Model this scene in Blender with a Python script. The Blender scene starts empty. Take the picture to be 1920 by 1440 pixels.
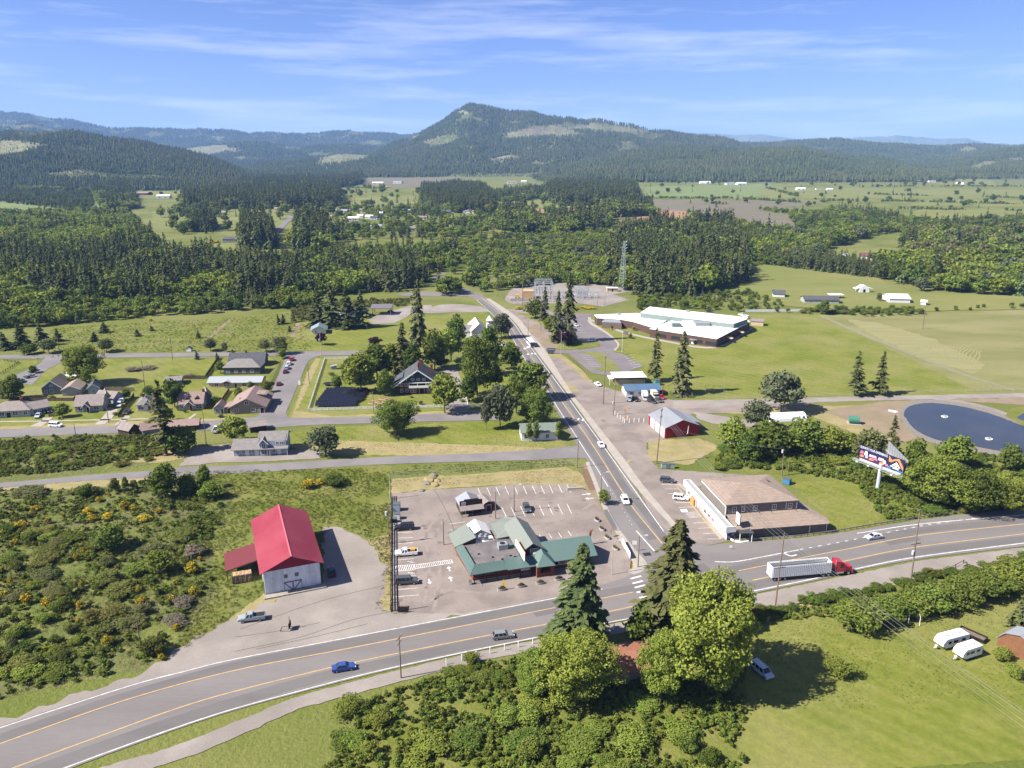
import bpy, bmesh, math, random
import numpy as np
from mathutils import Vector, Matrix, noise
from mathutils.geometry import tessellate_polygon
random.seed(7); RNG = np.random.default_rng(11)
SC = bpy.context.scene
COL = SC.collection
R = math.radians
# ------------------------------------------------------------------ camera
PITCH, FOC, CAMH = R(16.7), 1450.0, 100.0
cam_d = bpy.data.cameras.new('camera'); cam = bpy.data.objects.new('camera', cam_d); COL.objects.link(cam)
cam.location = (0, 0, CAMH); cam.rotation_euler = (R(90) - PITCH, 0, 0)
cam_d.sensor_width = 36; cam_d.lens = 36 * FOC / 1920; cam_d.clip_start = 1; cam_d.clip_end = 90000
SC.camera = cam
# ------------------------------------------------------------------ sky, sun, exposure
SUN_EL, SUN_AZ = R(44), R(17)            # light comes from the left of the view, a little from behind the camera
to_sun = Vector((-math.cos(SUN_AZ) * math.cos(SUN_EL), -math.sin(SUN_AZ) * math.cos(SUN_EL), math.sin(SUN_EL)))
W = bpy.data.worlds.new('World'); SC.world = W; W.use_nodes = True
nt = W.node_tree; nt.nodes.clear()
wo = nt.nodes.new('ShaderNodeOutputWorld'); bg = nt.nodes.new('ShaderNodeBackground')
sky = nt.nodes.new('ShaderNodeTexSky'); sky.sky_type = 'NISHITA'; sky.sun_disc = False
sky.sun_elevation = SUN_EL; sky.sun_rotation = math.atan2(to_sun.x, to_sun.y)
sky.altitude = 100; sky.air_density = 0.75; sky.dust_density = 0.5; sky.ozone_density = 3.0
bg.inputs['Strength'].default_value = 0.064
# thin high cloud streaks on the sky
tc = nt.nodes.new('ShaderNodeTexCoord'); mp = nt.nodes.new('ShaderNodeMapping')
mp.inputs['Scale'].default_value = (2.4, 2.4, 26)
nz = nt.nodes.new('ShaderNodeTexNoise'); nz.inputs['Scale'].default_value = 1.6; nz.inputs['Detail'].default_value = 7
nz.inputs['Roughness'].default_value = 0.58
rm = nt.nodes.new('ShaderNodeMapRange'); rm.inputs['From Min'].default_value = 0.47; rm.inputs['From Max'].default_value = 0.82
rm.inputs['To Max'].default_value = 0.55
mx = nt.nodes.new('ShaderNodeMixRGB'); mx.inputs['Color2'].default_value = (7.6, 7.8, 8.6, 1)
tint = nt.nodes.new('ShaderNodeMixRGB'); tint.blend_type = 'MULTIPLY'; tint.inputs['Fac'].default_value = 1
tint.inputs['Color2'].default_value = (0.66, 0.70, 1.02, 1)
L = nt.links.new
L(tc.outputs['Generated'], mp.inputs['Vector']); L(mp.outputs['Vector'], nz.inputs['Vector'])
L(nz.outputs['Fac'], rm.inputs['Value']); L(rm.outputs['Result'], mx.inputs['Fac'])
L(sky.outputs['Color'], tint.inputs['Color1']); L(tint.outputs['Color'], mx.inputs['Color1'])
L(mx.outputs['Color'], bg.inputs['Color']); L(bg.outputs['Background'], wo.inputs['Surface'])
sun_d = bpy.data.lights.new('sun', 'SUN'); sun_d.energy = 5.0; sun_d.angle = R(0.53); sun_d.color = (1.0, 0.95, 0.87)
sun = bpy.data.objects.new('sun', sun_d); COL.objects.link(sun)
sun.rotation_euler = to_sun.to_track_quat('Z', 'Y').to_euler(); sun.location = (-200, 0, 300)
SC.view_settings.view_transform = 'Standard'; SC.view_settings.look = 'None'
SC.view_settings.gamma = 1; SC.view_settings.use_curve_mapping = False; SC.view_settings.exposure = 1.3
SC.cycles.use_denoising = True; SC.cycles.max_bounces = 5; SC.cycles.diffuse_bounces = 3; SC.cycles.glossy_bounces = 2
SC.cycles.transmission_bounces = 3; SC.cycles.volume_bounces = 1; SC.cycles.transparent_max_bounces = 6
SC.cycles.use_adaptive_sampling = True; SC.cycles.adaptive_threshold = 0.015
# ------------------------------------------------------------------ pixel <-> world (traced positions on the ground plane)
CP, SP = math.cos(PITCH), math.sin(PITCH)
def ray(px, py):
 a, b = (px - 960) / FOC, (720 - py) / FOC
 return a, CP + b * SP, -SP + b * CP
def at(px, py, z=0.0):
 d = ray(px, py); t = (z - CAMH) / d[2]
 return Vector((d[0] * t, d[1] * t, z))
def zat(px, py, Y):                       # the point on the pixel's ray at ground distance Y
 d = ray(px, py); t = Y / d[1]
 return Vector((d[0] * t, Y, CAMH + d[2] * t))
def proj(X, Y, Z):
 dz = Z - CAMH; dep = Y * CP - dz * SP; up = Y * SP + dz * CP
 return 960 + FOC * X / dep, 720 - FOC * up / dep
def ht(base, ty):                         # height of an upright thing standing at world point base whose top shows at row ty
 return zat(960, ty, base.y).z
def inpoly(x, y, P):
 P = np.asarray(P, float); x = np.asarray(x, float); y = np.asarray(y, float)
 c = np.zeros(x.shape, bool); n = len(P); j = n - 1
 for i in range(n):
  yi, yj, xi, xj = P[i, 1], P[j, 1], P[i, 0], P[j, 0]
  if yi != yj:
   c ^= ((yi > y) != (yj > y)) & (x < (xj - xi) * (y - yi) / (yj - yi) + xi)
  j = i
 return c
# ------------------------------------------------------------------ materials
MATS = {}
def mat(name, c, c2=None, s=0.3, rough=0.85, c3=None, s3=0.05, k3=0.8, fine=0.12, fs=3.0, bump=0.0, bs=1.5, bd=0.1, spec=0.25,
  metal=0.0, rnd=0.0, lo=0.38, hi=0.62, stretch=None, wave=None):
 if name in MATS: return MATS[name]
 m = bpy.data.materials.new(name); m.use_nodes = True; t = m.node_tree; N = t.nodes.new; K = t.links.new
 b = t.nodes['Principled BSDF']; b.inputs['Roughness'].default_value = rough; b.inputs['Metallic'].default_value = metal
 b.inputs['Specular IOR Level'].default_value = spec
 tcn = N('ShaderNodeTexCoord'); src = tcn.outputs['Object']
 if stretch:
  mpn = N('ShaderNodeMapping'); mpn.inputs['Scale'].default_value = stretch[:3]
  if len(stretch) > 3: mpn.inputs['Rotation'].default_value = (0, 0, stretch[3])
  K(src, mpn.inputs['Vector']); src = mpn.outputs['Vector']
 def nse(sc, det=5, ro=0.6):
  n = N('ShaderNodeTexNoise'); n.inputs['Scale'].default_value = sc; n.inputs['Detail'].default_value = det
  n.inputs['Roughness'].default_value = ro; K(src, n.inputs['Vector']); return n.outputs['Fac']
 def mrange(v, a, bb, lo2, hi2):
  r = N('ShaderNodeMapRange'); r.inputs['From Min'].default_value = a; r.inputs['From Max'].default_value = bb
  r.inputs['To Min'].default_value = lo2; r.inputs['To Max'].default_value = hi2; K(v, r.inputs['Value']); return r.outputs['Result']
 def mixc(f, A, B, mode='MIX'):
  x = N('ShaderNodeMixRGB'); x.blend_type = mode
  if isinstance(f, (int, float)): x.inputs['Fac'].default_value = f
  else: K(f, x.inputs['Fac'])
  for i, v in (('Color1', A), ('Color2', B)):
   if isinstance(v, tuple): x.inputs[i].default_value = (*v[:3], 1)
   else: K(v, x.inputs[i])
  return x.outputs['Color']
 out = tuple(c)
 if c2 is not None: out = mixc(mrange(nse(s), lo, hi, 0, 1), out, tuple(c2))
 if c3 is not None: out = mixc(mrange(nse(s3), 0.45, 0.62, 0, k3), out, tuple(c3))
 if wave:
  w = N('ShaderNodeTexWave'); w.inputs['Scale'].default_value = wave[0]; w.inputs['Distortion'].default_value = wave[3] if len(wave) > 3 else 0
  w.bands_direction = wave[1]; K(tcn.outputs['Object'], w.inputs['Vector'])
  out = mixc(mrange(w.outputs['Fac'], 0, 1, 0, wave[2]), out, (0.02, 0.02, 0.02) if len(wave) < 5 else wave[4])
 if fine:
  f = mrange(nse(fs, 6, 0.7), 0.25, 0.75, 1 - fine, 1 + fine)
  h = N('ShaderNodeHueSaturation'); K(f, h.inputs['Value'])
  if isinstance(out, tuple): h.inputs['Color'].default_value = (*out, 1)
  else: K(out, h.inputs['Color'])
  out = h.outputs['Color']
 if rnd:
  oi = N('ShaderNodeObjectInfo'); h = N('ShaderNodeHueSaturation')
  K(mrange(oi.outputs['Random'], 0, 1, 1 - rnd, 1 + rnd), h.inputs['Value'])
  if isinstance(out, tuple): h.inputs['Color'].default_value = (*out, 1)
  else: K(out, h.inputs['Color'])
  out = h.outputs['Color']
 if isinstance(out, tuple): b.inputs['Base Color'].default_value = (*out[:3], 1)
 else: K(out, b.inputs['Base Color'])
 if bump:
  bn = N('ShaderNodeBump'); bn.inputs['Strength'].default_value = bump; bn.inputs['Distance'].default_value = bd
  K(nse(bs, 4, 0.65), bn.inputs['Height']); K(bn.outputs['Normal'], b.inputs['Normal'])
 MATS[name] = m; return m
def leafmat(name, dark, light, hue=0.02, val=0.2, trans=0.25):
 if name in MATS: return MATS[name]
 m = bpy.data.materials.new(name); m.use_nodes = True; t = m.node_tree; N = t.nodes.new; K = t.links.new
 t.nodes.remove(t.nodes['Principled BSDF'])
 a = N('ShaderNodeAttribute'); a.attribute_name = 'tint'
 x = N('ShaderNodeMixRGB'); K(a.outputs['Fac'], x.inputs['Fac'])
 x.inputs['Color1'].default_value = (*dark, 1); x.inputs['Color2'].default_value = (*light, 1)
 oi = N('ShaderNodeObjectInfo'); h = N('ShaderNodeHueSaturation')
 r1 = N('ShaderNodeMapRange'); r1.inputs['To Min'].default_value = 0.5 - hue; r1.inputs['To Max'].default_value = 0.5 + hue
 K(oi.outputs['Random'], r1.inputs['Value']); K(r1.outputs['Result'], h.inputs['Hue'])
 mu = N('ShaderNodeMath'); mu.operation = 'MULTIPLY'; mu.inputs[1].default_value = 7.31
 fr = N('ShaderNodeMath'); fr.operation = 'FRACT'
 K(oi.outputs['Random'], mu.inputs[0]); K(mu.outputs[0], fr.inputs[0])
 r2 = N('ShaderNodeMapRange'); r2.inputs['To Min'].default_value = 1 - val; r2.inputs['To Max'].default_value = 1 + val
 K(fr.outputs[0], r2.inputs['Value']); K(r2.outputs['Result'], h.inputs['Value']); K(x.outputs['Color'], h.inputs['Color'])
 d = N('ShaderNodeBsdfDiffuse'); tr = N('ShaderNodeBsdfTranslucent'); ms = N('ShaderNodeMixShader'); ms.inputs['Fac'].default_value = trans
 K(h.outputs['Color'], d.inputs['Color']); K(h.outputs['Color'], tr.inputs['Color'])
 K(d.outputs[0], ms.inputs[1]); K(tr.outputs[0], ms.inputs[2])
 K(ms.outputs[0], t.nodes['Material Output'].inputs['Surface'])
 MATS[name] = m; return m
# ------------------------------------------------------------------ mesh helpers
class MB:
 def __init__(s): s.v = []; s.f = []; s.m = []
 def poly(s, pts, m=0):
  i = len(s.v); s.v += [tuple(p) for p in pts]; s.f.append(tuple(range(i, i + len(pts)))); s.m.append(m); return s
 def box(s, x0, x1, y0, y1, z0, z1, m=0):
  i = len(s.v)
  s.v += [(x0, y0, z0), (x1, y0, z0), (x1, y1, z0), (x0, y1, z0), (x0, y0, z1), (x1, y0, z1), (x1, y1, z1), (x0, y1, z1)]
  for f in ((0, 3, 2, 1), (4, 5, 6, 7), (0, 1, 5, 4), (1, 2, 6, 5), (2, 3, 7, 6), (3, 0, 4, 7)):
   s.f.append(tuple(i + k for k in f)); s.m.append(m)
  return s
 def slab(s, pts, th, m=0):             # a flat polygon given a thickness downwards
  n = len(pts); i = len(s.v); s.v += [tuple(p) for p in pts] + [(p[0], p[1], p[2] - th) for p in pts]
  s.f.append(tuple(range(i, i + n))); s.f.append(tuple(range(i + 2 * n - 1, i + n - 1, -1))); s.m += [m, m]
  for k in range(n):
   q = (k + 1) % n; s.f.append((i + k, i + n + k, i + n + q, i + q)); s.m.append(m)
  return s
 def prism(s, poly2, z0, z1, m=0, mtop=None):
  n = len(poly2); i = len(s.v)
  s.v += [(p[0], p[1], z0) for p in poly2] + [(p[0], p[1], z1) for p in poly2]
  s.f.append(tuple(range(i + n, i + 2 * n))); s.m.append(m if mtop is None else mtop)
  for k in range(n):
   q = (k + 1) % n; s.f.append((i + k, i + q, i + n + q, i + n + k)); s.m.append(m)
  return s
 def tube(s, p, q, r0, r1=None, n=6, m=0):
  r1 = r0 if r1 is None else r1; p, q = Vector(p), Vector(q); d = (q - p).normalized()
  a = d.orthogonal().normalized(); b = d.cross(a); i = len(s.v)
  for c, r in ((p, r0), (q, r1)):
   for k in range(n):
    t = 2 * math.pi * k / n; s.v.append(tuple(c + (a * math.cos(t) + b * math.sin(t)) * r))
  for k in range(n):
   l = (k + 1) % n; s.f.append((i + k, i + l, i + n + l, i + n + k)); s.m.append(m)
  s.f.append(tuple(range(i + n - 1, i - 1, -1))); s.f.append(tuple(range(i + n, i + 2 * n))); s.m += [m, m]
  return s
 def bar(s, p, q, w, h, m=0):           # a rectangular bar from p to q
  p, q = Vector(p), Vector(q); d = (q - p).normalized()
  side = d.cross(Vector((0, 0, 1)))
  side = Vector((1, 0, 0)) if side.length < 1e-3 else side.normalized()
  up = side.cross(d).normalized(); i = len(s.v)
  for c in (p, q):
   for a, b in ((-1, -1), (1, -1), (1, 1), (-1, 1)): s.v.append(tuple(c + side * (a * w / 2) + up * (b * h / 2)))
  for f in ((3, 2, 1, 0), (4, 5, 6, 7), (0, 1, 5, 4), (1, 2, 6, 5), (2, 3, 7, 6), (3, 0, 4, 7)):
   s.f.append(tuple(i + k for k in f)); s.m.append(m)
  return s
 def mesh(s, name, mats):
  me = bpy.data.meshes.new(name); me.from_pydata(s.v, [], s.f)
  for x in (mats if isinstance(mats, (list, tuple)) else [mats]): me.materials.append(x)
  if any(s.m): me.polygons.foreach_set('material_index', s.m)
  me.update(); return me
def link(name, me, parent=None, **kw):
 o = bpy.data.objects.new(name, me); COL.objects.link(o)
 if parent is not None: o.parent = parent
 for k, v in kw.items(): o[k] = v
 return o
def obj(name, mb, mats, parent=None, **kw): return link(name, mb.mesh(name, mats), parent, **kw)
def thing(name, label, cat, loc=(0, 0, 0), yaw=0, group=None, me=None):
 o = bpy.data.objects.new(name, me); COL.objects.link(o); o.location = loc; o.rotation_euler = (0, 0, yaw)
 o['label'] = label; o['category'] = cat
 if group: o['group'] = group
 if me is None: o.empty_display_size = 0.5
 return o
def tag(o, label, cat, group=None):
 o['label'] = label; o['category'] = cat
 if group: o['group'] = group
 return o
def dup(root, loc, yaw=0, label=None, scale=None, name=None, swap=None):
 r = root.copy(); COL.objects.link(r); r.location = loc; r.rotation_euler = (0, 0, yaw)
 if scale is not None: r.scale = scale if hasattr(scale, '__len__') else (scale,) * 3
 if label: r['label'] = label
 for ch in root.children:
  c = ch.copy(); COL.objects.link(c); c.parent = r
  for g in ch.children:
   d = g.copy(); COL.objects.link(d); d.parent = c
 return r
def smooth(pts, n=6):
 if len(pts) < 3: return list(pts)
 P = [pts[0] * 2 - pts[1]] + list(pts) + [pts[-1] * 2 - pts[-2]]; out = []
 for i in range(1, len(P) - 2):
  a, b, c, d = P[i - 1], P[i], P[i + 1], P[i + 2]
  for k in range(n):
   t = k / n
   out.append(0.5 * ((2 * b) + (c - a) * t + (2 * a - 5 * b + 4 * c - d) * t * t + (3 * b - a - 3 * c + d) * t ** 3))
 out.append(P[-2]); return out
def rough_edge(pts, step, jit):
 out = []
 for i, p in enumerate(pts):
  q = pts[(i + 1) % len(pts)]; L_ = (q - p).length; n = min(400, max(1, int(L_ / step)))
  nrm = Vector((-(q - p).y, (q - p).x, 0)).normalized() if L_ > 1e-6 else Vector()
  for k in range(n):
   w = p.lerp(q, k / n); e = noise.noise(w * (0.35 / max(jit, .2))) * 1.3 + noise.noise(w * (1.3 / max(jit, .2))) * 0.7
   out.append(w + nrm * e * jit)
 return out
def flat(name, W3, z, m, parent=None, kind='structure'):
 mb = MB().poly([(p.x, p.y, z) for p in W3]); me = mb.mesh(name, m)
 if me.polygons[0].normal.z < 0: me.flip_normals()
 o = link(name, me, parent)
 if kind and parent is None: o['kind'] = kind
 return o
def sheet(name, px, m, z, jit=0.5, step=1.2, parent=None, sm=0):
 P = [at(*p) for p in px]
 if sm: P = smooth(P + [P[0]], sm)[:-1]
 if jit: P = rough_edge(P, step, jit)
 return flat(name, P, z, m, parent)
def band(name, A, B, m, z, jit=0.12, parent=None):   # a road traced by its two edges
 a = smooth([at(*p) for p in A], 5); b = smooth([at(*p) for p in B], 5)
 P = a + b[::-1]
 if jit: P = rough_edge(P, 1.5, jit)
 return flat(name, P, z, m, parent)
def ribbon(pts, w, z):
 mb = MB(); n = len(pts); Lp, Rp = [], []
 for i, p in enumerate(pts):
  d = (pts[min(i + 1, n - 1)] - pts[max(i - 1, 0)]); d.z = 0; d.normalize(); s = Vector((-d.y, d.x, 0)) * (w / 2)
  Lp.append((p.x + s.x, p.y + s.y, z)); Rp.append((p.x - s.x, p.y - s.y, z))
 for i in range(n - 1): mb.poly([Rp[i], Rp[i + 1], Lp[i + 1], Lp[i]])
 return mb
def line(name, px, w, m, z, parent, dash=None):
 P = smooth([at(*p) for p in px], 8)
 if not dash: return obj(name, ribbon(P, w, z), m, parent)
 on, off = dash; run = 0; cur = []; outs = []
 for a, b in zip(P[:-1], P[1:]):
  n = max(1, int((b - a).length / 0.3))
  for k in range(n):
   q = a.lerp(b, k / n); run += (b - a).length / n
   if run % (on + off) < on: cur.append(q)
   else:
    if len(cur) > 1: outs.append(cur)
    cur = []
 for c in outs: obj(name, ribbon([c[0], c[-1]], w, z), m, parent)
def stripe(name, a, b, w, m, z, parent): return obj(name, ribbon([at(*a), at(*b)], w, z), m, parent)
# ------------------------------------------------------------------ ground materials (real base colours)
G = dict(
 meadow=mat('meadow_grass', (.088, .110, .020), (.124, .134, .032), s=.03, c3=(.17, .16, .06), s3=.012, k3=.6, fine=.22, fs=1.3, bump=.8, bs=.9, bd=.5, spec=.1),
 lawn=mat('lawn_grass', (.096, .120, .013), (.142, .148, .030), s=.07, c3=(.178, .166, .062), s3=.03, k3=.6, fine=.22, fs=.7, bump=.35, bs=1.4, bd=.25, spec=.1, wave=(.10, 'DIAGONAL', .26, 3, (.19, .185, .05))),
 lush=mat('lush_grass', (.098, .116, .018), (.138, .138, .032), s=.08, c3=(.15, .155, .05), s3=.04, k3=.5, fine=.2, fs=1.2, bump=.7, bs=.9, bd=.45, spec=.1),
 hay=mat('hay_meadow', (.128, .134, .042), (.165, .155, .062), s=.03, c3=(.20, .185, .082), s3=.02, k3=.75, fine=.16, fs=.9, bump=.5, bs=.7, bd=.4, spec=.1, stretch=(.55, 1.6, 1, R(-20))),
 pale=mat('pasture_grass', (.130, .143, .036), (.170, .163, .056), s=.015, c3=(.115, .14, .04), s3=.008, k3=.6, fine=.12, fs=.4, spec=.1, stretch=(.5, 1.5, 1)),
 dry=mat('dry_grass', (.265, .212, .110), (.215, .185, .082), s=.25, c3=(.15, .145, .05), s3=.10, k3=.35, fine=.2, fs=1.6, bump=.5, bs=1.5, bd=.2, spec=.1),
 wild=mat('wild_growth', (.088, .108, .024), (.125, .135, .034), s=.12, c3=(.12, .105, .055), s3=.08, k3=.6, fine=.3, fs=.9, bump=1, bs=.8, bd=.6, spec=.1),
 gravel=mat('gravel', (.205, .178, .156), (.245, .216, .190), s=.09, c3=(.165, .142, .125), s3=.05, k3=.6, fine=.12, fs=2.5, bump=.15, bs=5, bd=.05, spec=.15),
 lot=mat('worn_paving', (.198, .164, .142), (.225, .189, .164), s=.07, c3=(.150, .124, .110), s3=.10, k3=.8, fine=.14, fs=2.5, spec=.15),
 tarmac=mat('street_tarmac', (.150, .137, .134), (.176, .161, .155), s=.1, c3=(.115, .107, .108), s3=.06, k3=.5, fine=.08, fs=2, spec=.2),
 road=mat('highway_asphalt', (.140, .126, .119), (.158, .143, .135), s=.08, c3=(.172, .156, .147), s3=.05, k3=.6, fine=.07, fs=2, spec=.2, stretch=(.25, 1.2, 1, R(17))),
 lane=mat('worn_lane_asphalt', (.112, .103, .099), (.128, .118, .112), s=.12, fine=.07, fs=2, spec=.2, stretch=(.25, 1.2, 1, R(17))),
 dark=mat('parking_asphalt', (.135, .118, .120), (.158, .138, .136), s=.1, fine=.08, fs=2, spec=.2),
 concrete=mat('concrete', (.27, .24, .205), (.31, .275, .235), s=.3, fine=.1, fs=2, spec=.2),
 dirt=mat('bare_dirt', (.22, .165, .115), (.185, .140, .098), s=.12, c3=(.16, .15, .07), s3=.08, k3=.5, fine=.15, fs=1.5, spec=.1),
 earth=mat('red_earth', (.27, .155, .09), (.22, .135, .085), s=.02, fine=.15, fs=.2, spec=.1),
 plow=mat('brown_field', (.135, .112, .080), (.115, .110, .062), s=.012, c3=(.15, .13, .095), s3=.03, fine=.12, fs=.2, spec=.1, stretch=(.4, 1.5, 1)),
 young=mat('plantation_field', (.115, .15, .045), (.15, .175, .065), s=.02, fine=.25, fs=.25, spec=.1),
 mulch=mat('bark_mulch', (.16, .105, .06), (.12, .085, .055), s=.5, fine=.2, spec=.1),
 rock=mat('bank_stone', (.20, .175, .145), (.15, .135, .115), s=1.2, fine=.3, fs=2, bump=.8, bs=1.5, bd=.3, spec=.15),
)
WHITE = mat('road_paint_white', (.60, .59, .57), (.40, .385, .37), s=.8, fine=.06, spec=.2)
YEL = mat('road_paint_yellow', (.46, .29, .11), (.33, .24, .13), s=.8, fine=.06, spec=.2)
# ground to the horizon
flat('ground', [Vector((-15000, -60, 0)), Vector((15000, -60, 0)), Vector((15000, 16000, 0)), Vector((-15000, 16000, 0))], 0, G['meadow'])
# ---- far valley fields
FAR = [
 ('field', [(655, 345), (700, 331), (850, 327), (872, 345), (760, 352)], 'plow'),
 ('field', [(0, 398), (0, 362), (160, 365), (190, 388), (150, 402)], 'young'),
 ('field', [(288, 432), (285, 396), (545, 393), (560, 410), (510, 430)], 'pale'),
 ('field', [(250, 372), (255, 352), (370, 348), (372, 372)], 'pale'),
 ('field', [(395, 470), (370, 458), (520, 452), (560, 464), (470, 478)], 'pale'),
 ('field', [(700, 432), (620, 440), (770, 418), (820, 424)], 'pale'),
 ('field', [(650, 372), (780, 366), (785, 382), (660, 388)], 'pale'),
 ('field', [(930, 392), (940, 366), (1090, 372), (1130, 390)], 'pale'),
 ('field', [(1200, 372), (1210, 350), (1440, 345), (1500, 360), (1380, 372)], 'young'),
 ('field', [(1440, 372), (1420, 352), (1620, 352), (1930, 356), (1930, 372)], 'pale'),
 ('field', [(1222, 395), (1225, 375), (1560, 378), (1420, 396), (1330, 398)], 'plow'),
 ('field', [(1300, 398), (1420, 396), (1600, 420), (1490, 432), (1410, 424)], 'plow'),
 ('field', [(1700, 386), (1740, 374), (1930, 376), (1930, 388)], 'pale'),
 ('field', [(1640, 416), (1730, 392), (1930, 391), (1930, 410), (1790, 420)], 'pale'),
 ('field', [(1400, 428), (1540, 432), (1640, 440), (1420, 436)], 'pale'),
 ('field', [(1660, 342), (1690, 333), (1860, 338), (1870, 348)], 'pale'),
 ('bare_ground', [(968, 416), (972, 393), (1135, 391), (1290, 396), (1288, 414), (1210, 412), (1080, 404), (1020, 418)], 'earth'),
 ('field', [(1385, 560), (1378, 492), (1500, 502), (1640, 520), (1700, 548), (1930, 556), (1930, 580), (1640, 585), (1480, 575)], 'pale'),
 ('field', [(1530, 492), (1555, 466), (1700, 466), (1720, 490), (1640, 498)], 'pale'),
]
for k, (n, P, m) in enumerate(FAR): sheet(n, P, G[m], 0.10 + k * 0.012, jit=3, step=12)
band('road', [(508, 438), (536, 412), (552, 397)], [(522, 438), (546, 412), (558, 397)], G['tarmac'], .4, .5)
# ---- village green areas
sheet('meadow', [(60, 672), (100, 612), (250, 604), (420, 596), (560, 582), (640, 580), (590, 656), (500, 659), (220, 662)], G['lush'], .02, 1.5, 3)
sheet('lawn', [(545, 657), (556, 605), (700, 598), (760, 590), (830, 592), (900, 575), (925, 600), (955, 640), (930, 660), (750, 660), (650, 658)], G['lawn'], .035, 1, 2)
sheet('field', [(1170, 655), (1105, 607), (1250, 590), (1500, 590), (1930, 578), (1930, 738), (1500, 746), (1285, 752), (1225, 722), (1180, 720), (1205, 690)], G['lawn'], .035, 1, 3)
sheet('hay_field', [(1530, 592), (1930, 580), (1930, 738), (1840, 738), (1700, 672), (1610, 625)], G['hay'], .05, 1.5, 3)
sheet('lawn', [(540, 785), (590, 672), (660, 670), (800, 672), (950, 690), (985, 745), (905, 772), (700, 782)], G['lawn'], .03, .6, 1.5)
sheet('lawn', [(545, 850), (540, 812), (640, 800), (800, 795), (955, 790), (1040, 800), (1062, 836), (1050, 846), (880, 852), (700, 858)], G['lawn'], .03, .6, 1.5)
sheet('lawn', [(0, 800), (0, 770), (60, 700), (115, 670), (210, 673), (330, 671), (505, 669), (520, 680), (470, 780), (250, 797), (120, 801)], G['lawn'], .025, .6, 1.5)
sheet('lawn', [(0, 700), (0, 676), (70, 676), (66, 686)], G['lawn'], .03, .5, 1.5)
sheet('meadow', [(330, 880), (700, 872), (735, 874), (735, 1145), (700, 1140), (722, 1060), (690, 1010), (640, 990), (605, 992), (460, 1070), (420, 1165), (340, 1225), (320, 1100), (300, 960)], G['lush'], .02, 1.2, 1.5)
sheet('wild_ground', [(-60, 890), (180, 905), (330, 884), (420, 900), (440, 960), (400, 1010), (410, 1100), (340, 1210), (270, 1258), (-100, 1330), (-160, 1200)], G['wild'], .03, 1.2, 1.5)
sheet('wild_ground', [(-40, 905), (-40, 826), (110, 818), (340, 812), (372, 836), (330, 862), (200, 885)], G['wild'], .035, .8, 1.2)
sheet('wild_ground', [(1330, 880), (1340, 838), (1480, 800), (1600, 812), (1700, 850), (1930, 850), (1930, 958), (1760, 978), (1620, 990), (1570, 985), (1470, 890)], G['lush'], .03, .8, 1.4)
sheet('lawn', [(1480, 905), (1600, 900), (1660, 952), (1640, 985), (1570, 1000), (1540, 960)], G['lawn'], .05, .6, 1.2)
sheet('lawn', [(1415, 1170), (1540, 1150), (1660, 1165), (1930, 1110), (1990, 1420), (1380, 1460), (1400, 1250)], G['lawn'], .03, .6, 1.2)
sheet('wild_ground', [(700, 1300), (860, 1262), (1040, 1228), (1150, 1200), (1420, 1155), (1400, 1250), (1380, 1470), (600, 1500)], G['lush'], .02, .8, 1.2)
for P, z in (([(733, 926), (734, 898), (900, 888), (1060, 876), (1092, 890), (1110, 932), (1080, 912), (960, 908), (800, 918)], .055),
    ([(420, 1168), (500, 1110), (606, 1098), (640, 1098), (520, 1124), (440, 1180), (350, 1225)], .05),
    ([(690, 1012), (735, 1000), (735, 1148), (700, 1142), (724, 1060)], .06),
    ([(0, 925), (0, 915), (180, 900), (290, 893), (292, 902), (180, 914)], .06),
    ([(200, 866), (300, 850), (345, 838), (380, 836), (360, 856), (300, 868)], .06),
    ([(1290, 752), (1400, 756), (1480, 762), (1640, 760), (1700, 800), (1690, 830), (1600, 812), (1520, 780), (1390, 776), (1310, 772)], .05),
    ([(1212, 862), (1216, 826), (1312, 822), (1350, 838), (1290, 872)], .05),
    ([(545, 786), (575, 700), (592, 672), (600, 674), (585, 710), (556, 770), (620, 780), (900, 768), (905, 774), (700, 786)], .05),
    ([(205, 803), (500, 795), (490, 782), (250, 790), (0, 800), (0, 806)], .045),
    ([(1100, 1310), (1160, 1230), (1420, 1150), (1560, 1105), (1740, 1070), (1930, 1030), (1930, 1040), (1740, 1082), (1560, 1122), (1440, 1165), (1200, 1240)], .045),
    ([(545, 835), (640, 826), (760, 830), (1000, 838), (1050, 846), (800, 855), (560, 850)], .045)):
 sheet('verge', P, G['dry'], z, .7, 1.2)
sheet('bare_ground', [(1540, 770), (1660, 752), (1930, 745), (1930, 760), (1790, 752), (1700, 768), (1690, 790), (1720, 822), (1690, 830), (1620, 800)], G['dirt'], .055, .8, 1.5)
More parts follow.
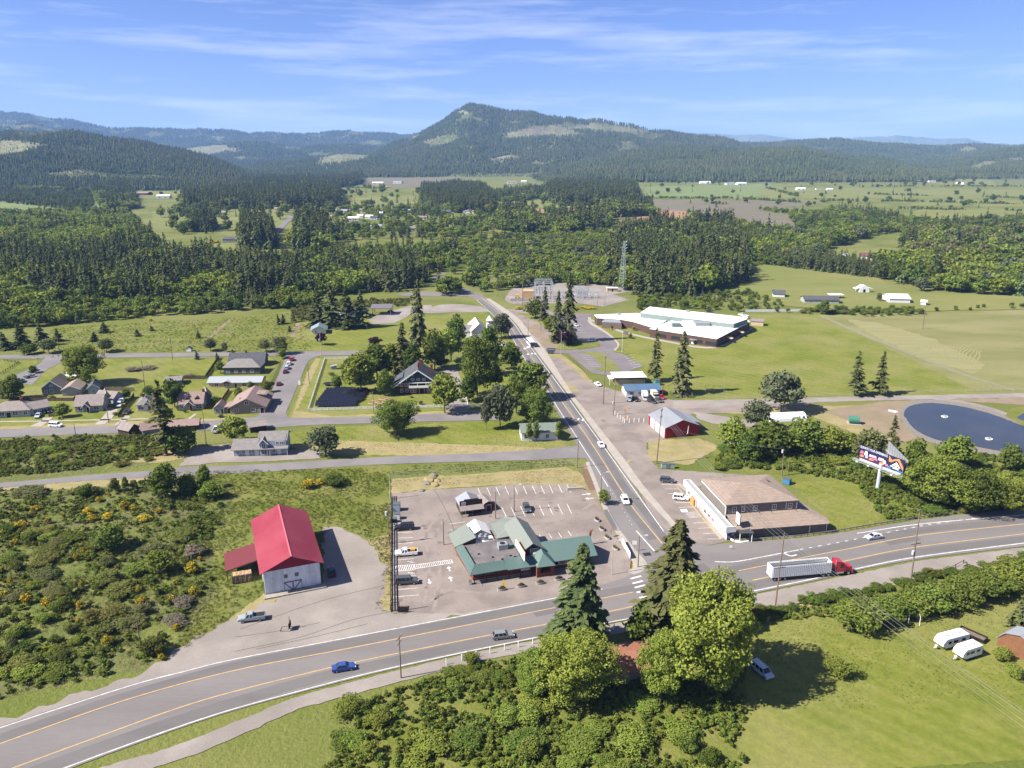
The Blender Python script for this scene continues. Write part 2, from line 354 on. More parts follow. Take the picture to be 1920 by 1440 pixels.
# ---- gravel yards and lots
sheet('gravel_yard', [(-120, 1392), (60, 1332), (200, 1286), (272, 1256), (340, 1215), (440, 1160), (520, 1122), (606, 1094), (604, 990), (642, 990), (690, 1012), (728, 1070), (716, 1146), (740, 1150), (870, 1145), (1050, 1112), (1060, 1120), (860, 1160), (440, 1240), (340, 1268), (60, 1352), (-120, 1412)], G['gravel'], .07, 1.3)
lot = sheet('parking_lot', [(733, 927), (800, 919), (895, 914), (965, 908), (1071, 909), (1096, 921), (1110, 934), (1123, 948), (1136, 975), (1149, 1000), (1168, 1028), (1192, 1058), (1205, 1075), (1130, 1098), (870, 1150), (736, 1150)], G['lot'], .08, .25)
east = sheet('parking_lot', [(948, 580), (1010, 575), (1075, 600), (1070, 628), (1058, 650), (1020, 657), (1046, 664), (1082, 694), (1112, 718), (1180, 740), (1262, 750), (1500, 750), (1530, 756), (1400, 772), (1300, 776), (1225, 800), (1247, 823), (1212, 830), (1214, 856), (1236, 880), (1300, 884), (1420, 892), (1310, 912), (1380, 1010), (1300, 1030), (1245, 1010), (1168, 860), (1070, 735), (1000, 640)], G['lot'], .06, .4)
sheet('lawn', [(969, 586), (1025, 590), (1050, 606), (1056, 650), (1110, 645), (1128, 648), (1080, 655), (1040, 655), (1054, 640), (1010, 606)], G['lawn'], .10, .5)
sheet('verge', [(1023, 660), (1052, 664), (1100, 700), (1112, 716), (1100, 716), (1072, 690), (1052, 672), (1026, 670)], G['dry'], .10, .4)
sheet('verge', [(1056, 715), (1066, 718), (1088, 734), (1070, 735), (1062, 728)], G['dry'], .10, .3)
sheet('verge', [(983, 616), (1005, 608), (1030, 634), (1056, 648), (1010, 652), (1000, 640), (1020, 640)], G['dirt'], .075, .5)
# ---- streets
band('street', [(-60, 909), (0, 906), (185, 890), (275, 883.5), (330, 877.5), (480, 871), (700, 858), (880, 851), (1000, 844), (1070, 837), (1096, 836)],
  [(-60, 919), (0, 915.5), (175, 901), (287, 896), (390, 890), (480, 886), (700, 872), (880, 866), (1000, 863), (1085, 859), (1112, 864)], G['tarmac'], .10)
band('street', [(-60, 807), (0, 805.5), (125, 801), (257, 797), (400, 789), (492, 782), (540, 784), (705, 781), (780, 777.5), (905, 772)],
  [(-60, 824), (0, 821), (112, 816), (240, 812), (480, 804), (580, 797.5), (705, 793.7), (790, 791), (905, 788.5), (960, 786)], G['tarmac'], .10)
band('street', [(-60, 667), (0, 666), (105, 665), (210, 663), (370, 661.7), (480, 660), (655, 658), (760, 657)],
  [(-60, 674), (0, 673), (105, 672.5), (210, 671), (325, 669.5), (480, 668), (640, 666), (760, 665)], G['tarmac'], .10)
band('street', [(110, 667), (85, 672), (70, 685), (25, 706), (5, 718)], [(150, 669), (115, 680), (84, 696), (72, 710), (60, 722)], G['tarmac'], .104)
band('street', [(538, 664), (527, 690), (509, 735), (490, 772), (470, 792)], [(612, 664), (580, 676), (562, 714), (543, 758), (537, 776), (548, 790)], G['tarmac'], .108)
band('driveway', [(800, 578), (840, 570), (900, 574)], [(800, 588), (850, 586), (920, 585)], G['gravel'], .104, .4)
sheet('driveway', [(690, 600), (716, 588), (768, 574), (810, 572), (808, 586), (770, 590), (740, 606), (700, 608)], G['gravel'], .11, .4)
sheet('driveway', [(376, 868), (400, 845), (440, 838), (600, 846), (600, 860), (480, 866)], G['gravel'], .094, .4)
sheet('driveway', [(336, 874), (366, 840), (430, 832), (440, 850), (414, 866), (372, 872)], G['gravel'], .09, .5)
band('road', [(1262, 752), (1395, 749), (1507, 746), (1700, 742), (1940, 737)], [(1262, 768), (1400, 760), (1535, 754), (1700, 750), (1940, 745)], G['gravel'], .085, .3)
band('road', [(1300, 772), (1340, 778), (1390, 786), (1420, 790)], [(1310, 786), (1345, 796), (1400, 800), (1425, 800)], G['gravel'], .09, .4)
band('road', [(1780, 748), (1850, 762), (1940, 792)], [(1750, 749), (1830, 766), (1940, 806)], G['gravel'], .09, .3)
for A, B in (([(55, 800), (78, 789), (80, 784)], [(78, 800), (96, 786), (100, 782)]), ([(178, 797), (196, 778), (204, 764)], [(196, 796), (210, 784), (222, 768)]),
    ([(214, 797), (236, 780)], [(230, 796), (246, 780)]), ([(344, 792), (364, 776)], [(350, 792), (370, 776)]), ([(0, 790), (120, 788), (300, 784)], [(0, 792), (120, 790), (300, 786)])):
 band('driveway', A, B, G['concrete'], .098, .15)
# ---- main street
main = band('road', [(872, 553), (893, 562), (925, 590), (957, 629), (975, 662), (1008, 712), (1040, 765), (1068, 812), (1085, 840), (1103, 866), (1116, 898), (1135, 945), (1155, 985), (1185, 1025), (1211, 1056), (1207, 1072)],
  [(905, 553), (912, 562), (940, 584), (963, 604), (985, 634), (1007, 664), (1058, 733), (1082, 766), (1146, 854), (1188, 911), (1243, 988), (1290, 1010), (1330, 1030), (1290, 1062)], G['road'], .115, .08)
band('road', [(868, 553), (800, 548), (740, 552)], [(905, 554), (860, 556), (760, 556)], G['road'], .112)
band('road', [(820, 512), (812, 521), (830, 535), (868, 552)], [(836, 512), (830, 521), (846, 532), (905, 553)], G['road'], .114)
for P in ([(899, 563), (932, 591), (955, 617), (978, 650), (1013, 702), (1060, 775), (1094, 824), (1122, 865), (1155, 916), (1183, 958), (1224, 1012)],):
 obj('worn_lane', ribbon(smooth([at(*p) for p in P], 6), 2.6, .122), G['lane'], main)
obj('worn_lane', ribbon(smooth([at(*p) for p in [(907, 560), (944, 590), (968, 617), (994, 649), (1032, 703), (1075, 765), (1112, 814), (1136, 856), (1170, 912), (1205, 955), (1248, 1014)]], 6), 2.4, .122), G['lane'], main)
walk = band('pavement', [(910, 560), (938, 582), (965, 604), (986, 634), (1009, 664), (1060, 733), (1084, 766), (1149, 856), (1190, 911), (1262, 990)],
  [(918, 560), (949, 580), (975, 600), (997, 628), (1021, 655), (1070, 734), (1103, 776), (1168, 858), (1210, 915), (1276, 992)], G['concrete'], .13, .05)
sheet('verge', [(1094, 870), (1106, 872), (1136, 944), (1190, 1056), (1180, 1072), (1150, 1050), (1100, 930)], G['dirt'], .075, .3)
walk2 = band('pavement', [(1098, 868), (1110, 900), (1128, 948), (1147, 984), (1164, 1018), (1186, 1056), (1176, 1074)],
  [(1104, 866), (1117, 898), (1136, 945), (1156, 985), (1186, 1025), (1212, 1056), (1205, 1072), (1188, 1078)], G['concrete'], .16, .03)
sheet('verge', [(1088, 876), (1100, 880), (1113, 905), (1116, 918), (1106, 920), (1096, 902)], G['mulch'], .12, .2)
Z1 = .130
line('centre_line', [(901, 557), (920, 569), (943, 594), (968, 630), (978, 644), (1000, 676), (1020, 702), (1040, 734), (1058, 760), (1093, 808), (1124, 855), (1144, 887), (1165, 920), (1190, 957), (1240, 1018), (1257, 1037)], .3, YEL, Z1, main)
line('edge_line', [(906, 561), (938, 584), (962, 605), (983, 636), (1006, 666), (1056, 734), (1080, 767.5), (1144, 855), (1184, 911.6), (1240, 991), (1245, 997)], .25, WHITE, Z1 + .012, main)
line('edge_line', [(893, 562), (925, 592), (955, 627), (968, 647), (985, 675), (1010, 709), (1027, 733), (1045, 764), (1076, 812), (1098, 847), (1115, 872.5), (1140, 913)], .22, WHITE, Z1, main)
line('lane_line', [(1140, 913), (1160, 943), (1188, 990)], .22, WHITE, Z1, main, dash=(.7, 1.9))
line('lane_line', [(1193, 996), (1210, 1015), (1227, 1034)], .35, WHITE, Z1, main)
for a, b in (((1037, 792), (1045, 794)), ((1053, 784), (1060, 785)), ((1072, 786), (1076, 786)), ((1082, 786), (1087, 787)), ((1090, 787), (1096, 788)), ((988, 664), (992, 665)), ((995, 663), (1000, 664)), ((1002, 663), (1005, 664)), ((983, 653), (985, 655)), ((990, 650), (992, 653))):
 c, d = at(*a), at(*b); m_ = (c + d) / 2; stp = Vector((.24, .97, 0)) * 1.3
 obj('crossing_bar', ribbon([m_ - stp, m_ + stp], (d - c).length * .55, Z1 + .006), WHITE, main)
# ---- highway
NE_ = [(-120, 1402), (60, 1343), (250, 1283), (350, 1260), (440, 1237), (640, 1198), (860, 1157), (1047, 1118), (1130, 1097), (1200, 1072), (1290, 1034), (1340, 1022), (1392, 1017), (1490, 1010), (1560, 1002), (1721, 976), (1852, 960), (1960, 951)]
SE_ = [(-60, 1516), (200, 1416), (400, 1345), (560, 1300), (709, 1262), (860, 1228), (1032, 1193), (1135, 1171), (1250, 1148), (1413, 1113), (1534, 1088), (1607, 1070), (1716, 1050), (1840, 1034), (1960, 1020)]
hw = band('highway', NE_, SE_, G['road'], .125, .05)
sheet('verge', [(-80, 1540), (190, 1440), (330, 1400), (560, 1306), (709, 1266), (860, 1231), (1032, 1196), (1140, 1173), (1250, 1150), (1413, 1116), (1534, 1091), (1716, 1053), (1960, 1022), (1960, 1046), (1716, 1086), (1560, 1120), (1420, 1145), (1180, 1184), (1040, 1212), (900, 1240), (730, 1284), (560, 1330), (380, 1410), (200, 1470), (-60, 1580)], G['gravel'], .11, .3)
for P, w in (([(-120, 1430), (60, 1366), (250, 1303), (440, 1250), (640, 1210), (860, 1167), (1050, 1130), (1195, 1102), (1400, 1063), (1560, 1028), (1721, 996), (1930, 975)], 3.0),
    ([(-60, 1494), (200, 1398), (400, 1330), (593, 1273), (709, 1247), (860, 1214), (1030, 1181), (1200, 1146), (1411, 1099), (1592, 1060), (1721, 1036), (1930, 1010)], 3.0)):
 obj('worn_lane', ribbon(smooth([at(*p) for p in P], 6), w, .131), G['lane'], hw)
HZ = .14
line('edge_line', [(-120, 1406), (60, 1346), (250, 1285), (350, 1259), (440, 1237), (640, 1199), (860, 1157), (1047, 1121), (1130, 1105)], .22, WHITE, HZ, hw)
line('centre_line', [(-120, 1440), (60, 1374), (250, 1309), (440, 1258), (641, 1219), (860, 1176), (1051, 1138), (1187, 1111)], .28, YEL, HZ, hw)
line('centre_line', [(-80, 1480), (180, 1384), (380, 1314), (593, 1259), (687, 1238), (860, 1203), (1030, 1170), (1144, 1147), (1203, 1134)], .28, YEL, HZ, hw)
line('edge_line', [(-60, 1510), (200, 1412), (400, 1342), (560, 1297), (709, 1259), (860, 1226), (1032, 1190.6), (1135, 1169), (1196, 1158)], .22, WHITE, HZ, hw)
line('edge_line', [(1340, 1054), (1377, 1054), (1429, 1045), (1498, 1031.7)], .3, WHITE, HZ, hw)
line('lane_line', [(1500, 1031), (1592, 1014), (1721, 988), (1830, 972)], .28, WHITE, HZ, hw, dash=(1.3, 1.6))
line('edge_line', [(1607, 1000.6), (1721, 983.8), (1860, 971), (1960, 963)], .32, WHITE, HZ, hw)
line('centre_line', [(1385, 1071), (1439, 1060), (1517, 1044), (1600, 1028), (1721, 1005), (1920, 983), (1960, 978)], .3, YEL, HZ, hw)
line('centre_line', [(1411, 1089), (1444, 1082), (1592, 1051), (1721, 1026), (1920, 1001.6), (1960, 997)], .3, YEL, HZ, hw)
line('edge_line', [(1413, 1109), (1534, 1084), (1607, 1067), (1716, 1045.6), (1920, 1019), (1960, 1014)], .3, WHITE, HZ, hw)
for a, b in (((1182, 1086), (1202, 1081)), ((1186, 1095), (1205, 1090)), ((1190, 1103), (1210, 1097.5)), ((1194, 1112), (1214, 1107)), ((1199, 1122), (1216, 1117)), ((1203, 1132), (1220, 1126)), ((1208, 1143), (1224, 1137))):
 stripe('crossing_bar', a, b, .6, WHITE, HZ + .006, hw)
line('lane_line', [(1468, 1037), (1482, 1043), (1494, 1041)], .5, WHITE, HZ, hw)
# tar seams and an expansion of the pavement seen on the yards
TAR = mat('tar_seam', (.075, .068, .066), fine=0)
for P in ([(440, 1222), (560, 1196), (660, 1163), (735, 1147)], [(700, 1203), (900, 1158), (1050, 1124)], [(450, 1180), (600, 1128), (720, 1098)], [(855, 1040), (900, 1090), (905, 1100)],
   [(815, 920), (830, 945), (846, 980), (852, 1000)], [(440, 1195), (520, 1184), (600, 1168)], [(480, 1218), (600, 1192), (690, 1170)]):
 obj('tar_seam', ribbon(smooth([at(*p) for p in P], 6), .16, .092 if P[0][0] > 800 else .084), TAR, lot)
# ---- wear on the paving
STAIN = mat('oil_stain', (.120, .098, .088), (.15, .122, .108), s=.8, fine=.1)
gw_ = random.Random(3)
for k in range(46):
 c_, z_, p_ = ((gw_.uniform(745, 830), gw_.uniform(985, 1130)), .0905, lot) if k < 16 else ((gw_.uniform(900, 1100), gw_.uniform(915, 972)), .0905, lot) if k < 32 else ((gw_.uniform(1100, 1250), gw_.uniform(740, 880)), .0705, east)
 o_ = at(*c_); rr_ = gw_.uniform(.25, 1.0); flat('stain', [o_ + Vector((rr_ * gw_.uniform(.6, 1.3) * math.cos(i * .785), rr_ * gw_.uniform(.6, 1.3) * math.sin(i * .785), 0)) for i in range(8)], z_ + k * .0001, STAIN, p_)
for P in ([(790, 1150), (800, 1110), (805, 1060), (800, 1000), (830, 960)], [(812, 1148), (822, 1105), (824, 1050), (818, 1000), (848, 955)], [(870, 940), (960, 938), (1060, 932), (1100, 930)], [(1000, 985), (1060, 975), (1110, 945)], [(900, 1112), (850, 1110), (800, 1130)]):
 obj('tyre_track', ribbon(smooth([at(*p) for p in P], 6), .9, .089), mat('tyre_worn_paving', (.165, .135, .118), (.215, .18, .156), s=.25, lo=.42, hi=.55, fine=.1), lot)
for a, b, w in (((1000, 1150), (1046, 1141), 3.4), ((560, 1228), (600, 1220), 3.2), ((1290, 1075), (1330, 1066), 5), ((1660, 1018), (1720, 1008), 3.2)): obj('repair_patch', ribbon([at(*a), at(*b)], w, .134), mat('patch_asphalt', (.115, .104, .102), fine=.1), hw)
# ---- restaurant lot markings
LZ = .096
for x, y in ((896, 916), (913, 915), (930, 914), (947, 913), (964, 912), (981, 912), (998, 911), (1014, 911), (1030, 910), (1047, 909), (1063, 909)):
 stripe('parking_line', (x, y), (x + 7, y + 15), .17, WHITE, LZ, lot)
for x, y in ((941, 952), (958, 951), (976, 950), (993, 949), (1011, 948), (1028, 947), (1046, 946), (1063, 945)):
 stripe('parking_line', (x, y), (x + 9, y + 19), .17, WHITE, LZ, lot)
for x, y in ((984, 979), (1011, 1003), (1029, 1001), (1047, 999), (1065, 996)): stripe('parking_line', (x, y), (x + 6, y + 9), .17, WHITE, LZ, lot)
for a, b in (((737, 982), (772, 980)), ((738, 1000), (773, 998)), ((738, 1010), (774, 1008)), ((739, 1020), (775, 1018)), ((740, 1031), (776, 1028)), ((736, 1051), (777, 1048)), ((739, 1083), (779, 1080)), ((736, 1107), (783, 1103)), ((737, 1120), (785, 1116)), ((843, 983), (872, 979)), ((845, 994), (850, 995))):
 stripe('parking_line', a, b, .17, WHITE, LZ, lot)
for a, b in (((739, 1062), (777, 1059)), ((738, 1072), (778, 1069)), ((777, 1060), (846, 1050)), ((778, 1067), (849, 1056)), ((846, 1050), (849, 1056)), ((777, 1059), (778, 1069))):
 stripe('walkway_line', a, b, .2, WHITE, LZ + .006, lot)
for k in range(9): stripe('walkway_bar', (739 + k * 4.3, 1071.5 - k * .4), (743 + k * 4.3, 1061.5 - k * .4), .2, WHITE, LZ, lot)
for k in range(17): stripe('walkway_bar', (779 + k * 4.1, 1067 - k * .62), (782 + k * 4.1, 1059.6 - k * .62), .15, WHITE, LZ, lot)
def ground_shape(name, c, pts, yaw, z, parent, m=WHITE):
 o = at(*c); cs, sn = math.cos(yaw), math.sin(yaw)
 mb = MB()
 for poly in pts: mb.poly([(o.x + x * cs - y * sn, o.y + x * sn + y * cs, z) for x, y in poly])
 me = mb.mesh(name, m)
 if me.polygons[0].normal.z < 0: me.flip_normals()
 return link(name, me, parent)
arrow = [[(-.15, -1), (.15, -1), (.15, .2), (-.15, .2)], [(-.55, .2), (.55, .2), (0, 1)]]
ring = lambda r, w: [[((r - w) * math.cos(a), (r - w) * math.sin(a)), (r * math.cos(a), r * math.sin(a)), (r * math.cos(a + .53), r * math.sin(a + .53)), ((r - w) * math.cos(a + .53), (r - w) * math.sin(a + .53))] for a in [i * .5236 for i in range(10)]]
chair = ring(.45, .16) + [[(-.1, .1), (.1, .1), (.1, .8), (-.1, .8)], [(-.1, .05), (.45, .05), (.45, .22), (-.1, .22)], [(-.15, .85), (.15, .85), (.15, 1.15), (-.15, 1.15)]]
for c in ((773, 1054), (774, 1075)): ground_shape('wheelchair_symbol', c, [[(a * 1.1, b * 1.1) for a, b in p] for p in chair], R(80), LZ, lot)
for c, y in (((805, 1091), 195), ((845, 1086), 15), ((842, 1067), 15)): ground_shape('arrow_marking', c, [[(a * 1.2, b * 1.2) for a, b in p] for p in arrow], R(y), LZ, lot)
for c, y in (((1100, 927), -75), ((1105, 935), 100)): ground_shape('arrow_marking', c, [[(a * 1.5, b * 1.5) for a, b in p] for p in arrow], R(y), LZ, lot)
# store stalls
for a, b in (((1240, 909), (1268, 908)), ((1247, 917), (1272, 917)), ((1252, 926), (1282, 925)), ((1266, 943), (1292, 942)), ((1273, 952), (1300, 951)), ((1300, 981), (1326, 980)), ((1308, 991), (1331, 990)), ((1318, 1001), (1342, 1000)), ((1326, 1011), (1350, 1011)), ((1281, 907), (1294, 921))):
 stripe('parking_line', a, b, .16, WHITE, .078, east)
line('kerb_line', [(1266, 908), (1290, 938), (1310, 963), (1330, 987), (1350, 1010)], .35, YEL, .084, east)
for k in range(6): stripe('walkway_bar', (1284 + k * 1.7, 962 + k * 1.9), (1305 + k * 1.9, 960 + k * 1.9), .14, WHITE, .078, east)
sheet('painted_panel', [(1275, 956), (1287, 955), (1290, 960), (1279, 961)], mat('pale_blue_paint', (.5, .62, .66), fine=.05), .078, 0, parent=east)
apron = sheet('pavement', [(1290, 925), (1268, 908), (1274, 906), (1298, 922), (1330, 960), (1368, 1004), (1350, 1012), (1330, 985)], G['concrete'], .10, 0)
# ---- school drives and lots
sch = sheet('parking_lot', [(1062, 590), (1100, 588), (1111, 590), (1099, 598), (1106, 608), (1128, 620), (1148, 633), (1158, 645), (1153, 656), (1206, 687), (1192, 692), (1172, 700), (1143, 705), (1110, 700), (1085, 680), (1068, 664), (1020, 661), (1010, 655), (1050, 657), (1100, 655), (1126, 650), (1122, 640), (1080, 640), (1076, 610)], G['dark'], .12, .15)
for P in ([(1082, 661), (1110, 660), (1132, 662), (1150, 680), (1165, 695), (1135, 697), (1110, 692), (1132, 690), (1110, 666)], [(1146, 657), (1166, 658), (1185, 662), (1176, 664), (1154, 662)]):
 sheet('lawn_island', P, G['lawn'], .16, .1)
for x0, y0, x1, y1, n in ((1090, 666, 1106, 667, 7), (1119, 665, 1133, 666, 6), (1166, 665, 1180, 662, 7)):
 for k in range(n):
  f = k / (n - 1)
  sx, sy = ((22, 26) if x0 < 1100 else (25, 27) if x0 < 1130 else (22, 25))
  stripe('parking_line', (x0 + sx * f, y0 + sy * f), (x1 + sx * 1.1 * f, y1 + sy * f * .96), .18, WHITE, .135, sch)
for k in range(5): stripe('parking_line', (1070 + k * 3, 604 + k * 5), (1086 + k * 3, 604 + k * 5), .18, WHITE, .135, sch)
band('pavement', [(1102, 595), (1105, 607), (1135, 625), (1157, 645), (1150, 657)], [(1108, 595), (1112, 606), (1140, 624), (1161, 645), (1155, 658)], G['concrete'], .15, .05)
band('pavement', [(1104, 600), (1160, 622), (1240, 640), (1344, 653), (1412, 616)], [(1110, 599), (1165, 620), (1240, 637), (1342, 650), (1408, 614)], G['concrete'], .10, .05)
sheet('gravel_yard', [(945, 562), (960, 540), (1010, 530), (1150, 533), (1190, 545), (1150, 552), (1180, 562), (1130, 575), (1080, 568), (960, 570)], G['gravel'], .07, .5)
band('path', [(1535, 592), (1600, 622), (1700, 662), (1800, 702), (1900, 733)], [(1541, 591), (1606, 620), (1706, 660), (1808, 700), (1906, 732)], mat('trodden_path', (.19, .175, .115), (.16, .16, .085), s=.3), .09, .4)
band('path', [(432, 598), (410, 615), (393, 632)], [(437, 598), (416, 616), (399, 632)], G['dirt'], .06, .4)
band('path', [(556, 606), (548, 620), (545, 632)], [(563, 606), (556, 620), (553, 632)], G['dirt'], .06, .4)
HAY = mat('cut_hay', (.215, .198, .088), (.19, .18, .078), s=.5, fine=.2)
sheet('hay_streak', [(1585, 598), (1650, 606), (1750, 636), (1850, 684), (1826, 700), (1740, 676), (1650, 636)], mat('pale_hay', (.17, .165, .066), (.215, .195, .088), s=.12, fine=.2, stretch=(.25, 2.2, 1, R(-40))), .056, 1.6, 3)
for k in range(22):
 f = k / 21; a = at(1650 + 160 * f + 20, 628 + 42 * f + 12); b = at(1700 + 140 * f, 634 + 24 * f)
 P = [a.lerp(b, t / 9) + Vector((noise.noise((t * .4, k * .2, 0)) * 1.6, noise.noise((t * .4, k * .2, 5)) * 1.6, 0)) for t in range(10)]
 o = link('hay_swath', ribbon(P, .8, .075).mesh('hay_swath', HAY)); o['kind'] = 'structure'
# pavement/yards of the inn
sheet('driveway', [(832, 765), (826, 738), (838, 700), (820, 690), (855, 688), (868, 720), (880, 772), (858, 778)], G['gravel'], .09, .3)
# ---- ponds
POND = mat('pond_water', (.026, .030, .034), (.040, .042, .044), s=.05, rough=.22, fine=0, spec=.5, bump=.05, bs=.5, bd=.05)
def blob(c, rx, ry, rot, n=60, nz_=.05):
 o = at(*c); out = []
 for k in range(n):
  t = 2 * math.pi * k / n; r = 1 + noise.noise((math.cos(t) * 1.3, math.sin(t) * 1.3, c[0])) * nz_ * 2
  x, y = rx * r * math.cos(t), ry * r * math.sin(t); out.append(Vector((o.x + x * math.cos(rot) - y * math.sin(rot), o.y + x * math.sin(rot) + y * math.cos(rot), 0)))
 return out
pp = [(1694, 778), (1700, 765), (1720, 758), (1750, 756), (1800, 762), (1850, 774), (1900, 792), (1990, 830), (1990, 880), (1900, 852), (1830, 838), (1760, 826), (1715, 805)]
bk = [(1686, 778), (1694, 760), (1716, 752), (1752, 750), (1804, 756), (1856, 769), (1906, 786), (2000, 824), (2000, 890), (1900, 862), (1820, 845), (1745, 830), (1704, 808)]
sheet('pond_bank', bk, G['rock'], .10, .5, 1, sm=4)
sheet('pond', pp, POND, .13, .25, 1, sm=5)
sheet('pond_bank', [(1885, 780), (1900, 766), (1960, 758), (1990, 770), (1990, 830), (1940, 810)], G['lush'], .112, .4, 1, sm=4)
sheet('pond', [(1906, 784), (1920, 776), (1960, 770), (1985, 776), (1985, 815), (1945, 800)], POND, .13, .3, 1, sm=4)
# ------------------------------------------------------------------ foliage meshes
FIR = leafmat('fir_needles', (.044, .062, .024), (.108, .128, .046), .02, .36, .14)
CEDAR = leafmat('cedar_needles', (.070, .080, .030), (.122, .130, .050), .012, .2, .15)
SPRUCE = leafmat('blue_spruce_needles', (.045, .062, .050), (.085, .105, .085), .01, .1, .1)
MAPLE = leafmat('maple_leaves', (.180, .226, .034), (.295, .342, .072), .012, .1, .4)
OAK = leafmat('broad_leaves', (.068, .100, .018), (.140, .175, .036), .02, .25, .32)
LIME = leafmat('fresh_leaves', (.125, .165, .024), (.225, .262, .055), .018, .2, .34)
GREYL = leafmat('grey_green_leaves', (.085, .100, .050), (.135, .150, .080), .012, .15, .25)
OLIVE = leafmat('olive_leaves', (.100, .112, .040), (.165, .165, .066), .02, .18, .3)
PURPLE = leafmat('purple_leaves', (.030, .014, .020), (.055, .022, .030), .01, .1, .15)
BROOM = leafmat('broom_flowers', (.090, .100, .020), (.58, .40, .030), .008, .12, .1)
DEAD = leafmat('dead_twigs', (.11, .092, .065), (.19, .16, .115), .01, .15, .0)
SCRUB = leafmat('scrub_leaves', (.092, .104, .024), (.180, .182, .050), .025, .3, .32)
BRAM = leafmat('bramble_leaves', (.095, .130, .020), (.170, .200, .044), .02, .22, .32)
TUFT = leafmat('grass_blades', (.090, .120, .018), (.146, .160, .036), .02, .2, .3)
STRAW = leafmat('straw_blades', (.24, .192, .092), (.34, .272, .145), .01, .12, .2)
BARK = mat('bark', (.085, .062, .045), (.12, .095, .075), s=4, fine=.2, spec=.1)
GBARK = mat('grey_bark', (.15, .13, .11), (.11, .095, .08), s=4, fine=.2, spec=.1)
def quadcloud(name, C, D, N, S, Wd, tint, m, diamond=True):
 """many small leaf-sized quads: centre, long direction, normal, half length, half width"""
 D = D / np.linalg.norm(D, axis=1, keepdims=True)
 B = np.cross(N, D); B /= (np.linalg.norm(B, axis=1, keepdims=True) + 1e-9)
 S, Wd = S[:, None], Wd[:, None]
 if diamond: V = np.stack([C - D * S, C + B * Wd - D * S * .1, C + D * S, C - B * Wd - D * S * .1], 1)
 else: V = np.stack([C - D * S - B * Wd, C + D * S - B * Wd, C + D * S + B * Wd, C - D * S + B * Wd], 1)
 n = len(C); me = bpy.data.meshes.new(name)
 me.vertices.add(4 * n); me.loops.add(4 * n); me.polygons.add(n)
 me.vertices.foreach_set('co', V.reshape(-1).astype(np.float32))
 me.loops.foreach_set('vertex_index', np.arange(4 * n, dtype=np.int32))
 me.polygons.foreach_set('loop_start', np.arange(0, 4 * n, 4, dtype=np.int32))
 a = me.attributes.new('tint', 'FLOAT', 'POINT'); a.data.foreach_set('value', np.repeat(np.clip(tint, 0, 1), 4).astype(np.float32))
 me.materials.append(m); me.update(calc_edges=True); return me
def unit(n, g): v = g.normal(size=(n, 3)); return v / np.linalg.norm(v, axis=1, keepdims=True)
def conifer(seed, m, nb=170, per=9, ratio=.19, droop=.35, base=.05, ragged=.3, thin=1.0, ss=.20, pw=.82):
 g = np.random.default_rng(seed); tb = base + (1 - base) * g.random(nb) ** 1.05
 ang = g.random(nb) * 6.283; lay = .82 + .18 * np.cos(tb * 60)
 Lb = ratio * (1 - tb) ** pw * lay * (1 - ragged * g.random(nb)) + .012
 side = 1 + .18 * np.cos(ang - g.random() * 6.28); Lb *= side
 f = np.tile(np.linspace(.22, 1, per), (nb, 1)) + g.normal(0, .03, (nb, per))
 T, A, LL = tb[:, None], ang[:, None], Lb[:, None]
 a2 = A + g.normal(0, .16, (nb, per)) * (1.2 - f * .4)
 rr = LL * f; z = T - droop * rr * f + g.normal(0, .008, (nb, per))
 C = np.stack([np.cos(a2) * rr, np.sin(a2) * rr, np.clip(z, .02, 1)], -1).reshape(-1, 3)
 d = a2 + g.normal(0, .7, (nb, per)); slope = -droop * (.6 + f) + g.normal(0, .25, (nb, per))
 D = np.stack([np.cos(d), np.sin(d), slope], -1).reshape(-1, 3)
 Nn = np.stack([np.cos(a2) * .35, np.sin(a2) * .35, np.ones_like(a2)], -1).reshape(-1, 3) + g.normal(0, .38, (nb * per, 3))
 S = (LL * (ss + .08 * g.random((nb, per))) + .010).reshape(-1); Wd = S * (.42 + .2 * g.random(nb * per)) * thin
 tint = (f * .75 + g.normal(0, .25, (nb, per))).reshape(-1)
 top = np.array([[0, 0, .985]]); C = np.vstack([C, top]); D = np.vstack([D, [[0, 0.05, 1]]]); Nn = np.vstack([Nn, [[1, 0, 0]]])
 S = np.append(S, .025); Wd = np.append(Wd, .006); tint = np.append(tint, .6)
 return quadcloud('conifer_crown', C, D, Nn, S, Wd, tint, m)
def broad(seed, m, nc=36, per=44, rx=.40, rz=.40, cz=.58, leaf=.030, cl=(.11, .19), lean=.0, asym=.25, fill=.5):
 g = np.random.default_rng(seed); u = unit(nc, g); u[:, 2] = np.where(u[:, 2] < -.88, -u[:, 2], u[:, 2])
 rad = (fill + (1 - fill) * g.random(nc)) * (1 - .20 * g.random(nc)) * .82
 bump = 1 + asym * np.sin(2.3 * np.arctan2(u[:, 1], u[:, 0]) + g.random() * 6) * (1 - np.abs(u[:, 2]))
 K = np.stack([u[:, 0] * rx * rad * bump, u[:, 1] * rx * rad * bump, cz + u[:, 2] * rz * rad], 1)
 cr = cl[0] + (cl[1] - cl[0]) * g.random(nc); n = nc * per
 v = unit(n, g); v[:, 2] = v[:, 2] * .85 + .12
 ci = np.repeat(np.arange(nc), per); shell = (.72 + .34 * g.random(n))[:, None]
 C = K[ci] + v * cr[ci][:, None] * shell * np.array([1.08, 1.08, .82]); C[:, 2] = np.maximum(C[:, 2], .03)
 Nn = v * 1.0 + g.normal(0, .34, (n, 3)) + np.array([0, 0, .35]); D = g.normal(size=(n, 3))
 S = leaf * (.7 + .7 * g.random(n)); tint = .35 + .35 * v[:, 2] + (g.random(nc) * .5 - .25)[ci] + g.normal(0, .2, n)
 return quadcloud('leafy_crown', C, D, Nn, S, S * (.6 + .3 * g.random(n)), tint, m, False)
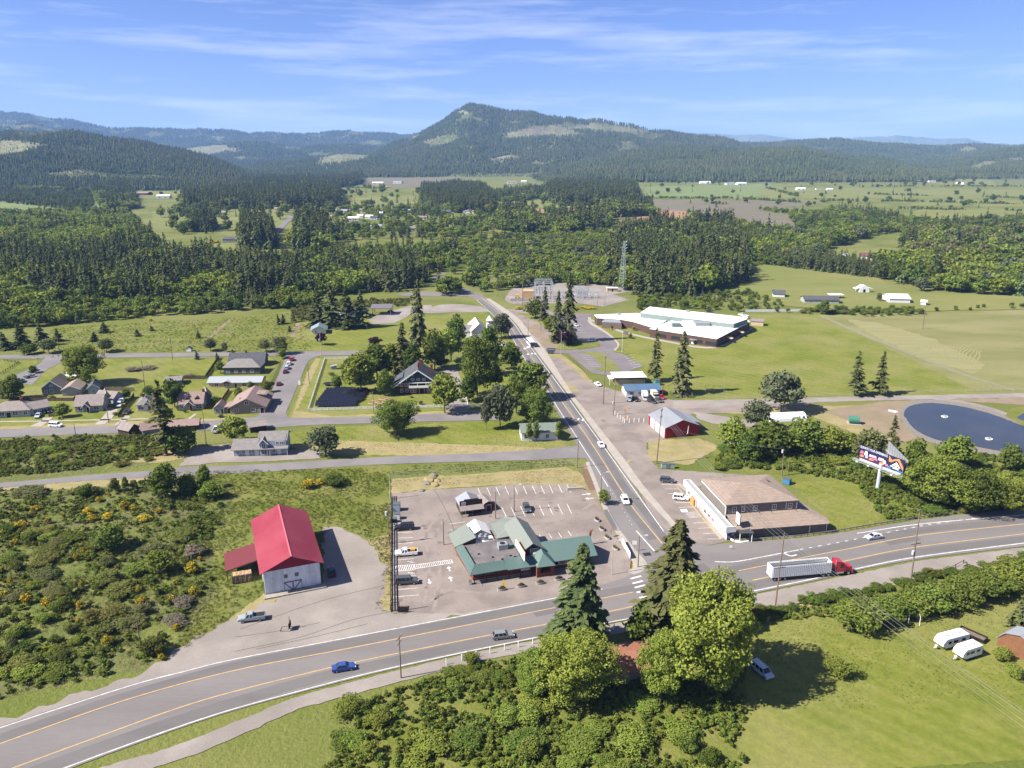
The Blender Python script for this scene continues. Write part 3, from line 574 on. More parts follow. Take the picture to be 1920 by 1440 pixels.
def trunk_mesh(seed, conif=True, bark=None, h0=.95, r=.016, limbs=4):
 g = random.Random(seed); mb = MB()
 if conif: mb.tube((0, 0, -.01), (0, 0, h0), r, .002, 6)
 else:
  q = (g.uniform(-.02, .02), g.uniform(-.02, .02), .34); mb.tube((0, 0, -.01), q, r * 1.4, r * .9, 7)
  for k in range(limbs):
   a = k * 6.28 / limbs + g.random(); mb.tube(q, (math.cos(a) * .30, math.sin(a) * .30, .5 + .3 * g.random()), r * .65, r * .15, 5)
  mb.tube(q, (g.uniform(-.05, .05), g.uniform(-.05, .05), .8), r * .7, r * .15, 5)
 return mb.mesh('trunk', bark or BARK)
def merged(crown, trunk):
 """small distant copies: crown and trunk in one mesh"""
 bm = bmesh.new(); bm.from_mesh(crown); lay = bm.verts.layers.float.get('tint'); n0 = len(bm.faces)
 bm.from_mesh(trunk); bm.faces.ensure_lookup_table()
 for f in bm.faces[n0:]: f.material_index = 1
 me = bpy.data.meshes.new('tree'); bm.to_mesh(me); bm.free(); me.materials.append(crown.materials[0]); me.materials.append(trunk.materials[0]); return me
# prototypes: (crown mesh, trunk mesh, radius/height)
TC, TB = trunk_mesh(1), trunk_mesh(2, False, None, r=.015, limbs=7)
TBG = trunk_mesh(3, False, GBARK, r=.012)
P_ = {}
def proto(kind, seed):
 k = (kind, seed)
 if k in P_: return P_[k]
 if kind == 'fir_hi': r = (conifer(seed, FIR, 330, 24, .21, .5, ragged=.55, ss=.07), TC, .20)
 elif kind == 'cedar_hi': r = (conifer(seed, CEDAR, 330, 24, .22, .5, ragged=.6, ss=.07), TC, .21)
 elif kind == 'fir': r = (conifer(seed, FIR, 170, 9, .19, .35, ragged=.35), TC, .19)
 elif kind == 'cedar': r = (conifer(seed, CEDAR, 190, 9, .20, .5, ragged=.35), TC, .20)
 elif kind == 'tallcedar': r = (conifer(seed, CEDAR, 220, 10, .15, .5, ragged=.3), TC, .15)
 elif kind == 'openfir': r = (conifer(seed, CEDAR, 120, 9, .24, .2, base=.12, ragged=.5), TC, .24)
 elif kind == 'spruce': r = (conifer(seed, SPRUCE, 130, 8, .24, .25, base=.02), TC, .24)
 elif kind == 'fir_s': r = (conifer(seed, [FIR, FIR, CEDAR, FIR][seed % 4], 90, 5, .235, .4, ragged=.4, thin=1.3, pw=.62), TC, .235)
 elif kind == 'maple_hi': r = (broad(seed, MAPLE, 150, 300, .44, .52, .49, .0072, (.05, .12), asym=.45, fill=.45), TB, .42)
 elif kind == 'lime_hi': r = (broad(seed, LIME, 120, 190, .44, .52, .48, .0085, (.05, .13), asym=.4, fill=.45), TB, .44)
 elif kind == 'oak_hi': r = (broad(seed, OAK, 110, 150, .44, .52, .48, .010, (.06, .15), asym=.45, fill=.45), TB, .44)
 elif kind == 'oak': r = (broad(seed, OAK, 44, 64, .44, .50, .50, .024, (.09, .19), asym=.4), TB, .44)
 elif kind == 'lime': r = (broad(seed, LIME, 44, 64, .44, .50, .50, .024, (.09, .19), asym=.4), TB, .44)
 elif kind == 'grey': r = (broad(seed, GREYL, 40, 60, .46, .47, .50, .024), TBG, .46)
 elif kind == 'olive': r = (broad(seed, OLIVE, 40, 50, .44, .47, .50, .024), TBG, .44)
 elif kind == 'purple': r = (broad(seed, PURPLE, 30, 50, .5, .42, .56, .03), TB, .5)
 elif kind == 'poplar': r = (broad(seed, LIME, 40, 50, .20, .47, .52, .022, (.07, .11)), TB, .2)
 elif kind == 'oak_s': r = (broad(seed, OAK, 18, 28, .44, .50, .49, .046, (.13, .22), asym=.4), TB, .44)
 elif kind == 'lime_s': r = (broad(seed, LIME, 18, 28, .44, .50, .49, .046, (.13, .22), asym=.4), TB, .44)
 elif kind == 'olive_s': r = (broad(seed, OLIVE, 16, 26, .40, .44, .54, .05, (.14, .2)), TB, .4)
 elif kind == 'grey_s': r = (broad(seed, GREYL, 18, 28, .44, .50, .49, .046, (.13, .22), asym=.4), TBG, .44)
 P_[k] = r; return r
def bush_mesh(seed, m, nc=34, per=130, leaf=.022, flat_=.9): return broad(seed, m, nc, per, .62, .5 * flat_, .42, leaf, (.12, .25), asym=.4, fill=.3)
def tree(name, kind, seed, base, h, w=None, label='', cat='tree', group=None, crown='crown'):
 """base: world point; w: crown width in metres"""
 c, t, rr = proto(kind, seed)
 sx = h if not w else w / 2 / rr
 o = thing(name, label, cat, base, random.random() * 6.28, group); o.scale = (sx, sx, h)
 link(crown, c, o); link('trunk', t, o); return o
def shrub(name, me, base, w, h, label, group=None, cat='shrub'):
 o = thing(name, label, cat, base, random.random() * 6.28, group, me); o.scale = (w / 1.25, w / 1.25, h); return o
# ------------------------------------------------------------------ geometry-node scatter for what nobody could count
def scatter(name, pts, meshes, sc, label=None, zs=None, kindidx=None):
 """pts (n,3), sc (n,) sizes; one object of kind stuff"""
 n = len(pts)
 if n == 0: return
 me = bpy.data.meshes.new(name); me.vertices.add(n); me.vertices.foreach_set('co', np.asarray(pts, np.float32).reshape(-1))
 sc = np.asarray(sc, np.float32); zs = np.ones(n) if zs is None else zs
 s3 = np.stack([sc, sc, sc * zs], 1).astype(np.float32)
 a = me.attributes.new('size', 'FLOAT_VECTOR', 'POINT'); a.data.foreach_set('vector', s3.reshape(-1))
 a = me.attributes.new('turn', 'FLOAT', 'POINT'); a.data.foreach_set('value', (RNG.random(n) * 6.283).astype(np.float32))
 idx = RNG.integers(0, len(meshes), n) if kindidx is None else kindidx
 a = me.attributes.new('which', 'INT', 'POINT'); a.data.foreach_set('value', np.asarray(idx, np.int32))
 o = link(name, me, kind='stuff')
 if label: o['label'] = label
 c = bpy.data.collections.new(name + '_kinds')
 for i, m in enumerate(meshes): c.objects.link(bpy.data.objects.new('%s_kind_%02d' % (name, i), m))
 t = bpy.data.node_groups.new(name + '_nodes', 'GeometryNodeTree')
 t.interface.new_socket('Geometry', in_out='INPUT', socket_type='NodeSocketGeometry'); t.interface.new_socket('Geometry', in_out='OUTPUT', socket_type='NodeSocketGeometry')
 N = t.nodes.new; K = t.links.new
 gi, go = N('NodeGroupInput'), N('NodeGroupOutput'); ip = N('GeometryNodeInstanceOnPoints'); ci = N('GeometryNodeCollectionInfo')
 ci.inputs['Collection'].default_value = c; ci.inputs['Separate Children'].default_value = True; ci.inputs['Reset Children'].default_value = True
 ip.inputs['Pick Instance'].default_value = True
 def na(nm, ty):
  x = N('GeometryNodeInputNamedAttribute'); x.data_type = ty; x.inputs['Name'].default_value = nm; return x.outputs['Attribute']
 cx = N('ShaderNodeCombineXYZ'); K(na('turn', 'FLOAT'), cx.inputs['Z'])
 K(gi.outputs[0], ip.inputs['Points']); K(ci.outputs[0], ip.inputs['Instance']); K(na('which', 'INT'), ip.inputs['Instance Index'])
 K(cx.outputs[0], ip.inputs['Rotation']); K(na('size', 'FLOAT_VECTOR'), ip.inputs['Scale']); K(ip.outputs[0], go.inputs[0])
 md = o.modifiers.new('scatter', 'NODES'); md.node_group = t
 return o
def scatter_px(poly, spacing, g=RNG, z=0.0, minfrac=None):
 """random points on the ground inside a traced pixel polygon, about one per spacing**2 square metres"""
 Wp = np.array([tuple(at(*p))[:2] for p in poly]); lo, hi = Wp.min(0), Wp.max(0); A = np.prod(hi - lo)
 n = int(A / spacing ** 2)
 if n > 400000: n = 400000
 nx = max(1, int((hi[0] - lo[0]) / spacing)); ny = max(1, int((hi[1] - lo[1]) / spacing))
 X, Y = np.meshgrid(np.arange(nx), np.arange(ny)); X = X.ravel() + g.random(X.size); Y = Y.ravel() + g.random(Y.size)
 P = np.stack([lo[0] + X * spacing, lo[1] + Y * spacing], 1)
 k = inpoly(P[:, 0], P[:, 1], Wp); P = P[k]
 return np.c_[P, np.full(len(P), z)]
# ------------------------------------------------------------------ hills
HILLM = mat('hill_grass', (.075, .095, .035), (.12, .13, .05), s=.006, c3=(.16, .14, .085), s3=.004, k3=.5, fine=.2, fs=.05, spec=.05)
CUTM = mat('clearcut_slope', (.150, .150, .076), (.125, .132, .064), s=.01, c3=(.145, .125, .085), s3=.006, fine=.3, fs=.03, spec=.05)
hill_pts = [];
def hill(crest, Dc, Df, back, cuts=(), spacing=9, th=(14, 30), rough=.06, seed=0, pw=1.25, dens=1.0, sparse=1.0):
 C = [zat(x, y, Dc + (dd[0] if dd else 0)) for x, y, *dd in crest]
 xs = np.array([c.x for c in C]); ys = np.array([c.y for c in C]); zs = np.array([max(c.z, 1) for c in C])
 nu, nv = 150, 44; U = np.linspace(0, 1, nu); cum = np.r_[0, np.cumsum(np.abs(np.diff(xs)))]; cum /= cum[-1]
 X = np.interp(U, cum, xs); Yc = np.interp(U, cum, ys); Z = np.interp(U, cum, zs)
 Z = Z * (1 + np.array([.05 * noise.noise(Vector((x * .006, seed, 0))) + .028 * noise.noise(Vector((x * .02, seed, 4))) for x in X]))
 g = np.random.default_rng(seed); V = np.concatenate([np.linspace(0, 1, 32), np.linspace(1.06, 2, 12)])
 verts = np.zeros((nv, nu, 3))
 for i, v in enumerate(V):
  if v <= 1: y = Df + (Yc - Df) * v; prof = v ** pw
  else: y = Yc + back * (v - 1); prof = max(0, 1 - (v - 1)) ** 1.3
  for j in range(nu):
   p = Vector((X[j] * .0022, y[j] * .0022 if hasattr(y, '__len__') else y * .0022, seed * 3.1))
   e = noise.fractal(p, 1.0, 2.0, 4) * Z[j] * rough * 9 * min(v, 1) * (1 - min(v, 1)) if v < 1 else 0
   sc = 1 + (0 if v >= 1 else 0)
   yy = y[j] if hasattr(y, '__len__') else y
   xx = X[j] * (yy / Yc[j])
   verts[i, j] = (xx, yy, max(-2, Z[j] * prof + e))
 edge = np.minimum(1, np.minimum(np.arange(nu), np.arange(nu)[::-1]) / 6); verts[:, :, 2] = verts[:, :, 2] * edge[None] - 1 * (1 - edge[None])
 me = bpy.data.meshes.new('hills'); vi = verts.reshape(-1, 3)
 F = [(i * nu + j, i * nu + j + 1, (i + 1) * nu + j + 1, (i + 1) * nu + j) for i in range(nv - 1) for j in range(nu - 1)]
 me.from_pydata(vi.tolist(), [], F); me.materials.append(HILLM); me.materials.append(CUTM)
 cen = np.array([vi[list(f)].mean(0) for f in F]); px, py = proj(cen[:, 0], cen[:, 1], cen[:, 2])
 cutm = np.zeros(len(F), bool)
 for c in cuts: cutm |= inpoly(px, py, c)
 me.polygons.foreach_set('material_index', cutm.astype(np.int32)); me.polygons.foreach_set('use_smooth', [True] * len(F)); me.update()
 link('hills', me, kind='structure')
 # forest on the slope, on the cells that face the camera
 P = []
 for i in range(33):
  if i >= nv - 1: break
  a, b = verts[i, :-1], verts[i, 1:]; c = verts[i + 1, :-1]
  area = np.linalg.norm(np.cross(b - a, c - a), axis=1); cnt = g.poisson(area / spacing ** 2 * dens)
  k = np.repeat(np.arange(nu - 1), cnt); s, t = g.random(len(k)), g.random(len(k))
  d = verts[i + 1, 1:]
  q = (a[k] * ((1 - s) * (1 - t))[:, None] + b[k] * (s * (1 - t))[:, None] + c[k] * ((1 - s) * t)[:, None] + d[k] * (s * t)[:, None])
  P.append(q)
 P = np.vstack(P); px, py = proj(P[:, 0], P[:, 1], P[:, 2])
 keep = (px > -120) & (px < 2040) & (P[:, 2] > 1)
 wx = px + g.normal(0, 4, len(P)); wy = py + g.normal(0, 1.5, len(P)); inc = np.zeros(len(P), bool)
 for c in cuts: inc |= inpoly(wx, wy, c)
 keep &= ~(inc & (g.random(len(P)) > .16)); P = P[keep]; inc = inc[keep]
 patch = np.array([noise.noise(Vector((p[0] * .004, p[1] * .004, seed))) for p in P[::1]])
 s = th[0] + (th[1] - th[0]) * (np.clip(patch * 1.5 + .5, 0, 1) * .6 + .4 * g.random(len(P)))
 s = np.where(inc, s * (.25 + .3 * g.random(len(P)) ** 3), s * np.where(patch < -.28, .45, 1))
 hill_pts.append((P, s, patch))
hill([(1180, 268), (1260, 250), (1300, 249), (1380, 253), (1430, 252), (1500, 262), (1560, 270)], 15000, 13000, 2500, spacing=1e9, seed=31)
hill([(1560, 272), (1600, 258), (1690, 254), (1760, 260), (1810, 259), (1850, 268), (1950, 272)], 15000, 13000, 2500, spacing=1e9, seed=32)
hill([(-160, 196), (0, 210), (60, 217), (160, 232), (210, 243), (270, 241), (300, 243), (420, 245), (470, 252), (510, 250), (560, 253), (600, 251), (660, 246), (700, 252), (770, 252), (860, 262)], 8500, 6500, 2000, spacing=17, th=(26, 40), seed=1)
hill([(-200, 260), (-60, 236), (60, 231), (90, 240), (200, 262), (330, 282), (400, 272), (480, 268), (560, 276), (660, 272), (740, 282), (860, 300)], 6200, 4800, 1200, spacing=15, th=(20, 34), seed=2, cuts=[[(340, 285), (355, 266), (410, 268), (455, 284), (380, 290)]])
hill([(640, 325), (700, 288), (740, 268), (770, 260), (800, 245), (825, 230), (850, 212), (868, 203), (885, 199), (915, 200), (940, 208), (960, 212), (1000, 212), (1030, 218), (1080, 226), (1130, 229), (1180, 237), (1240, 246), (1310, 256), (1360, 262), (1440, 290), (1500, 320)], 5200, 3300, 1800, spacing=10.5, th=(16, 30), seed=3, pw=1.35,
  cuts=[[(935, 262), (950, 250), (1000, 236), (1050, 233), (1090, 252), (1085, 258), (1020, 258)], [(1060, 240), (1120, 229), (1240, 246), (1150, 252)], [(752, 268), (766, 252), (792, 246), (782, 262)], [(850, 212), (868, 206), (890, 214), (868, 216)], [(905, 300), (960, 290), (1000, 294), (920, 306)], [(640, 310), (680, 280), (684, 300), (660, 308)]])
hill([(1100, 300), (1230, 268), (1290, 262), (1350, 268), (1440, 270), (1500, 266), (1570, 262), (1640, 270), (1760, 276), (1820, 272), (1900, 276), (2060, 268)], 6000, 4300, 1500, spacing=13, th=(18, 32), seed=4, cuts=[[(1790, 280), (1820, 274), (1838, 284), (1800, 288)]])
hill([(980, 330), (1150, 292), (1280, 278), (1420, 280), (1500, 276), (1560, 290), (1640, 300), (1700, 312), (1800, 330), (1900, 340), (2000, 345)], 3900, 2700, 1200, spacing=9, th=(18, 32), seed=5, pw=1.0)
hill([(1640, 330), (1740, 305), (1800, 296), (1880, 282), (1960, 276), (2100, 270)], 4600, 3000, 1200, spacing=10, th=(16, 28), seed=6, cuts=[[(1800, 318), (1850, 300), (1880, 306), (1830, 322)], [(1880, 300), (1920, 292), (1920, 306)]])
hill([(-260, 280), (-100, 262), (20, 250), (60, 248), (100, 247), (150, 250), (200, 262), (250, 268), (300, 280), (350, 286), (400, 300), (440, 318), (480, 336)], 3200, 2100, 900, spacing=8.5, th=(16, 30), seed=7, pw=1.15, cuts=[[(-60, 300), (-60, 262), (40, 264), (100, 274), (45, 292), (20, 298)], [(155, 302), (220, 296), (215, 302)]])
hill([(430, 335), (520, 306), (580, 300), (640, 288), (700, 292), (760, 300), (860, 325)], 4400, 3200, 900, spacing=11, th=(16, 26), seed=8, cuts=[[(585, 312), (600, 296), (655, 280), (690, 282), (690, 300), (640, 308)]])
# ------------------------------------------------------------------ woods on the valley floor: (polygon, spacing, {kind: weight}, height range)
CON, MIX, DEC = dict(c=.8, o=.1, l=.1), dict(c=.36, o=.26, l=.38), dict(c=.04, o=.28, l=.58, g=.1)
WOODS = [
 ([(-60, 345), (0, 338), (440, 336), (500, 345), (480, 352), (330, 352), (200, 362), (-60, 360)], 9, MIX, (14, 26)),
 ([(330, 344), (640, 340), (680, 330), (680, 345), (640, 352), (450, 352)], 9, CON, (18, 28)),
 ([(-60, 352), (140, 352), (170, 366), (180, 385), (150, 396), (-60, 372)], 11, dict(c=.6, o=.4), (9, 16)),
 ([(170, 360), (250, 352), (260, 392), (200, 398)], 8, MIX, (14, 24)),
 ([(340, 372), (480, 366), (640, 366), (640, 386), (540, 392), (345, 392)], 8, CON, (20, 30)),
 ([(640, 392), (800, 386), (830, 404), (780, 410), (640, 396)], 15, dict(c=.2, o=.4, l=.4), (7, 13)),
 ([(790, 388), (790, 356), (900, 352), (925, 372), (925, 400), (860, 400)], 6.5, CON, (16, 24)),
 ([(900, 366), (1010, 356), (1020, 372), (940, 380)], 8, MIX, (12, 22)),
 ([(1010, 372), (1040, 352), (1190, 354), (1200, 372), (1130, 386), (1050, 386)], 7, CON, (18, 28)),
 ([(1160, 408), (1130, 390), (1215, 388), (1230, 405)], 7, MIX, (18, 30)),
 ([(930, 430), (935, 405), (985, 396), (1010, 420), (1060, 412), (1150, 400), (1140, 428), (1060, 440), (980, 440)], 9, MIX, (16, 28)),
 ([(550, 430), (600, 420), (760, 424), (850, 420), (930, 404), (930, 436), (850, 450), (700, 450), (570, 460)], 15, dict(c=.3, o=.25, l=.45), (8, 19)),
 ([(-60, 405), (180, 402), (240, 402), (268, 436), (300, 462), (250, 466), (60, 478), (-60, 460)], 8.5, dict(c=.08, o=.2, l=.72), (14, 22)),
 ([(-60, 462), (60, 480), (250, 468), (340, 478), (480, 500), (570, 506), (760, 500), (800, 530), (760, 545), (600, 556), (420, 560), (330, 565), (180, 575), (60, 590), (-60, 600)], 7.2, dict(c=.55, o=.2, l=.25), (13, 22)),
 ([(450, 494), (560, 488), (640, 474), (780, 468), (860, 466), (880, 490), (860, 530), (800, 530), (700, 498), (560, 502)], 8.6, dict(c=.25, o=.27, l=.48), (11, 20)),
 ([(-60, 604), (60, 592), (180, 577), (330, 567), (500, 560), (600, 556), (600, 574), (480, 582), (330, 592), (200, 602), (80, 612), (-60, 618)], 6.5, dict(c=.12, o=.4, l=.48), (7, 14)),
 ([(860, 450), (1000, 442), (1130, 432), (1180, 450), (1170, 500), (1120, 520), (960, 520), (880, 530), (870, 490)], 9, dict(c=.05, o=.2, l=.6, g=.15), (6, 13)),
 ([(1130, 470), (1220, 430), (1360, 420), (1400, 470), (1395, 530), (1300, 556), (1200, 556), (1140, 535)], 7, dict(c=.55, o=.3, l=.15), (14, 26)),
 ([(960, 530), (1120, 520), (1200, 530), (1180, 538), (1040, 534), (960, 540)], 6.5, dict(o=.6, l=.4), (8, 16)),
 ([(1330, 430), (1480, 435), (1640, 440), (1560, 466), (1520, 496), (1420, 490), (1380, 490), (1370, 450)], 10, dict(c=.05, o=.3, l=.5, g=.15), (13, 22)),
 ([(1420, 494), (1430, 480), (1520, 492), (1640, 506), (1660, 516), (1640, 522), (1520, 508)], 5, dict(c=.8, o=.2), (10, 14)),
 ([(1640, 498), (1720, 492), (1800, 500), (1930, 495), (1930, 556), (1850, 552), (1720, 545), (1650, 525)], 10, DEC, (14, 24)),
 ([(1690, 466), (1720, 440), (1930, 440), (1930, 492), (1800, 496), (1730, 488)], 9.5, dict(c=.12, o=.2, l=.3, v=.38), (15, 26)),
 ([(1500, 432), (1480, 410), (1560, 394), (1650, 404), (1760, 420), (1930, 412), (1930, 438), (1720, 438), (1640, 440)], 10, dict(c=.25, o=.4, l=.35), (9, 18)),
 ([(1320, 420), (1290, 400), (1350, 410), (1420, 424), (1400, 430)], 10, DEC, (8, 14)),
 ([(1200, 592), (1190, 560), (1290, 556), (1400, 548), (1480, 575), (1480, 586), (1380, 586), (1290, 583)], 6.5, dict(c=.12, o=.7, l=.18), (4, 8)),
 ([(1500, 582), (1560, 578), (1720, 582), (1740, 590), (1640, 594), (1520, 590)], 5, dict(o=.8, l=.2), (3.5, 6)),
 ([(1740, 582), (1930, 570), (1930, 580), (1760, 588)], 9, dict(o=.8, l=.2), (3, 5)),
 ([(362, 436), (362, 420), (404, 420), (404, 434)], 5.5, dict(c=1), (16, 24)),
 ([(452, 468), (452, 428), (512, 428), (516, 468)], 7, dict(c=.85, o=.15), (18, 30)),
 ([(552, 474), (556, 424), (606, 414), (630, 470)], 7.5, dict(c=.7, l=.3), (18, 30)),
 ([(600, 440), (606, 412), (650, 392), (720, 388), (840, 396), (850, 424), (740, 440)], 19, dict(c=.3, o=.3, l=.4), (6, 13)),
 ([(290, 398), (340, 394), (430, 392), (430, 400), (300, 404)], 14, dict(c=.3, o=.5, l=.2), (7, 14)),
 ([(400, 474), (460, 462), (540, 446), (550, 452), (470, 476)], 12, dict(o=.4, l=.6), (4, 8)),
 ([(820, 556), (840, 530), (890, 526), (880, 552)], 7, dict(o=.3, l=.7), (12, 18)),
 ([(890, 532), (960, 525), (1000, 530), (940, 545), (900, 550)], 7, DEC, (6, 10)),
 ([(1420, 392), (1600, 402), (1640, 412), (1560, 410), (1440, 398)], 12, DEC, (6, 12)),
]
def hedge_row(px, spacing, n=1):
 P = [at(*p) for p in px]; out = []
 for a, b in zip(P[:-1], P[1:]):
  k = max(1, int((b - a).length / spacing))
  out += [tuple(a.lerp(b, (i + random.random() * .8) / k) + Vector((random.uniform(-2.5, 2.5), random.uniform(-4, 4), 0))) for i in range(k)]
 return np.array(out)
ROWS = [([(1190, 372), (1380, 372), (1500, 380)], 10), ([(1480, 376), (1700, 378), (1930, 384)], 11), ([(1600, 364), (1930, 372)], 11), ([(1330, 382), (1420, 385)], 9), ([(1400, 436), (1530, 436)], 9),
  ([(1690, 392), (1930, 396)], 13), ([(1440, 353), (1500, 370), (1560, 382)], 12), ([(380, 350), (660, 352)], 14), ([(1600, 350), (1930, 350)], 20), ([(650, 352), (960, 356)], 18)]
allp = []
for poly, sp, mixw, hr in WOODS:
 P = scatter_px(poly, sp); n = len(P); ks = list(mixw); w = np.array([mixw[k] for k in ks]); cw = np.cumsum(w / w.sum())
 cl = np.array([noise.noise(Vector((p[0] * .02, p[1] * .02, 8))) + .5 * noise.noise(Vector((p[0] * .06, p[1] * .06, 4))) for p in P]) if n else np.zeros(0)
 rk = np.argsort(np.argsort(cl + RNG.normal(0, .13, n))) / max(n, 1); kk = np.minimum(np.searchsorted(cw, rk), len(ks) - 1)
 pn = np.array([noise.noise(Vector((p[0] * .015, p[1] * .015, 3))) for p in P]) if n else np.zeros(0)
 h = hr[0] + (hr[1] - hr[0]) * np.clip(.5 + pn * .7 + RNG.normal(0, .28, n), 0, 1.2)
 allp += [(p[0], p[1], h[i] * (1.12 if ks[kk[i]] == 'c' else .72), ks[kk[i]]) for i, p in enumerate(P)]
for px, sp in ROWS:
 for p in hedge_row(px, sp * .17):
  if noise.noise(Vector((p[0] * .01, p[1] * .01, 2))) > -.08: allp.append((p[0] + random.gauss(0, 3), p[1] + random.gauss(0, 5), random.uniform(2, 7), random.choice('ollog' if random.random() < .8 else 'c')))
# scattered trees between the far houses
for _ in range(420):
 x, y = random.uniform(300, 1100), random.uniform(352, 440); p = at(x, y); allp.append((p.x, p.y, random.uniform(7, 18), random.choice('cool')))
for _ in range(150):
 x, y = random.uniform(1150, 1925), random.choice([random.uniform(338, 352), random.gauss(372, 12)]); p = at(x, y); allp.append((p.x, p.y, random.uniform(7, 16), random.choice('coo')))
KEEP_OUT = [[(405, 474), (412, 448), (448, 448), (452, 476)], [(500, 442), (545, 396), (566, 396), (545, 440)], [(650, 430), (660, 404), (700, 404), (720, 430)], [(805, 510), (806, 520), (870, 555), (905, 555), (838, 510)]]
allp = [q for q in allp if not any(inpoly(*[np.array([v]) for v in proj(q[0], q[1], 0)], k)[0] for k in KEEP_OUT)]
near = {'c': [], 'o': []}
for q in allp: near['c' if q[3] == 'c' else 'o'].append(q)
GL = {'c': ('woodland_conifer', 'dark green conifer among the dense woods beyond the village', 'conifers of the woods beyond the village'),
  'o': ('woodland_tree', 'leafy green tree among the woods and scrub beyond the village', 'leafy trees of the woods beyond the village')}
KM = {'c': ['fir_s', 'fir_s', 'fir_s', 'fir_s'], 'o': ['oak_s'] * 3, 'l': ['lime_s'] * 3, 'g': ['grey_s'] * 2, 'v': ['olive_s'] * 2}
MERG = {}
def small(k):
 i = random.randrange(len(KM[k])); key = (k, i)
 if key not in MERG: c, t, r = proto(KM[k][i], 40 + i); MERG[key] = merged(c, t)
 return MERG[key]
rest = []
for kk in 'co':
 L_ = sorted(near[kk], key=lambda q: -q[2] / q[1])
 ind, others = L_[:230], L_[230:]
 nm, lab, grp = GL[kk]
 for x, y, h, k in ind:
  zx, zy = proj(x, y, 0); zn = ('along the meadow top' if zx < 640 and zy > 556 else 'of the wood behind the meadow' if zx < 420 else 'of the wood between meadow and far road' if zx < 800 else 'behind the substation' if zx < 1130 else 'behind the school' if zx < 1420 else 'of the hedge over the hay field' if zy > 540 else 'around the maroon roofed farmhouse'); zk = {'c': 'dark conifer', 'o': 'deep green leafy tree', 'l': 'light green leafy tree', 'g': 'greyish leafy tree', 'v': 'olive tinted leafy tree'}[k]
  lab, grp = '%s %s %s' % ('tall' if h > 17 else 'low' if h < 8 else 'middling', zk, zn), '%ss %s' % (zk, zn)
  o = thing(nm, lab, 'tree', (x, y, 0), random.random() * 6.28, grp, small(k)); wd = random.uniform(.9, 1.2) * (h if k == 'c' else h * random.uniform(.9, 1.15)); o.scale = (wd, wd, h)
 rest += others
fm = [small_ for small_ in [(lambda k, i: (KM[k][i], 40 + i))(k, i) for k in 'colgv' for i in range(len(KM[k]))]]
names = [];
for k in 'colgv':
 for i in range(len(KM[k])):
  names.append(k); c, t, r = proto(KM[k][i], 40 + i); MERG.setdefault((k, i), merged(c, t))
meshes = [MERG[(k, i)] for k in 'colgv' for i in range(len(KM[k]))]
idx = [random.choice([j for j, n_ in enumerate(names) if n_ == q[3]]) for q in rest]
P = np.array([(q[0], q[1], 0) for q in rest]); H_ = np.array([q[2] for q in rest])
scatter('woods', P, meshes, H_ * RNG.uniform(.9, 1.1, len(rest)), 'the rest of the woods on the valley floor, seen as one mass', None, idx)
# hillside forest
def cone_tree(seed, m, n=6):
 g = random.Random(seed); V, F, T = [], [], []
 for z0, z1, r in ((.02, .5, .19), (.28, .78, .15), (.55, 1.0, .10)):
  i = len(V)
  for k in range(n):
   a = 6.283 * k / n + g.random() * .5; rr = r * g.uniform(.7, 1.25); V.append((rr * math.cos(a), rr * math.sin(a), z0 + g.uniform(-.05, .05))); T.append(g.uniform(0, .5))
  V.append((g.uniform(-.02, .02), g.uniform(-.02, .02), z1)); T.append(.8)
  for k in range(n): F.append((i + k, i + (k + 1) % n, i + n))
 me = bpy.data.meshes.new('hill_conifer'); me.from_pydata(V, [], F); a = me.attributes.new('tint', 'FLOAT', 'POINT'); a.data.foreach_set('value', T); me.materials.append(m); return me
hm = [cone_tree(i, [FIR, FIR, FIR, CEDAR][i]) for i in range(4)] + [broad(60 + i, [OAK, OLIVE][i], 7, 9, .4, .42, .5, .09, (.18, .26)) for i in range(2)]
HP = np.vstack([h[0] for h in hill_pts]); HS = np.concatenate([h[1] for h in hill_pts]); HN = np.concatenate([h[2] for h in hill_pts])
dec = RNG.random(len(HP)) < np.clip(.22 - HN * .9, 0.03, .7)
hi_ = np.where(dec, RNG.integers(4, 6, len(HP)), np.where(np.array([noise.noise(Vector((p[0] * .0028, p[1] * .0028, 9))) for p in HP]) + RNG.normal(0, .15, len(HP)) > .12, 3, RNG.integers(0, 3, len(HP))))
print('hill trees', len(HP), 'woods', len(rest))
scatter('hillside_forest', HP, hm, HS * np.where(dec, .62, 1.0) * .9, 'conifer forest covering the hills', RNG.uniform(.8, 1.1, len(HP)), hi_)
# ------------------------------------------------------------------ haze: a closed box of thin even air round everything
hb = MB().box(-15800, 15800, -300, 17800, -3, 640)
hz = bpy.data.materials.new('haze_air'); hz.use_nodes = True; t = hz.node_tree; t.nodes.remove(t.nodes['Principled BSDF'])
pv = t.nodes.new('ShaderNodeVolumePrincipled'); pv.inputs['Color'].default_value = (.31, .53, 1, 1); pv.inputs['Density'].default_value = 5.2e-5; pv.inputs['Anisotropy'].default_value = 0.0
t.links.new(pv.outputs['Volume'], t.nodes['Material Output'].inputs['Volume'])
obj('haze', hb, hz, kind='stuff')
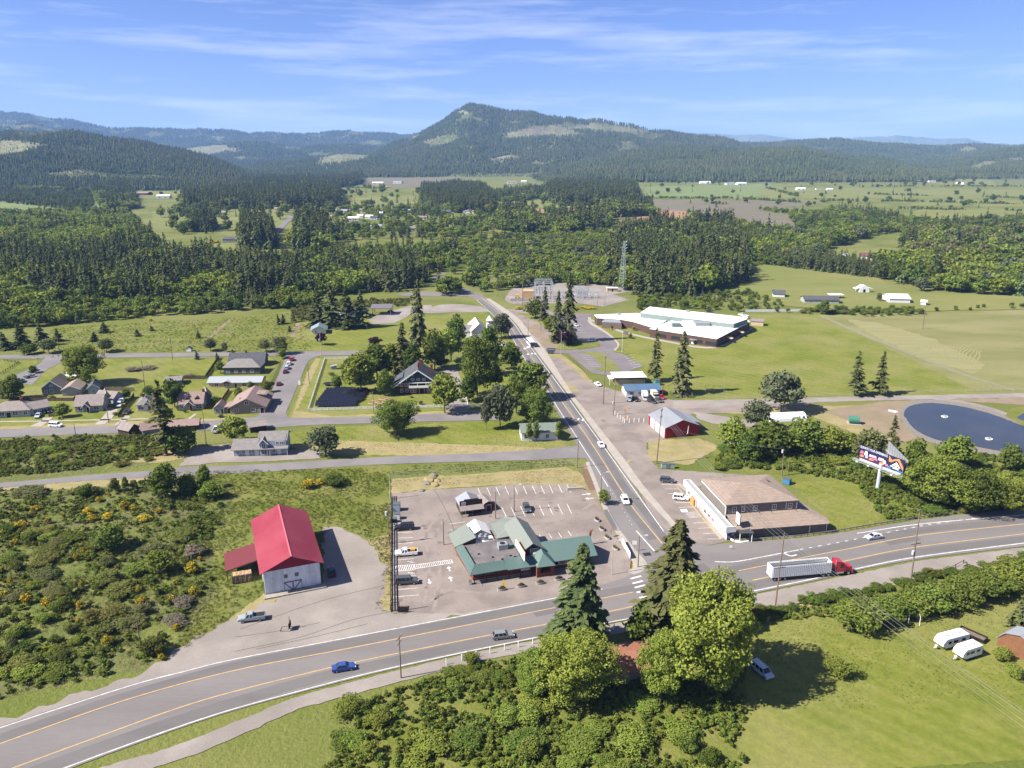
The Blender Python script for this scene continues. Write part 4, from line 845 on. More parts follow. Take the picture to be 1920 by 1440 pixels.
# ------------------------------------------------------------------ single trees (kind, base px, top row, crown width px, label)
def pscale(p): return FOC / (p.y * CP - (p.z - CAMH) * SP)
def ptree(kind, bx, by, ty, w, label, seed=None, name=None, group=None, cat='tree'):
 b = at(bx, by); h = ht(b, ty)
 nm = name or ('conifer' if kind.split('_')[0] in ('fir', 'cedar', 'tallcedar', 'openfir', 'spruce') else 'leafy_tree')
 return tree(nm, kind, seed if seed is not None else (1 + int(bx) % 3), b, h, w / pscale(b), label, cat, group)
T = [
 ('fir_hi', 1090, 1216, 1020, 158, 'tall dark conifer with drooping ragged limbs across the highway from the restaurant'),
 ('cedar_hi', 1262, 1196, 976, 205, 'broad brownish green conifer at the crosswalk behind the yellow-green maple'),
 ('oak', 1206, 1208, 1124, 78, 'small dark tree with bare lower trunk below the crosswalk conifer'),
 ('maple_hi', 1322, 1292, 1054, 205, 'huge bright yellow-green maple beside the highway'),
 ('lime_hi', 1238, 1316, 1168, 105, 'vivid green tree leaning against the huge yellow-green maple'),
 ('maple_hi', 1082, 1312, 1174, 160, 'bright yellow-green maple at the foot of the tall dark conifer'),
 ('lime_hi', 1005, 1306, 1206, 92, 'fresh green tree next to the white roadside posts'),
 ('cedar', 1912, 1192, 1102, 66, 'dark rounded conifer behind the gambrel garden shed'),
 ('lime_hi', 160, 722, 637, 88, 'large spreading tree behind the tan-roofed garage'),
 ('oak', 22, 750, 703, 58, 'round tree beside the parked blue van and boats'),
 ('openfir', 312, 852, 712, 84, 'tall dark conifer rising over the cottages of the street'),
 ('oak', 347, 848, 796, 64, 'bushy tree at the foot of the tall street conifer'),
 ('oak', 328, 764, 708, 46, 'dense green tree behind the two-dormer cottage'),
 ('oak', 282, 755, 722, 34, 'small tree at the yard fence behind the street conifer'),
 ('lime', 444, 830, 777, 58, 'round bright green tree between the street and the blue house'),
 ('grey', 610, 854, 795, 66, 'half-leafed greyish tree beside the blue house'),
 ('oak_hi', 745, 815, 742, 86, 'broad green tree on the lawn in front of the inn fence'),
 ('oak', 632, 730, 702, 26, 'small dark tree inside the inn paddock'),
 ('lime', 678, 736, 656, 66, 'light green tree at the corner of the inn garden'),
 ('oak', 708, 716, 640, 72, 'big tree in the middle of the inn garden'),
 ('lime', 735, 700, 640, 40, 'slim green tree in the inn garden grove'),
 ('purple', 604, 647, 622, 26, 'small purple-leaved tree by the white cottage with blue roof'),
 ('purple', 704, 650, 630, 26, 'purple-leaved tree at the upper edge of the inn garden'),
 ('tallcedar', 786, 648, 524, 46, 'very tall narrow brownish conifer above the inn'),
 ('cedar', 757, 700, 604, 58, 'dark olive conifer right behind the inn roof'),
 ('oak', 815, 692, 612, 58, 'dark green tree beside the tall narrow conifer'),
 ('lime', 846, 678, 611, 52, 'green tree between the inn and the white church'),
 ('oak', 856, 646, 588, 40, 'rounded tree next to the church hall'),
 ('lime', 834, 774, 696, 66, 'tree with light leaves standing at the front gate of the inn'),
 ('oak_hi', 895, 742, 612, 84, 'massive dark green maple across the drive from the inn'),
 ('oak', 918, 704, 606, 50, 'dark green tree in front of the church steeple'),
 ('oak', 880, 752, 700, 42, 'low tree beneath the massive dark maple'),
 ('olive', 828, 690, 668, 32, 'round olive shrub tree behind the inn chimney'),
 ('oak', 958, 692, 642, 46, 'roadside tree below the church yard'),
 ('grey', 940, 634, 584, 40, 'pale green tree beside the church steeple'),
 ('oak', 996, 748, 674, 72, 'leafy tree hanging over the main street'),
 ('oak_hi', 1002, 798, 722, 78, 'bright green tree above the green-roofed cottage'),
 ('grey', 938, 802, 712, 62, 'greyish half-leafed tree near the cottage lawn'),
 ('grey', 912, 806, 740, 26, 'thin bare-limbed tree at the drive of the inn'),
 ('oak', 968, 775, 706, 50, 'mid green tree between the greyish tree and the street'),
 ('fir', 598, 612, 538, 50, 'first of the dark firs by the white cottage'),
 ('fir', 624, 614, 530, 56, 'tallest of the dark firs by the carport'),
 ('fir', 652, 616, 536, 52, 'dark fir in the middle of the carport row'),
 ('fir', 678, 614, 546, 46, 'dark fir nearest the church carport'),
 ('olive', 526, 664, 627, 34, 'olive shrub tree at the corner of the upper street'),
 ('olive', 498, 660, 634, 30, 'low olive tree on the meadow edge by the upper street'),
 ('lime', 530, 672, 652, 20, 'small garden tree above the parked cars'),
 ('cedar', 1276, 740, 620, 62, 'dense brownish conifer behind the blue-roofed building'),
 ('openfir', 1227, 714, 614, 46, 'tall thin conifer with bare trunk by the school lawn'),
 ('cedar', 1066, 642, 510, 48, 'tall conifer with pale trunk beside the school drive'),
 ('cedar', 1046, 642, 545, 42, 'bushy conifer on the street side of the school drive'),
 ('fir', 1022, 602, 536, 28, 'dark fir in front of the substation'),
 ('oak', 1004, 596, 557, 42, 'round dark green bush tree in front of the substation'),
 ('purple', 1058, 648, 616, 32, 'purple plum tree at the school entrance'),
 ('lime', 1030, 622, 590, 26, 'yellow-green small tree below the substation firs'),
 ('openfir', 1602, 742, 658, 52, 'shaggy dark spruce by the farm track'),
 ('openfir', 1648, 740, 658, 46, 'second shaggy spruce by the farm track, on the pond side'),
 ('grey', 1464, 772, 692, 96, 'big silvery willow beside the farm track'),
 ('grey', 1418, 804, 744, 52, 'smaller silvery willow below the farm track'),
 ('lime', 1372, 840, 782, 62, 'round bright tree beside the red fire hall'),
 ('oak', 1438, 852, 788, 88, 'broad tree of the thicket behind the store'),
 ('oak', 1508, 848, 780, 82, 'tallest tree of the thicket behind the store'),
 ('lime', 1556, 852, 796, 60, 'light green tree at the pond end of the thicket'),
 ('oak', 1400, 868, 806, 50, 'dark low tree at the fire hall end of the thicket'),
 ('openfir', 1668, 856, 778, 48, 'small conifer on the pond bank behind the billboard'),
 ('olive', 1626, 870, 800, 66, 'olive green tree directly behind the billboard'),
 ('oak', 1712, 892, 820, 50, 'dark tree beside the back panel of the billboard'),
 ('lime', 1786, 882, 814, 74, 'domed bright green tree by the pond shore'),
 ('lime_hi', 1752, 950, 846, 130, 'widest light green tree of the roadside thicket below the pond'),
 ('oak_hi', 1822, 958, 868, 100, 'dark green tree in the roadside thicket below the pond'),
 ('lime_hi', 1884, 956, 884, 96, 'bright tree at the far end of the roadside thicket'),
 ('oak', 1892, 880, 830, 46, 'upright dark tree on the near pond shore'),
 ('lime', 1131, 946, 916, 24, 'small round street tree beside the main road'),
 ('spruce', 369, 674, 656, 14, 'small blue spruce on the lawn at the upper street'),
 ('cedar', 437, 672, 654, 18, 'small dark conifer beside the grey roofed house'),
 ('fir', 407, 672, 660, 10, 'tiny conifer at the fence corner'),
 ('openfir', 549, 604, 580, 20, 'young fir at the meadow path'),
 ('fir', 531, 607, 589, 15, 'slim young fir in the meadow'),
 ('fir', 522, 609, 588, 12, 'slimmest young fir of the meadow group'),
 ('fir', 543, 622, 610, 11, 'little fir beside the meadow path'),
 ('fir', 196, 624, 604, 28, 'dark young fir on the meadow slope'),
 ('fir', 257, 630, 617, 18, 'lone little fir in the open meadow'),
 ('fir', 178, 640, 622, 22, 'stubby fir at the meadow bottom'),
 ('fir', 284, 620, 610, 12, 'tiny fir high in the meadow'),
 ('fir', 372, 634, 618, 13, 'tiny fir beside the dirt path'),
 ('olive', 200, 660, 632, 34, 'olive bush tree above the upper street'),
 ('fir', 108, 640, 616, 26, 'young fir of the cluster at the meadow edge'),
 ('fir', 78, 648, 606, 40, 'tallest fir of the cluster at the meadow edge'),
 ('fir', 40, 650, 604, 44, 'wide fir of the cluster at the meadow edge'),
 ('fir', 8, 656, 622, 36, 'outermost fir of the cluster at the meadow edge'),
 ('olive', 92, 662, 632, 34, 'leafy bush tree among the meadow edge firs'),
 ('oak', 56, 664, 644, 34, 'low dark bush tree by the street bend'),
 ('grey', 395, 658, 632, 28, 'pale shrub tree above the upper street'),
 ('grey', 422, 660, 640, 14, 'slim pale tree above the upper street'),
 ('lime', 258 + 156, 700, 676, 20, 'garden tree behind the hip-roofed house'),
 ('lime', 500, 736, 712, 22, 'round garden tree between the ranch house and the brown house'),
 ('lime', 470, 728, 714, 14, 'garden shrub tree at the ranch house porch'),
 ('lime', 448, 748, 724, 18, 'small tree in the brown house yard'),
 ('lime', 316, 790, 760, 0.1 + 26, 'bush tree before the street conifer'),
 ('lime', 1147, 618, 609, 7, 'tiny sapling on the school lawn by the porch'),
 ('lime', 1188, 620, 611, 8, 'tiny sapling below the school windows'),
 ('lime', 1182, 635, 624, 8, 'tiny sapling in the middle of the school lawn'),
 ('oak', 310, 932, 866, 58, 'dense green tree below the narrow street'),
 ('lime', 385, 916, 868, 26, 'slim leafy tree at the edge of the narrow street'),
 ('oak', 352, 924, 886, 40, 'low green tree in the streetside clump'),
 ('lime', 398, 934, 900, 46, 'bushy green tree at the open end of the streetside clump'),
 ('lime', 216, 922, 894, 20, 'first little sapling below the narrow street'),
 ('lime', 237, 920, 892, 16, 'middle little sapling below the narrow street'),
 ('lime', 252, 918, 898, 16, 'third little sapling below the narrow street'),
 ('oak', 212, 1030, 982, 62, 'tree with light leaves in the midst of the scrub'),
 ('lime', 300, 1075, 1030, 56, 'light green tree at the scrub edge near the lean-to'),
 ('oak', 1545, 590, 560, 0.1 + 20, 'tall shrub tree beside the slate-roofed ranch house'),
 ('olive', 1648, 565, 548, 12, 'yellowing small tree near the white barn'),
 ('lime', 1525, 640, 632, 1.5, 'thin stake tree in the hay field'),
]
T[-1:] = [('lime', 118, 782, 754, 30, 'bright bush tree behind the curved wooden fence'), ('oak', 62, 700, 684, 16, 'small tree on the corner lawn by the boats'), ('oak', 238, 748, 728, 18, 'yard tree behind the junk yard van'), ('lime', 300, 800, 782, 18, 'young tree at the kerb by the street conifer'), ('oak', 404, 760, 742, 18, 'little tree between the two-dormer cottage and the corner house'), ('oak', 775, 706, 640, 40, 'dark tree tucked behind the inn roof'), ('lime', 722, 742, 690, 34, 'light tree on the inn lawn beside the raised beds'), ('oak', 660, 720, 668, 44, 'dark tree at the paddock end of the inn grove'), ('lime', 930, 730, 676, 36, 'light tree between the massive maple and the street')]
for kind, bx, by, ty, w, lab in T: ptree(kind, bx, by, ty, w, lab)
# columnar cypresses by the cottage
for bx, by, ty, lab in ((993, 828, 786, 'first clipped columnar cypress at the cottage wall'), (1006, 828, 783, 'middle clipped columnar cypress at the cottage wall'), (1047, 826, 785, 'columnar cypress at the cottage corner by the street')):
 ptree('poplar', bx, by, ty, 12, lab, 5, 'cypress')
# ---- shrubs
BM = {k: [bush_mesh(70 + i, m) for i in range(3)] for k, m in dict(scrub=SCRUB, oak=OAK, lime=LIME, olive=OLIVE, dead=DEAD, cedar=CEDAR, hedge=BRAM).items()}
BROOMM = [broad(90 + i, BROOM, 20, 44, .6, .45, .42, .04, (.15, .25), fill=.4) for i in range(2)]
def pbush(kind, bx, by, w, hh, label, group=None):
 b = at(bx, by); me = random.choice(BROOMM if kind == 'broom' else BM[kind])
 return shrub({'broom': 'broom_shrub', 'dead': 'dry_brush'}.get(kind, 'shrub'), me, b, w / pscale(b), hh, label, group)
for a in [('oak', 626, 908, 56, 4.2, 'big round dark bush at the field edge above the barn'), ('broom', 578, 916, 32, 3.4, 'bright yellow broom bush at the field edge above the barn'), ('broom', 602, 908, 18, 2.2, 'small yellow broom tucked against the big round bush'),
   ('lime', 883, 1246, 34, 3.4, 'small leafy bush behind the white roadside posts'), ('lime', 1878, 1238, 42, 3.6, 'round bright bush beside the gambrel shed'), ('lime', 1900, 1268, 40, 3.0, 'low bright bush in front of the gambrel shed'),
   ('oak', 1425, 1166, 36, 3.2, 'dark bush at the lawn corner below the roadside sign'), ('lime', 1572, 1266, 64, 4.0, 'pale bush at the lawn beneath the power lines'), ('oak', 1660, 1172, 30, 1.2, 'low bush at the foot of the hedge'),
   ('scrub', 290, 1225, 52, 4.4, 'rounded green bush at the gravel edge near the leaning pole'), ('oak', 162, 930, 44, 4.2, 'dark solitary bush in the scrub below the street'), ('broom', 234, 955, 26, 3.2, 'brightest yellow broom in the upper scrub'), ('broom', 223, 848, 12, 2.2, 'yellow broom bush in the vacant lot'),
   ('broom', 268, 1137, 30, 3.0, 'orange-yellow broom in the lower scrub'), ('broom', 365, 1118, 24, 3.2, 'yellow broom at the scrub edge by the grass'), ('broom', 360, 1072, 34, 3.4, 'wide yellow broom at the scrub edge near the dry brush'), ('broom', 202, 1212, 28, 3.0, 'yellow broom low in the scrub beside the leaning pole'), ('broom', 48, 1132, 26, 3, 'yellow broom under the dark scrub'), ('broom', 88, 1138, 26, 3, 'orange broom under the dark scrub'), ('broom', 155, 1103, 14, 2.6, 'small broom high in the dark scrub'), ('broom', 10, 1122, 22, 2.6, 'broom at the picture edge of the scrub'),
   ('broom', 168, 964, 26, 2.4, 'yellow broom patch in the middle scrub'), ('broom', 172, 976, 22, 2.2, 'lower yellow broom of the middle scrub'), ('broom', 205, 972, 26, 2.0, 'pale broom beside the middle scrub'), ('broom', 300, 962, 20, 2.0, 'broom by the scrub edge below the saplings'), ('broom', 268, 976, 34, 2.0, 'wide broom at the foot of the upper scrub'), ('broom', 66, 958, 22, 2.0, 'faint broom in the upper scrub'), ('broom', 36, 988, 26, 2.0, 'broom by the grassy clearing'), ('broom', 374, 1052, 10, 1.6, 'single broom by the dry brush'),
   ('dead', 366, 1040, 46, 3.2, 'grey-brown dry brush near the lean-to shed'), ('dead', 345, 1136, 46, 2.4, 'grey dry brush at the scrub edge'), ('dead', 330, 1168, 50, 1.8, 'low dry brush by the gravel edge'), ('dead', 248, 660 + 35, 36, 2.0, 'brown brush heap on the vacant lawn'), ('dead', 276, 692, 34, 1.8, 'second brown brush heap on the vacant lawn'), ('dead', 355, 707, 26, 1.4, 'small brown brush heap beside the fence'),
   ('olive', 1545, 640 - 52, 40, 2.2, 'olive shrubs')][:-1] + [('oak', 1000, 583, 34, 2.4, 'dark green bush by the poles below the substation'), ('broom', 973, 580, 18, 2, 'yellow broom beside the big wooden pole'), ('broom', 1100, 578, 34, 1.8, 'broom at the fence of the substation'), ('broom', 1080, 580, 16, 1.8, 'small broom near the school drive'), ('broom', 283, 602, 10, 1.8, 'yellow broom at the wood edge over the meadow'), ('broom', 1196, 560, 16, 1.8, 'broom behind the school roof'), ('broom', 1345, 572, 18, 1.8, 'broom behind the school gymnasium'), ('broom', 1250, 567, 14, 1.6, 'low broom behind the school'), ('broom', 400, 455, 26, 2.5, 'distant broom above the grey house'), ('broom', 468, 448, 22, 2.5, 'distant broom beside the road'), ('broom', 700, 352, 70, 4, 'far patch of yellow broom in the valley')]:
 pbush(*a)
HG = 'clipped shrubs of the hedge along the highway'
for i, (x, y, w, hh) in enumerate([(1608, 1178, 84, 6.2), (1672, 1160, 60, 5.6), (1706, 1150, 66, 6), (1744, 1142, 66, 6.2), (1782, 1134, 66, 6.2), (1820, 1126, 66, 6.4), (1856, 1116, 70, 6.4), (1895, 1104, 80, 6.6), (1935, 1096, 80, 6.4), (1900, 1072, 60, 4)]):
 pbush('hedge', x, y, w * 1.3, hh * 1.05, 'detached rounded shrub at the end of the highway hedge' if i == 0 else 'olive green shrub grown into the long hedge along the highway', HG)
SG = 'bushes of the overgrown lot'
gs = random.Random(5); scrub_poly = [(-40, 960), (60, 1000), (150, 1005), (260, 1010), (370, 1000), (385, 1040), (330, 1130), (330, 1180), (240, 1252), (-60, 1290)]
Wp = [at(*p) for p in scrub_poly]
n = 0
while n < 54:
 x, y = gs.uniform(-40, 400), gs.uniform(905, 1275)
 if not (inpoly([x], [y], scrub_poly)[0]) and not (y < 985 and gs.random() < .22 and x < 300): continue
 pbush((bk_ := gs.choice(['scrub', 'scrub', 'olive', 'oak', 'lime'])), x, y, (bw_ := gs.uniform(20, 72)), gs.uniform(1.4, 3.6), '%s %s bush crowded into the overgrown lot' % ('wide' if bw_ > 48 else 'small', {'scrub': 'mid green', 'olive': 'olive', 'oak': 'dark green', 'lime': 'light green'}[bk_]), SG); n += 1
for i in range(26):
 x, y = gs.uniform(-20, 340), gs.uniform(930, 1240); pbush('broom', x, y, gs.uniform(8, 20), gs.uniform(1.2, 2.6), 'small yellow flecked broom mixed into the overgrown lot', 'small broom shrubs of the overgrown lot')
for i in range(26):
 x, y = gs.uniform(0, 340), gs.uniform(824, 876); pbush(gs.choice(['scrub', 'lime', 'scrub']), x, y, gs.uniform(16, 40), gs.uniform(1.0, 2.0), 'low rounded bramble bush in the vacant lot between the two streets', 'bramble bushes of the vacant lot')
for i in range(24):
 x, y = gs.uniform(1345, 1620), gs.uniform(836, 884); pbush(gs.choice(['lime', 'oak', 'lime']), x, y, gs.uniform(20, 46), gs.uniform(1.4, 3.0), ('low ' if i % 2 else 'broad ') + 'bright bramble bush on the bank behind the store', 'bramble bushes behind the store')
for i in range(22):
 x, y = gs.uniform(1640, 1920), gs.uniform(900, 962)
 if y > 985 - (x - 1560) * .08: continue
 pbush(gs.choice(['lime', 'lime', 'oak']), x, y, gs.uniform(20, 50), gs.uniform(1.2, 3.0), 'green roadside bush between the billboard and the guardrail', 'roadside bushes by the guardrail')
for i in range(26):
 f = i / 25; x = 1425 + f * 500; y = 1150 - f * 100 + gs.uniform(-6, 6); pbush('oak', x, y, gs.uniform(24, 40), gs.uniform(1.2, 2.2), 'low green bush on the bank between highway shoulder and hedge', 'low bushes on the highway bank')
for i in range(18):
 x = 840 + i * 11 + gs.uniform(-5, 5); y = 1262 - (x - 840) * .12 + gs.uniform(0, 30); pbush(gs.choice(['lime', 'oak']), x, y, gs.uniform(26, 46), gs.uniform(1.4, 2.6), 'leafy low bush along the verge below the highway', 'verge bushes below the highway')
for i in range(26):
 x, y = gs.uniform(640, 1420), gs.uniform(1300, 1470)
 pbush(gs.choice(['lime', 'lime', 'oak']), x, y, gs.uniform(40, 90), gs.uniform(2, 4), 'leafy bush below the highway verge', 'bushes at the foot of the highway slope')
for i in range(20):
 f = i / 19; x = 1505 + f * 225 + gs.uniform(-4, 4); y = 586 + gs.uniform(-3, 3); pbush(gs.choice(['oak', 'olive', 'scrub']), x, y, gs.uniform(14, 24), gs.uniform(2.5, 4.2), 'shrub of the mixed hedge above the hay field', 'hedge shrubs above the hay field')
YG = 'garden shrubs around the cottages'
for i in range(44):
 x, y = gs.choice([(gs.uniform(0, 500), gs.uniform(735, 788)), (gs.uniform(600, 870), gs.uniform(684, 764)), (gs.uniform(845, 985), gs.uniform(655, 770))]); k_ = gs.choice(['lime', 'oak', 'olive', 'oak']); pbush(k_, x, y, gs.uniform(5, 15), gs.uniform(.8, 2.2), '%s garden shrub %s' % ({'lime': 'light green', 'oak': 'dark green', 'olive': 'olive'}[k_], 'among the cottages of the long street' if x < 510 else 'in the garden of the inn' if x < 850 else 'between the inn and the main street'), YG)
# ---- ground cover
g5 = np.random.default_rng(9)
def gc(name, poly, sp, meshes, lo, hi, lab):
 P = scatter_px(poly, sp, g5); k = np.array([noise.noise(Vector((p[0] * .12, p[1] * .12, 1))) for p in P]) if len(P) else np.zeros(0)
 P = P[(k + g5.normal(0, .25, len(P))) > -.22]
 scatter(name, P, meshes, g5.uniform(lo, hi, len(P)), lab, g5.uniform(.7, 1.2, len(P)))
def tuft(seed, m, n=26, spread=.5, hh=.5):
 g = np.random.default_rng(seed); C = np.c_[g.normal(0, spread * .5, (n, 2)), g.uniform(.1, .5, n) * hh]; D = np.c_[g.normal(0, .45, (n, 2)), np.ones(n)]
 Nn = np.c_[g.normal(0, 1, (n, 2)), g.random(n) * .8]; S = g.uniform(.2, .45, n) * hh; return quadcloud('grass_tuft', C, D, Nn, S, S * .22, g.random(n), m)
TU = [tuft(i, TUFT) for i in range(3)]; ST = [tuft(5 + i, STRAW, 20, .5, .35) for i in range(2)]
BR = [bush_mesh(110 + i, BRAM, 9, 14, .085, .8) for i in range(3)]; SB = [bush_mesh(120 + i, SCRUB, 9, 14, .085, .8) for i in range(2)]
gc('tall_grass', [(330, 886), (700, 878), (733, 900), (733, 1100), (722, 1060), (690, 1008), (625, 985), (610, 1000), (600, 1090), (500, 1110), (430, 1160), (340, 1220), (320, 1120), (330, 960)], .85, TU, .7, 1.5, 'tall meadow grass around the barn')
gc('undergrowth', [(-60, 922), (180, 915), (330, 898), (430, 920), (420, 960), (390, 1020), (395, 1100), (330, 1200), (262, 1252), (-90, 1330)], 1.15, BR + TU + TU + SB[:1], .8, 2.0, 'tangled undergrowth of the overgrown lot')
gc('undergrowth', [(-30, 898), (-30, 828), (110, 820), (330, 816), (365, 836), (300, 856), (200, 870), (120, 886)], 1.1, BR + SB, .9, 2.0, 'brambles of the vacant lot')
gc('undergrowth', [(1340, 874), (1350, 846), (1480, 810), (1600, 818), (1700, 856), (1920, 856), (1925, 952), (1760, 970), (1660, 975), (1600, 905), (1480, 884)], 1.15, BR, .9, 2.1, 'brambles on the bank behind the store')
gc('undergrowth', [(1418, 1166), (1440, 1150), (1560, 1120), (1760, 1082), (1925, 1050), (1925, 1090), (1700, 1135), (1560, 1158)], .9, BR, .7, 1.5, 'ground cover on the highway bank')
gc('undergrowth', [(820, 1270), (900, 1246), (1030, 1220), (1060, 1260), (1400, 1250), (1390, 1470), (560, 1500), (700, 1310)], 1.1, BR, .8, 1.8, 'ground cover below the highway')
gc('undergrowth', [(560, 606), (620, 582), (760, 574), (780, 560), (540, 572)], 2.0, SB, 1.5, 3, 'scrub at the wood edge')
gc('tall_grass', [(60, 674), (100, 615), (260, 606), (420, 598), (560, 586), (590, 656), (500, 658), (220, 661)], 2.2, TU, .8, 1.8, 'rough grass of the sloping meadow')
gc('lawn_tufts', [(1418, 1172), (1540, 1152), (1660, 1170), (1925, 1115), (1960, 1330), (1420, 1330)], .8, TU, .25, .6, 'uneven tufts in the lawn below the hedge')
gc('lawn_tufts', [(1484, 906), (1600, 902), (1655, 952), (1640, 983), (1570, 996), (1540, 960)], .9, TU, .25, .6, 'uneven tufts in the lawn beside the store')
gc('lawn_tufts', [(550, 848), (545, 815), (640, 802), (950, 794), (1035, 804), (1050, 843), (880, 850)], 1.3, TU, .3, .7, 'uneven tufts in the lawn below the inn')
gc('dry_grass', [(736, 912), (740, 900), (900, 892), (1060, 880), (1088, 890), (1104, 928), (1080, 908), (960, 904), (800, 914)], .8, ST, .6, 1.3, 'dry straw grass at the parking lot edge')
gc('dry_grass', [(692, 1014), (733, 1004), (733, 1145), (702, 1140), (724, 1060)], .7, ST + TU[:1], .6, 1.3, 'dry straw grass between barn yard and parking lot')
gc('tall_grass', [(700, 876), (1060, 862), (1080, 874), (900, 885), (736, 892)], .9, TU, .6, 1.2, 'grass strip below the narrow street')
# ------------------------------------------------------------------ building helpers (local x along the front, y into the depth, z up)
def pm(n, c, **k): return mat(n, c, **{**dict(fine=.06, fs=1.5, rough=.7), **k})
def shingle(n, c, c2): return mat(n, c, c2, s=.8, fine=.14, fs=5, rough=.9, bump=.25, bs=6, bd=.04, wave=(1.2, 'Z', .12))
def siding(n, c, k=.12): return mat(n, c, tuple(x * .9 for x in c), s=.4, fine=.06, rough=.8, wave=(1.1, 'Z', k))
M_ = dict(white=siding('white_siding', (.62, .62, .60)), trim=pm('white_trim', (.70, .70, .68)), glass=mat('window_glass', (.02, .025, .03), rough=.12, fine=0, spec=.6),
 grey=siding('grey_siding', (.17, .17, .16)), dkgrey=siding('slate_grey_siding', (.085, .095, .10)), ltgrey=siding('pale_grey_siding', (.33, .33, .31)), bluegrey=siding('blue_grey_siding', (.30, .36, .42)),
 cream=siding('cream_siding', (.50, .38, .24)), tan=siding('tan_siding', (.26, .21, .165)), taupe=siding('taupe_siding', (.165, .145, .125)), red=siding('red_siding', (.26, .016, .022)), barnred=siding('dark_red_wood', (.11, .022, .022), .25),
 brown=siding('brown_wood', (.055, .032, .022), .2), brick=mat('red_brick', (.20, .055, .035), (.15, .045, .03), s=1.5, fine=.15, fs=4), teal=siding('teal_siding', (.03, .055, .085)), plum=siding('plum_siding', (.15, .02, .035)),
 r_grey=shingle('grey_shingles', (.165, .150, .140), (.20, .185, .17)), r_brown=shingle('brown_shingles', (.19, .16, .145), (.23, .195, .178)), r_tan=shingle('tan_shingles', (.225, .172, .134), (.265, .205, .162)), r_slate=shingle('slate_shingles', (.060, .062, .068), (.08, .082, .09)),
 r_rose=shingle('rose_brown_shingles', (.22, .15, .13), (.25, .18, .16)), r_dark=shingle('charcoal_shingles', (.045, .045, .048), (.06, .06, .06)), r_blue=pm('blue_metal', (.075, .13, .20), rough=.45), r_white=pm('white_membrane', (.66, .65, .62)), r_metal=pm('grey_metal', (.23, .24, .26), rough=.5),
 r_red=pm('red_metal', (.27, .036, .052), c2=(.32, .058, .075), s=.12, rough=.42, spec=.5), r_dkred=pm('dark_red_metal', (.13, .028, .030), rough=.55), r_green=pm('green_metal', (.088, .138, .122), rough=.5, spec=.4), r_sage=pm('sage_shingles', (.155, .170, .148), rough=.85), r_tar=mat('flat_tar_roof', (.125, .108, .108), (.155, .135, .13), s=.25, c3=(.09, .08, .08), s3=.35, fine=.1), r_moss=shingle('moss_green_shingles', (.13, .16, .125), (.16, .18, .15)),
 conc=G['concrete'], black=pm('black_metal', (.015, .015, .016), rough=.5), steel=pm('galvanised_steel', (.34, .35, .36), rough=.45, metal=.4), wood=mat('weathered_wood', (.13, .09, .065), (.17, .125, .095), s=2, fine=.2), lum=mat('fresh_lumber', (.48, .32, .18), (.36, .24, .14), s=1, fine=.15), doorred=pm('red_door', (.22, .02, .02)), doorw=pm('white_door', (.6, .6, .58)), dark=pm('dark_opening', (.012, .012, .012)))
def frame(A, B=None, yaw=None):
 a = at(*A) if not isinstance(A, Vector) else A
 if B is not None: b = at(*B); yaw = math.atan2(b.y - a.y, b.x - a.x); return a, yaw, (b - a).length
 return a, R(yaw), 0
def walls(root, x0, x1, y0, y1, h, m, rise=0, axis='x', z0=0, name='wall', hip=False):
 mb = MB(); c = [(x0, y0), (x1, y0), (x1, y1), (x0, y1)]
 for k in range(4):
  p, q = c[k], c[(k + 1) % 4]; pts = [(*p, z0), (*q, z0), (*q, h), (*p, h)]
  if rise and not hip:
   if axis == 'x' and k in (1, 3): pts = pts[:3] + [(p[0], (y0 + y1) / 2, h + rise)] + pts[3:]
   if axis == 'y' and k in (0, 2): pts = pts[:3] + [((x0 + x1) / 2, p[1], h + rise)] + pts[3:]
  mb.poly(pts)
 return obj(name, mb, m, root)
def gable(root, x0, x1, y0, y1, h, rise, m, axis='x', o=.5, th=.16, name='roof', trim=None, oe=None):
 oe = o if oe is None else oe; mb = MB()
 if axis == 'x':
  ym = (y0 + y1) / 2; k = rise / (ym - y0)
  for ye, s in ((y0 - oe, -1), (y1 + oe, 1)):
   ze = h - oe * k; a = [(x0 - o, ye, ze + .1), (x1 + o, ye, ze + .1), (x1 + o, ym, h + rise + .1), (x0 - o, ym, h + rise + .1)]
   mb.slab(a if s < 0 else a[::-1], th)
 else:
  xm = (x0 + x1) / 2; k = rise / (xm - x0)
  for xe, s in ((x0 - oe, -1), (x1 + oe, 1)):
   ze = h - oe * k; a = [(xe, y0 - o, ze + .1), (xm, y0 - o, h + rise + .1), (xm, y1 + o, h + rise + .1), (xe, y1 + o, ze + .1)]
   mb.slab(a if s < 0 else a[::-1], th)
 r = obj(name, mb, m, root)
 if trim:
  t = MB()
  for e in ((0, 1) if axis == 'y' else (2, 3)):
   if axis == 'y':
    yy = y0 - o - .04 if e == 0 else y1 + o + .04
    for xe in (x0 - oe, x1 + oe): t.bar((xe, yy, h - oe * k + .03), ((x0 + x1) / 2, yy, h + rise + .03), .08, .28)
   else:
    xx = x0 - o - .04 if e == 2 else x1 + o + .04
    for ye in (y0 - oe, y1 + oe): t.bar((xx, ye, h - oe * k + .03), (xx, (y0 + y1) / 2, h + rise + .03), .08, .28)
  obj('barge_board', t, trim, r)
 return r
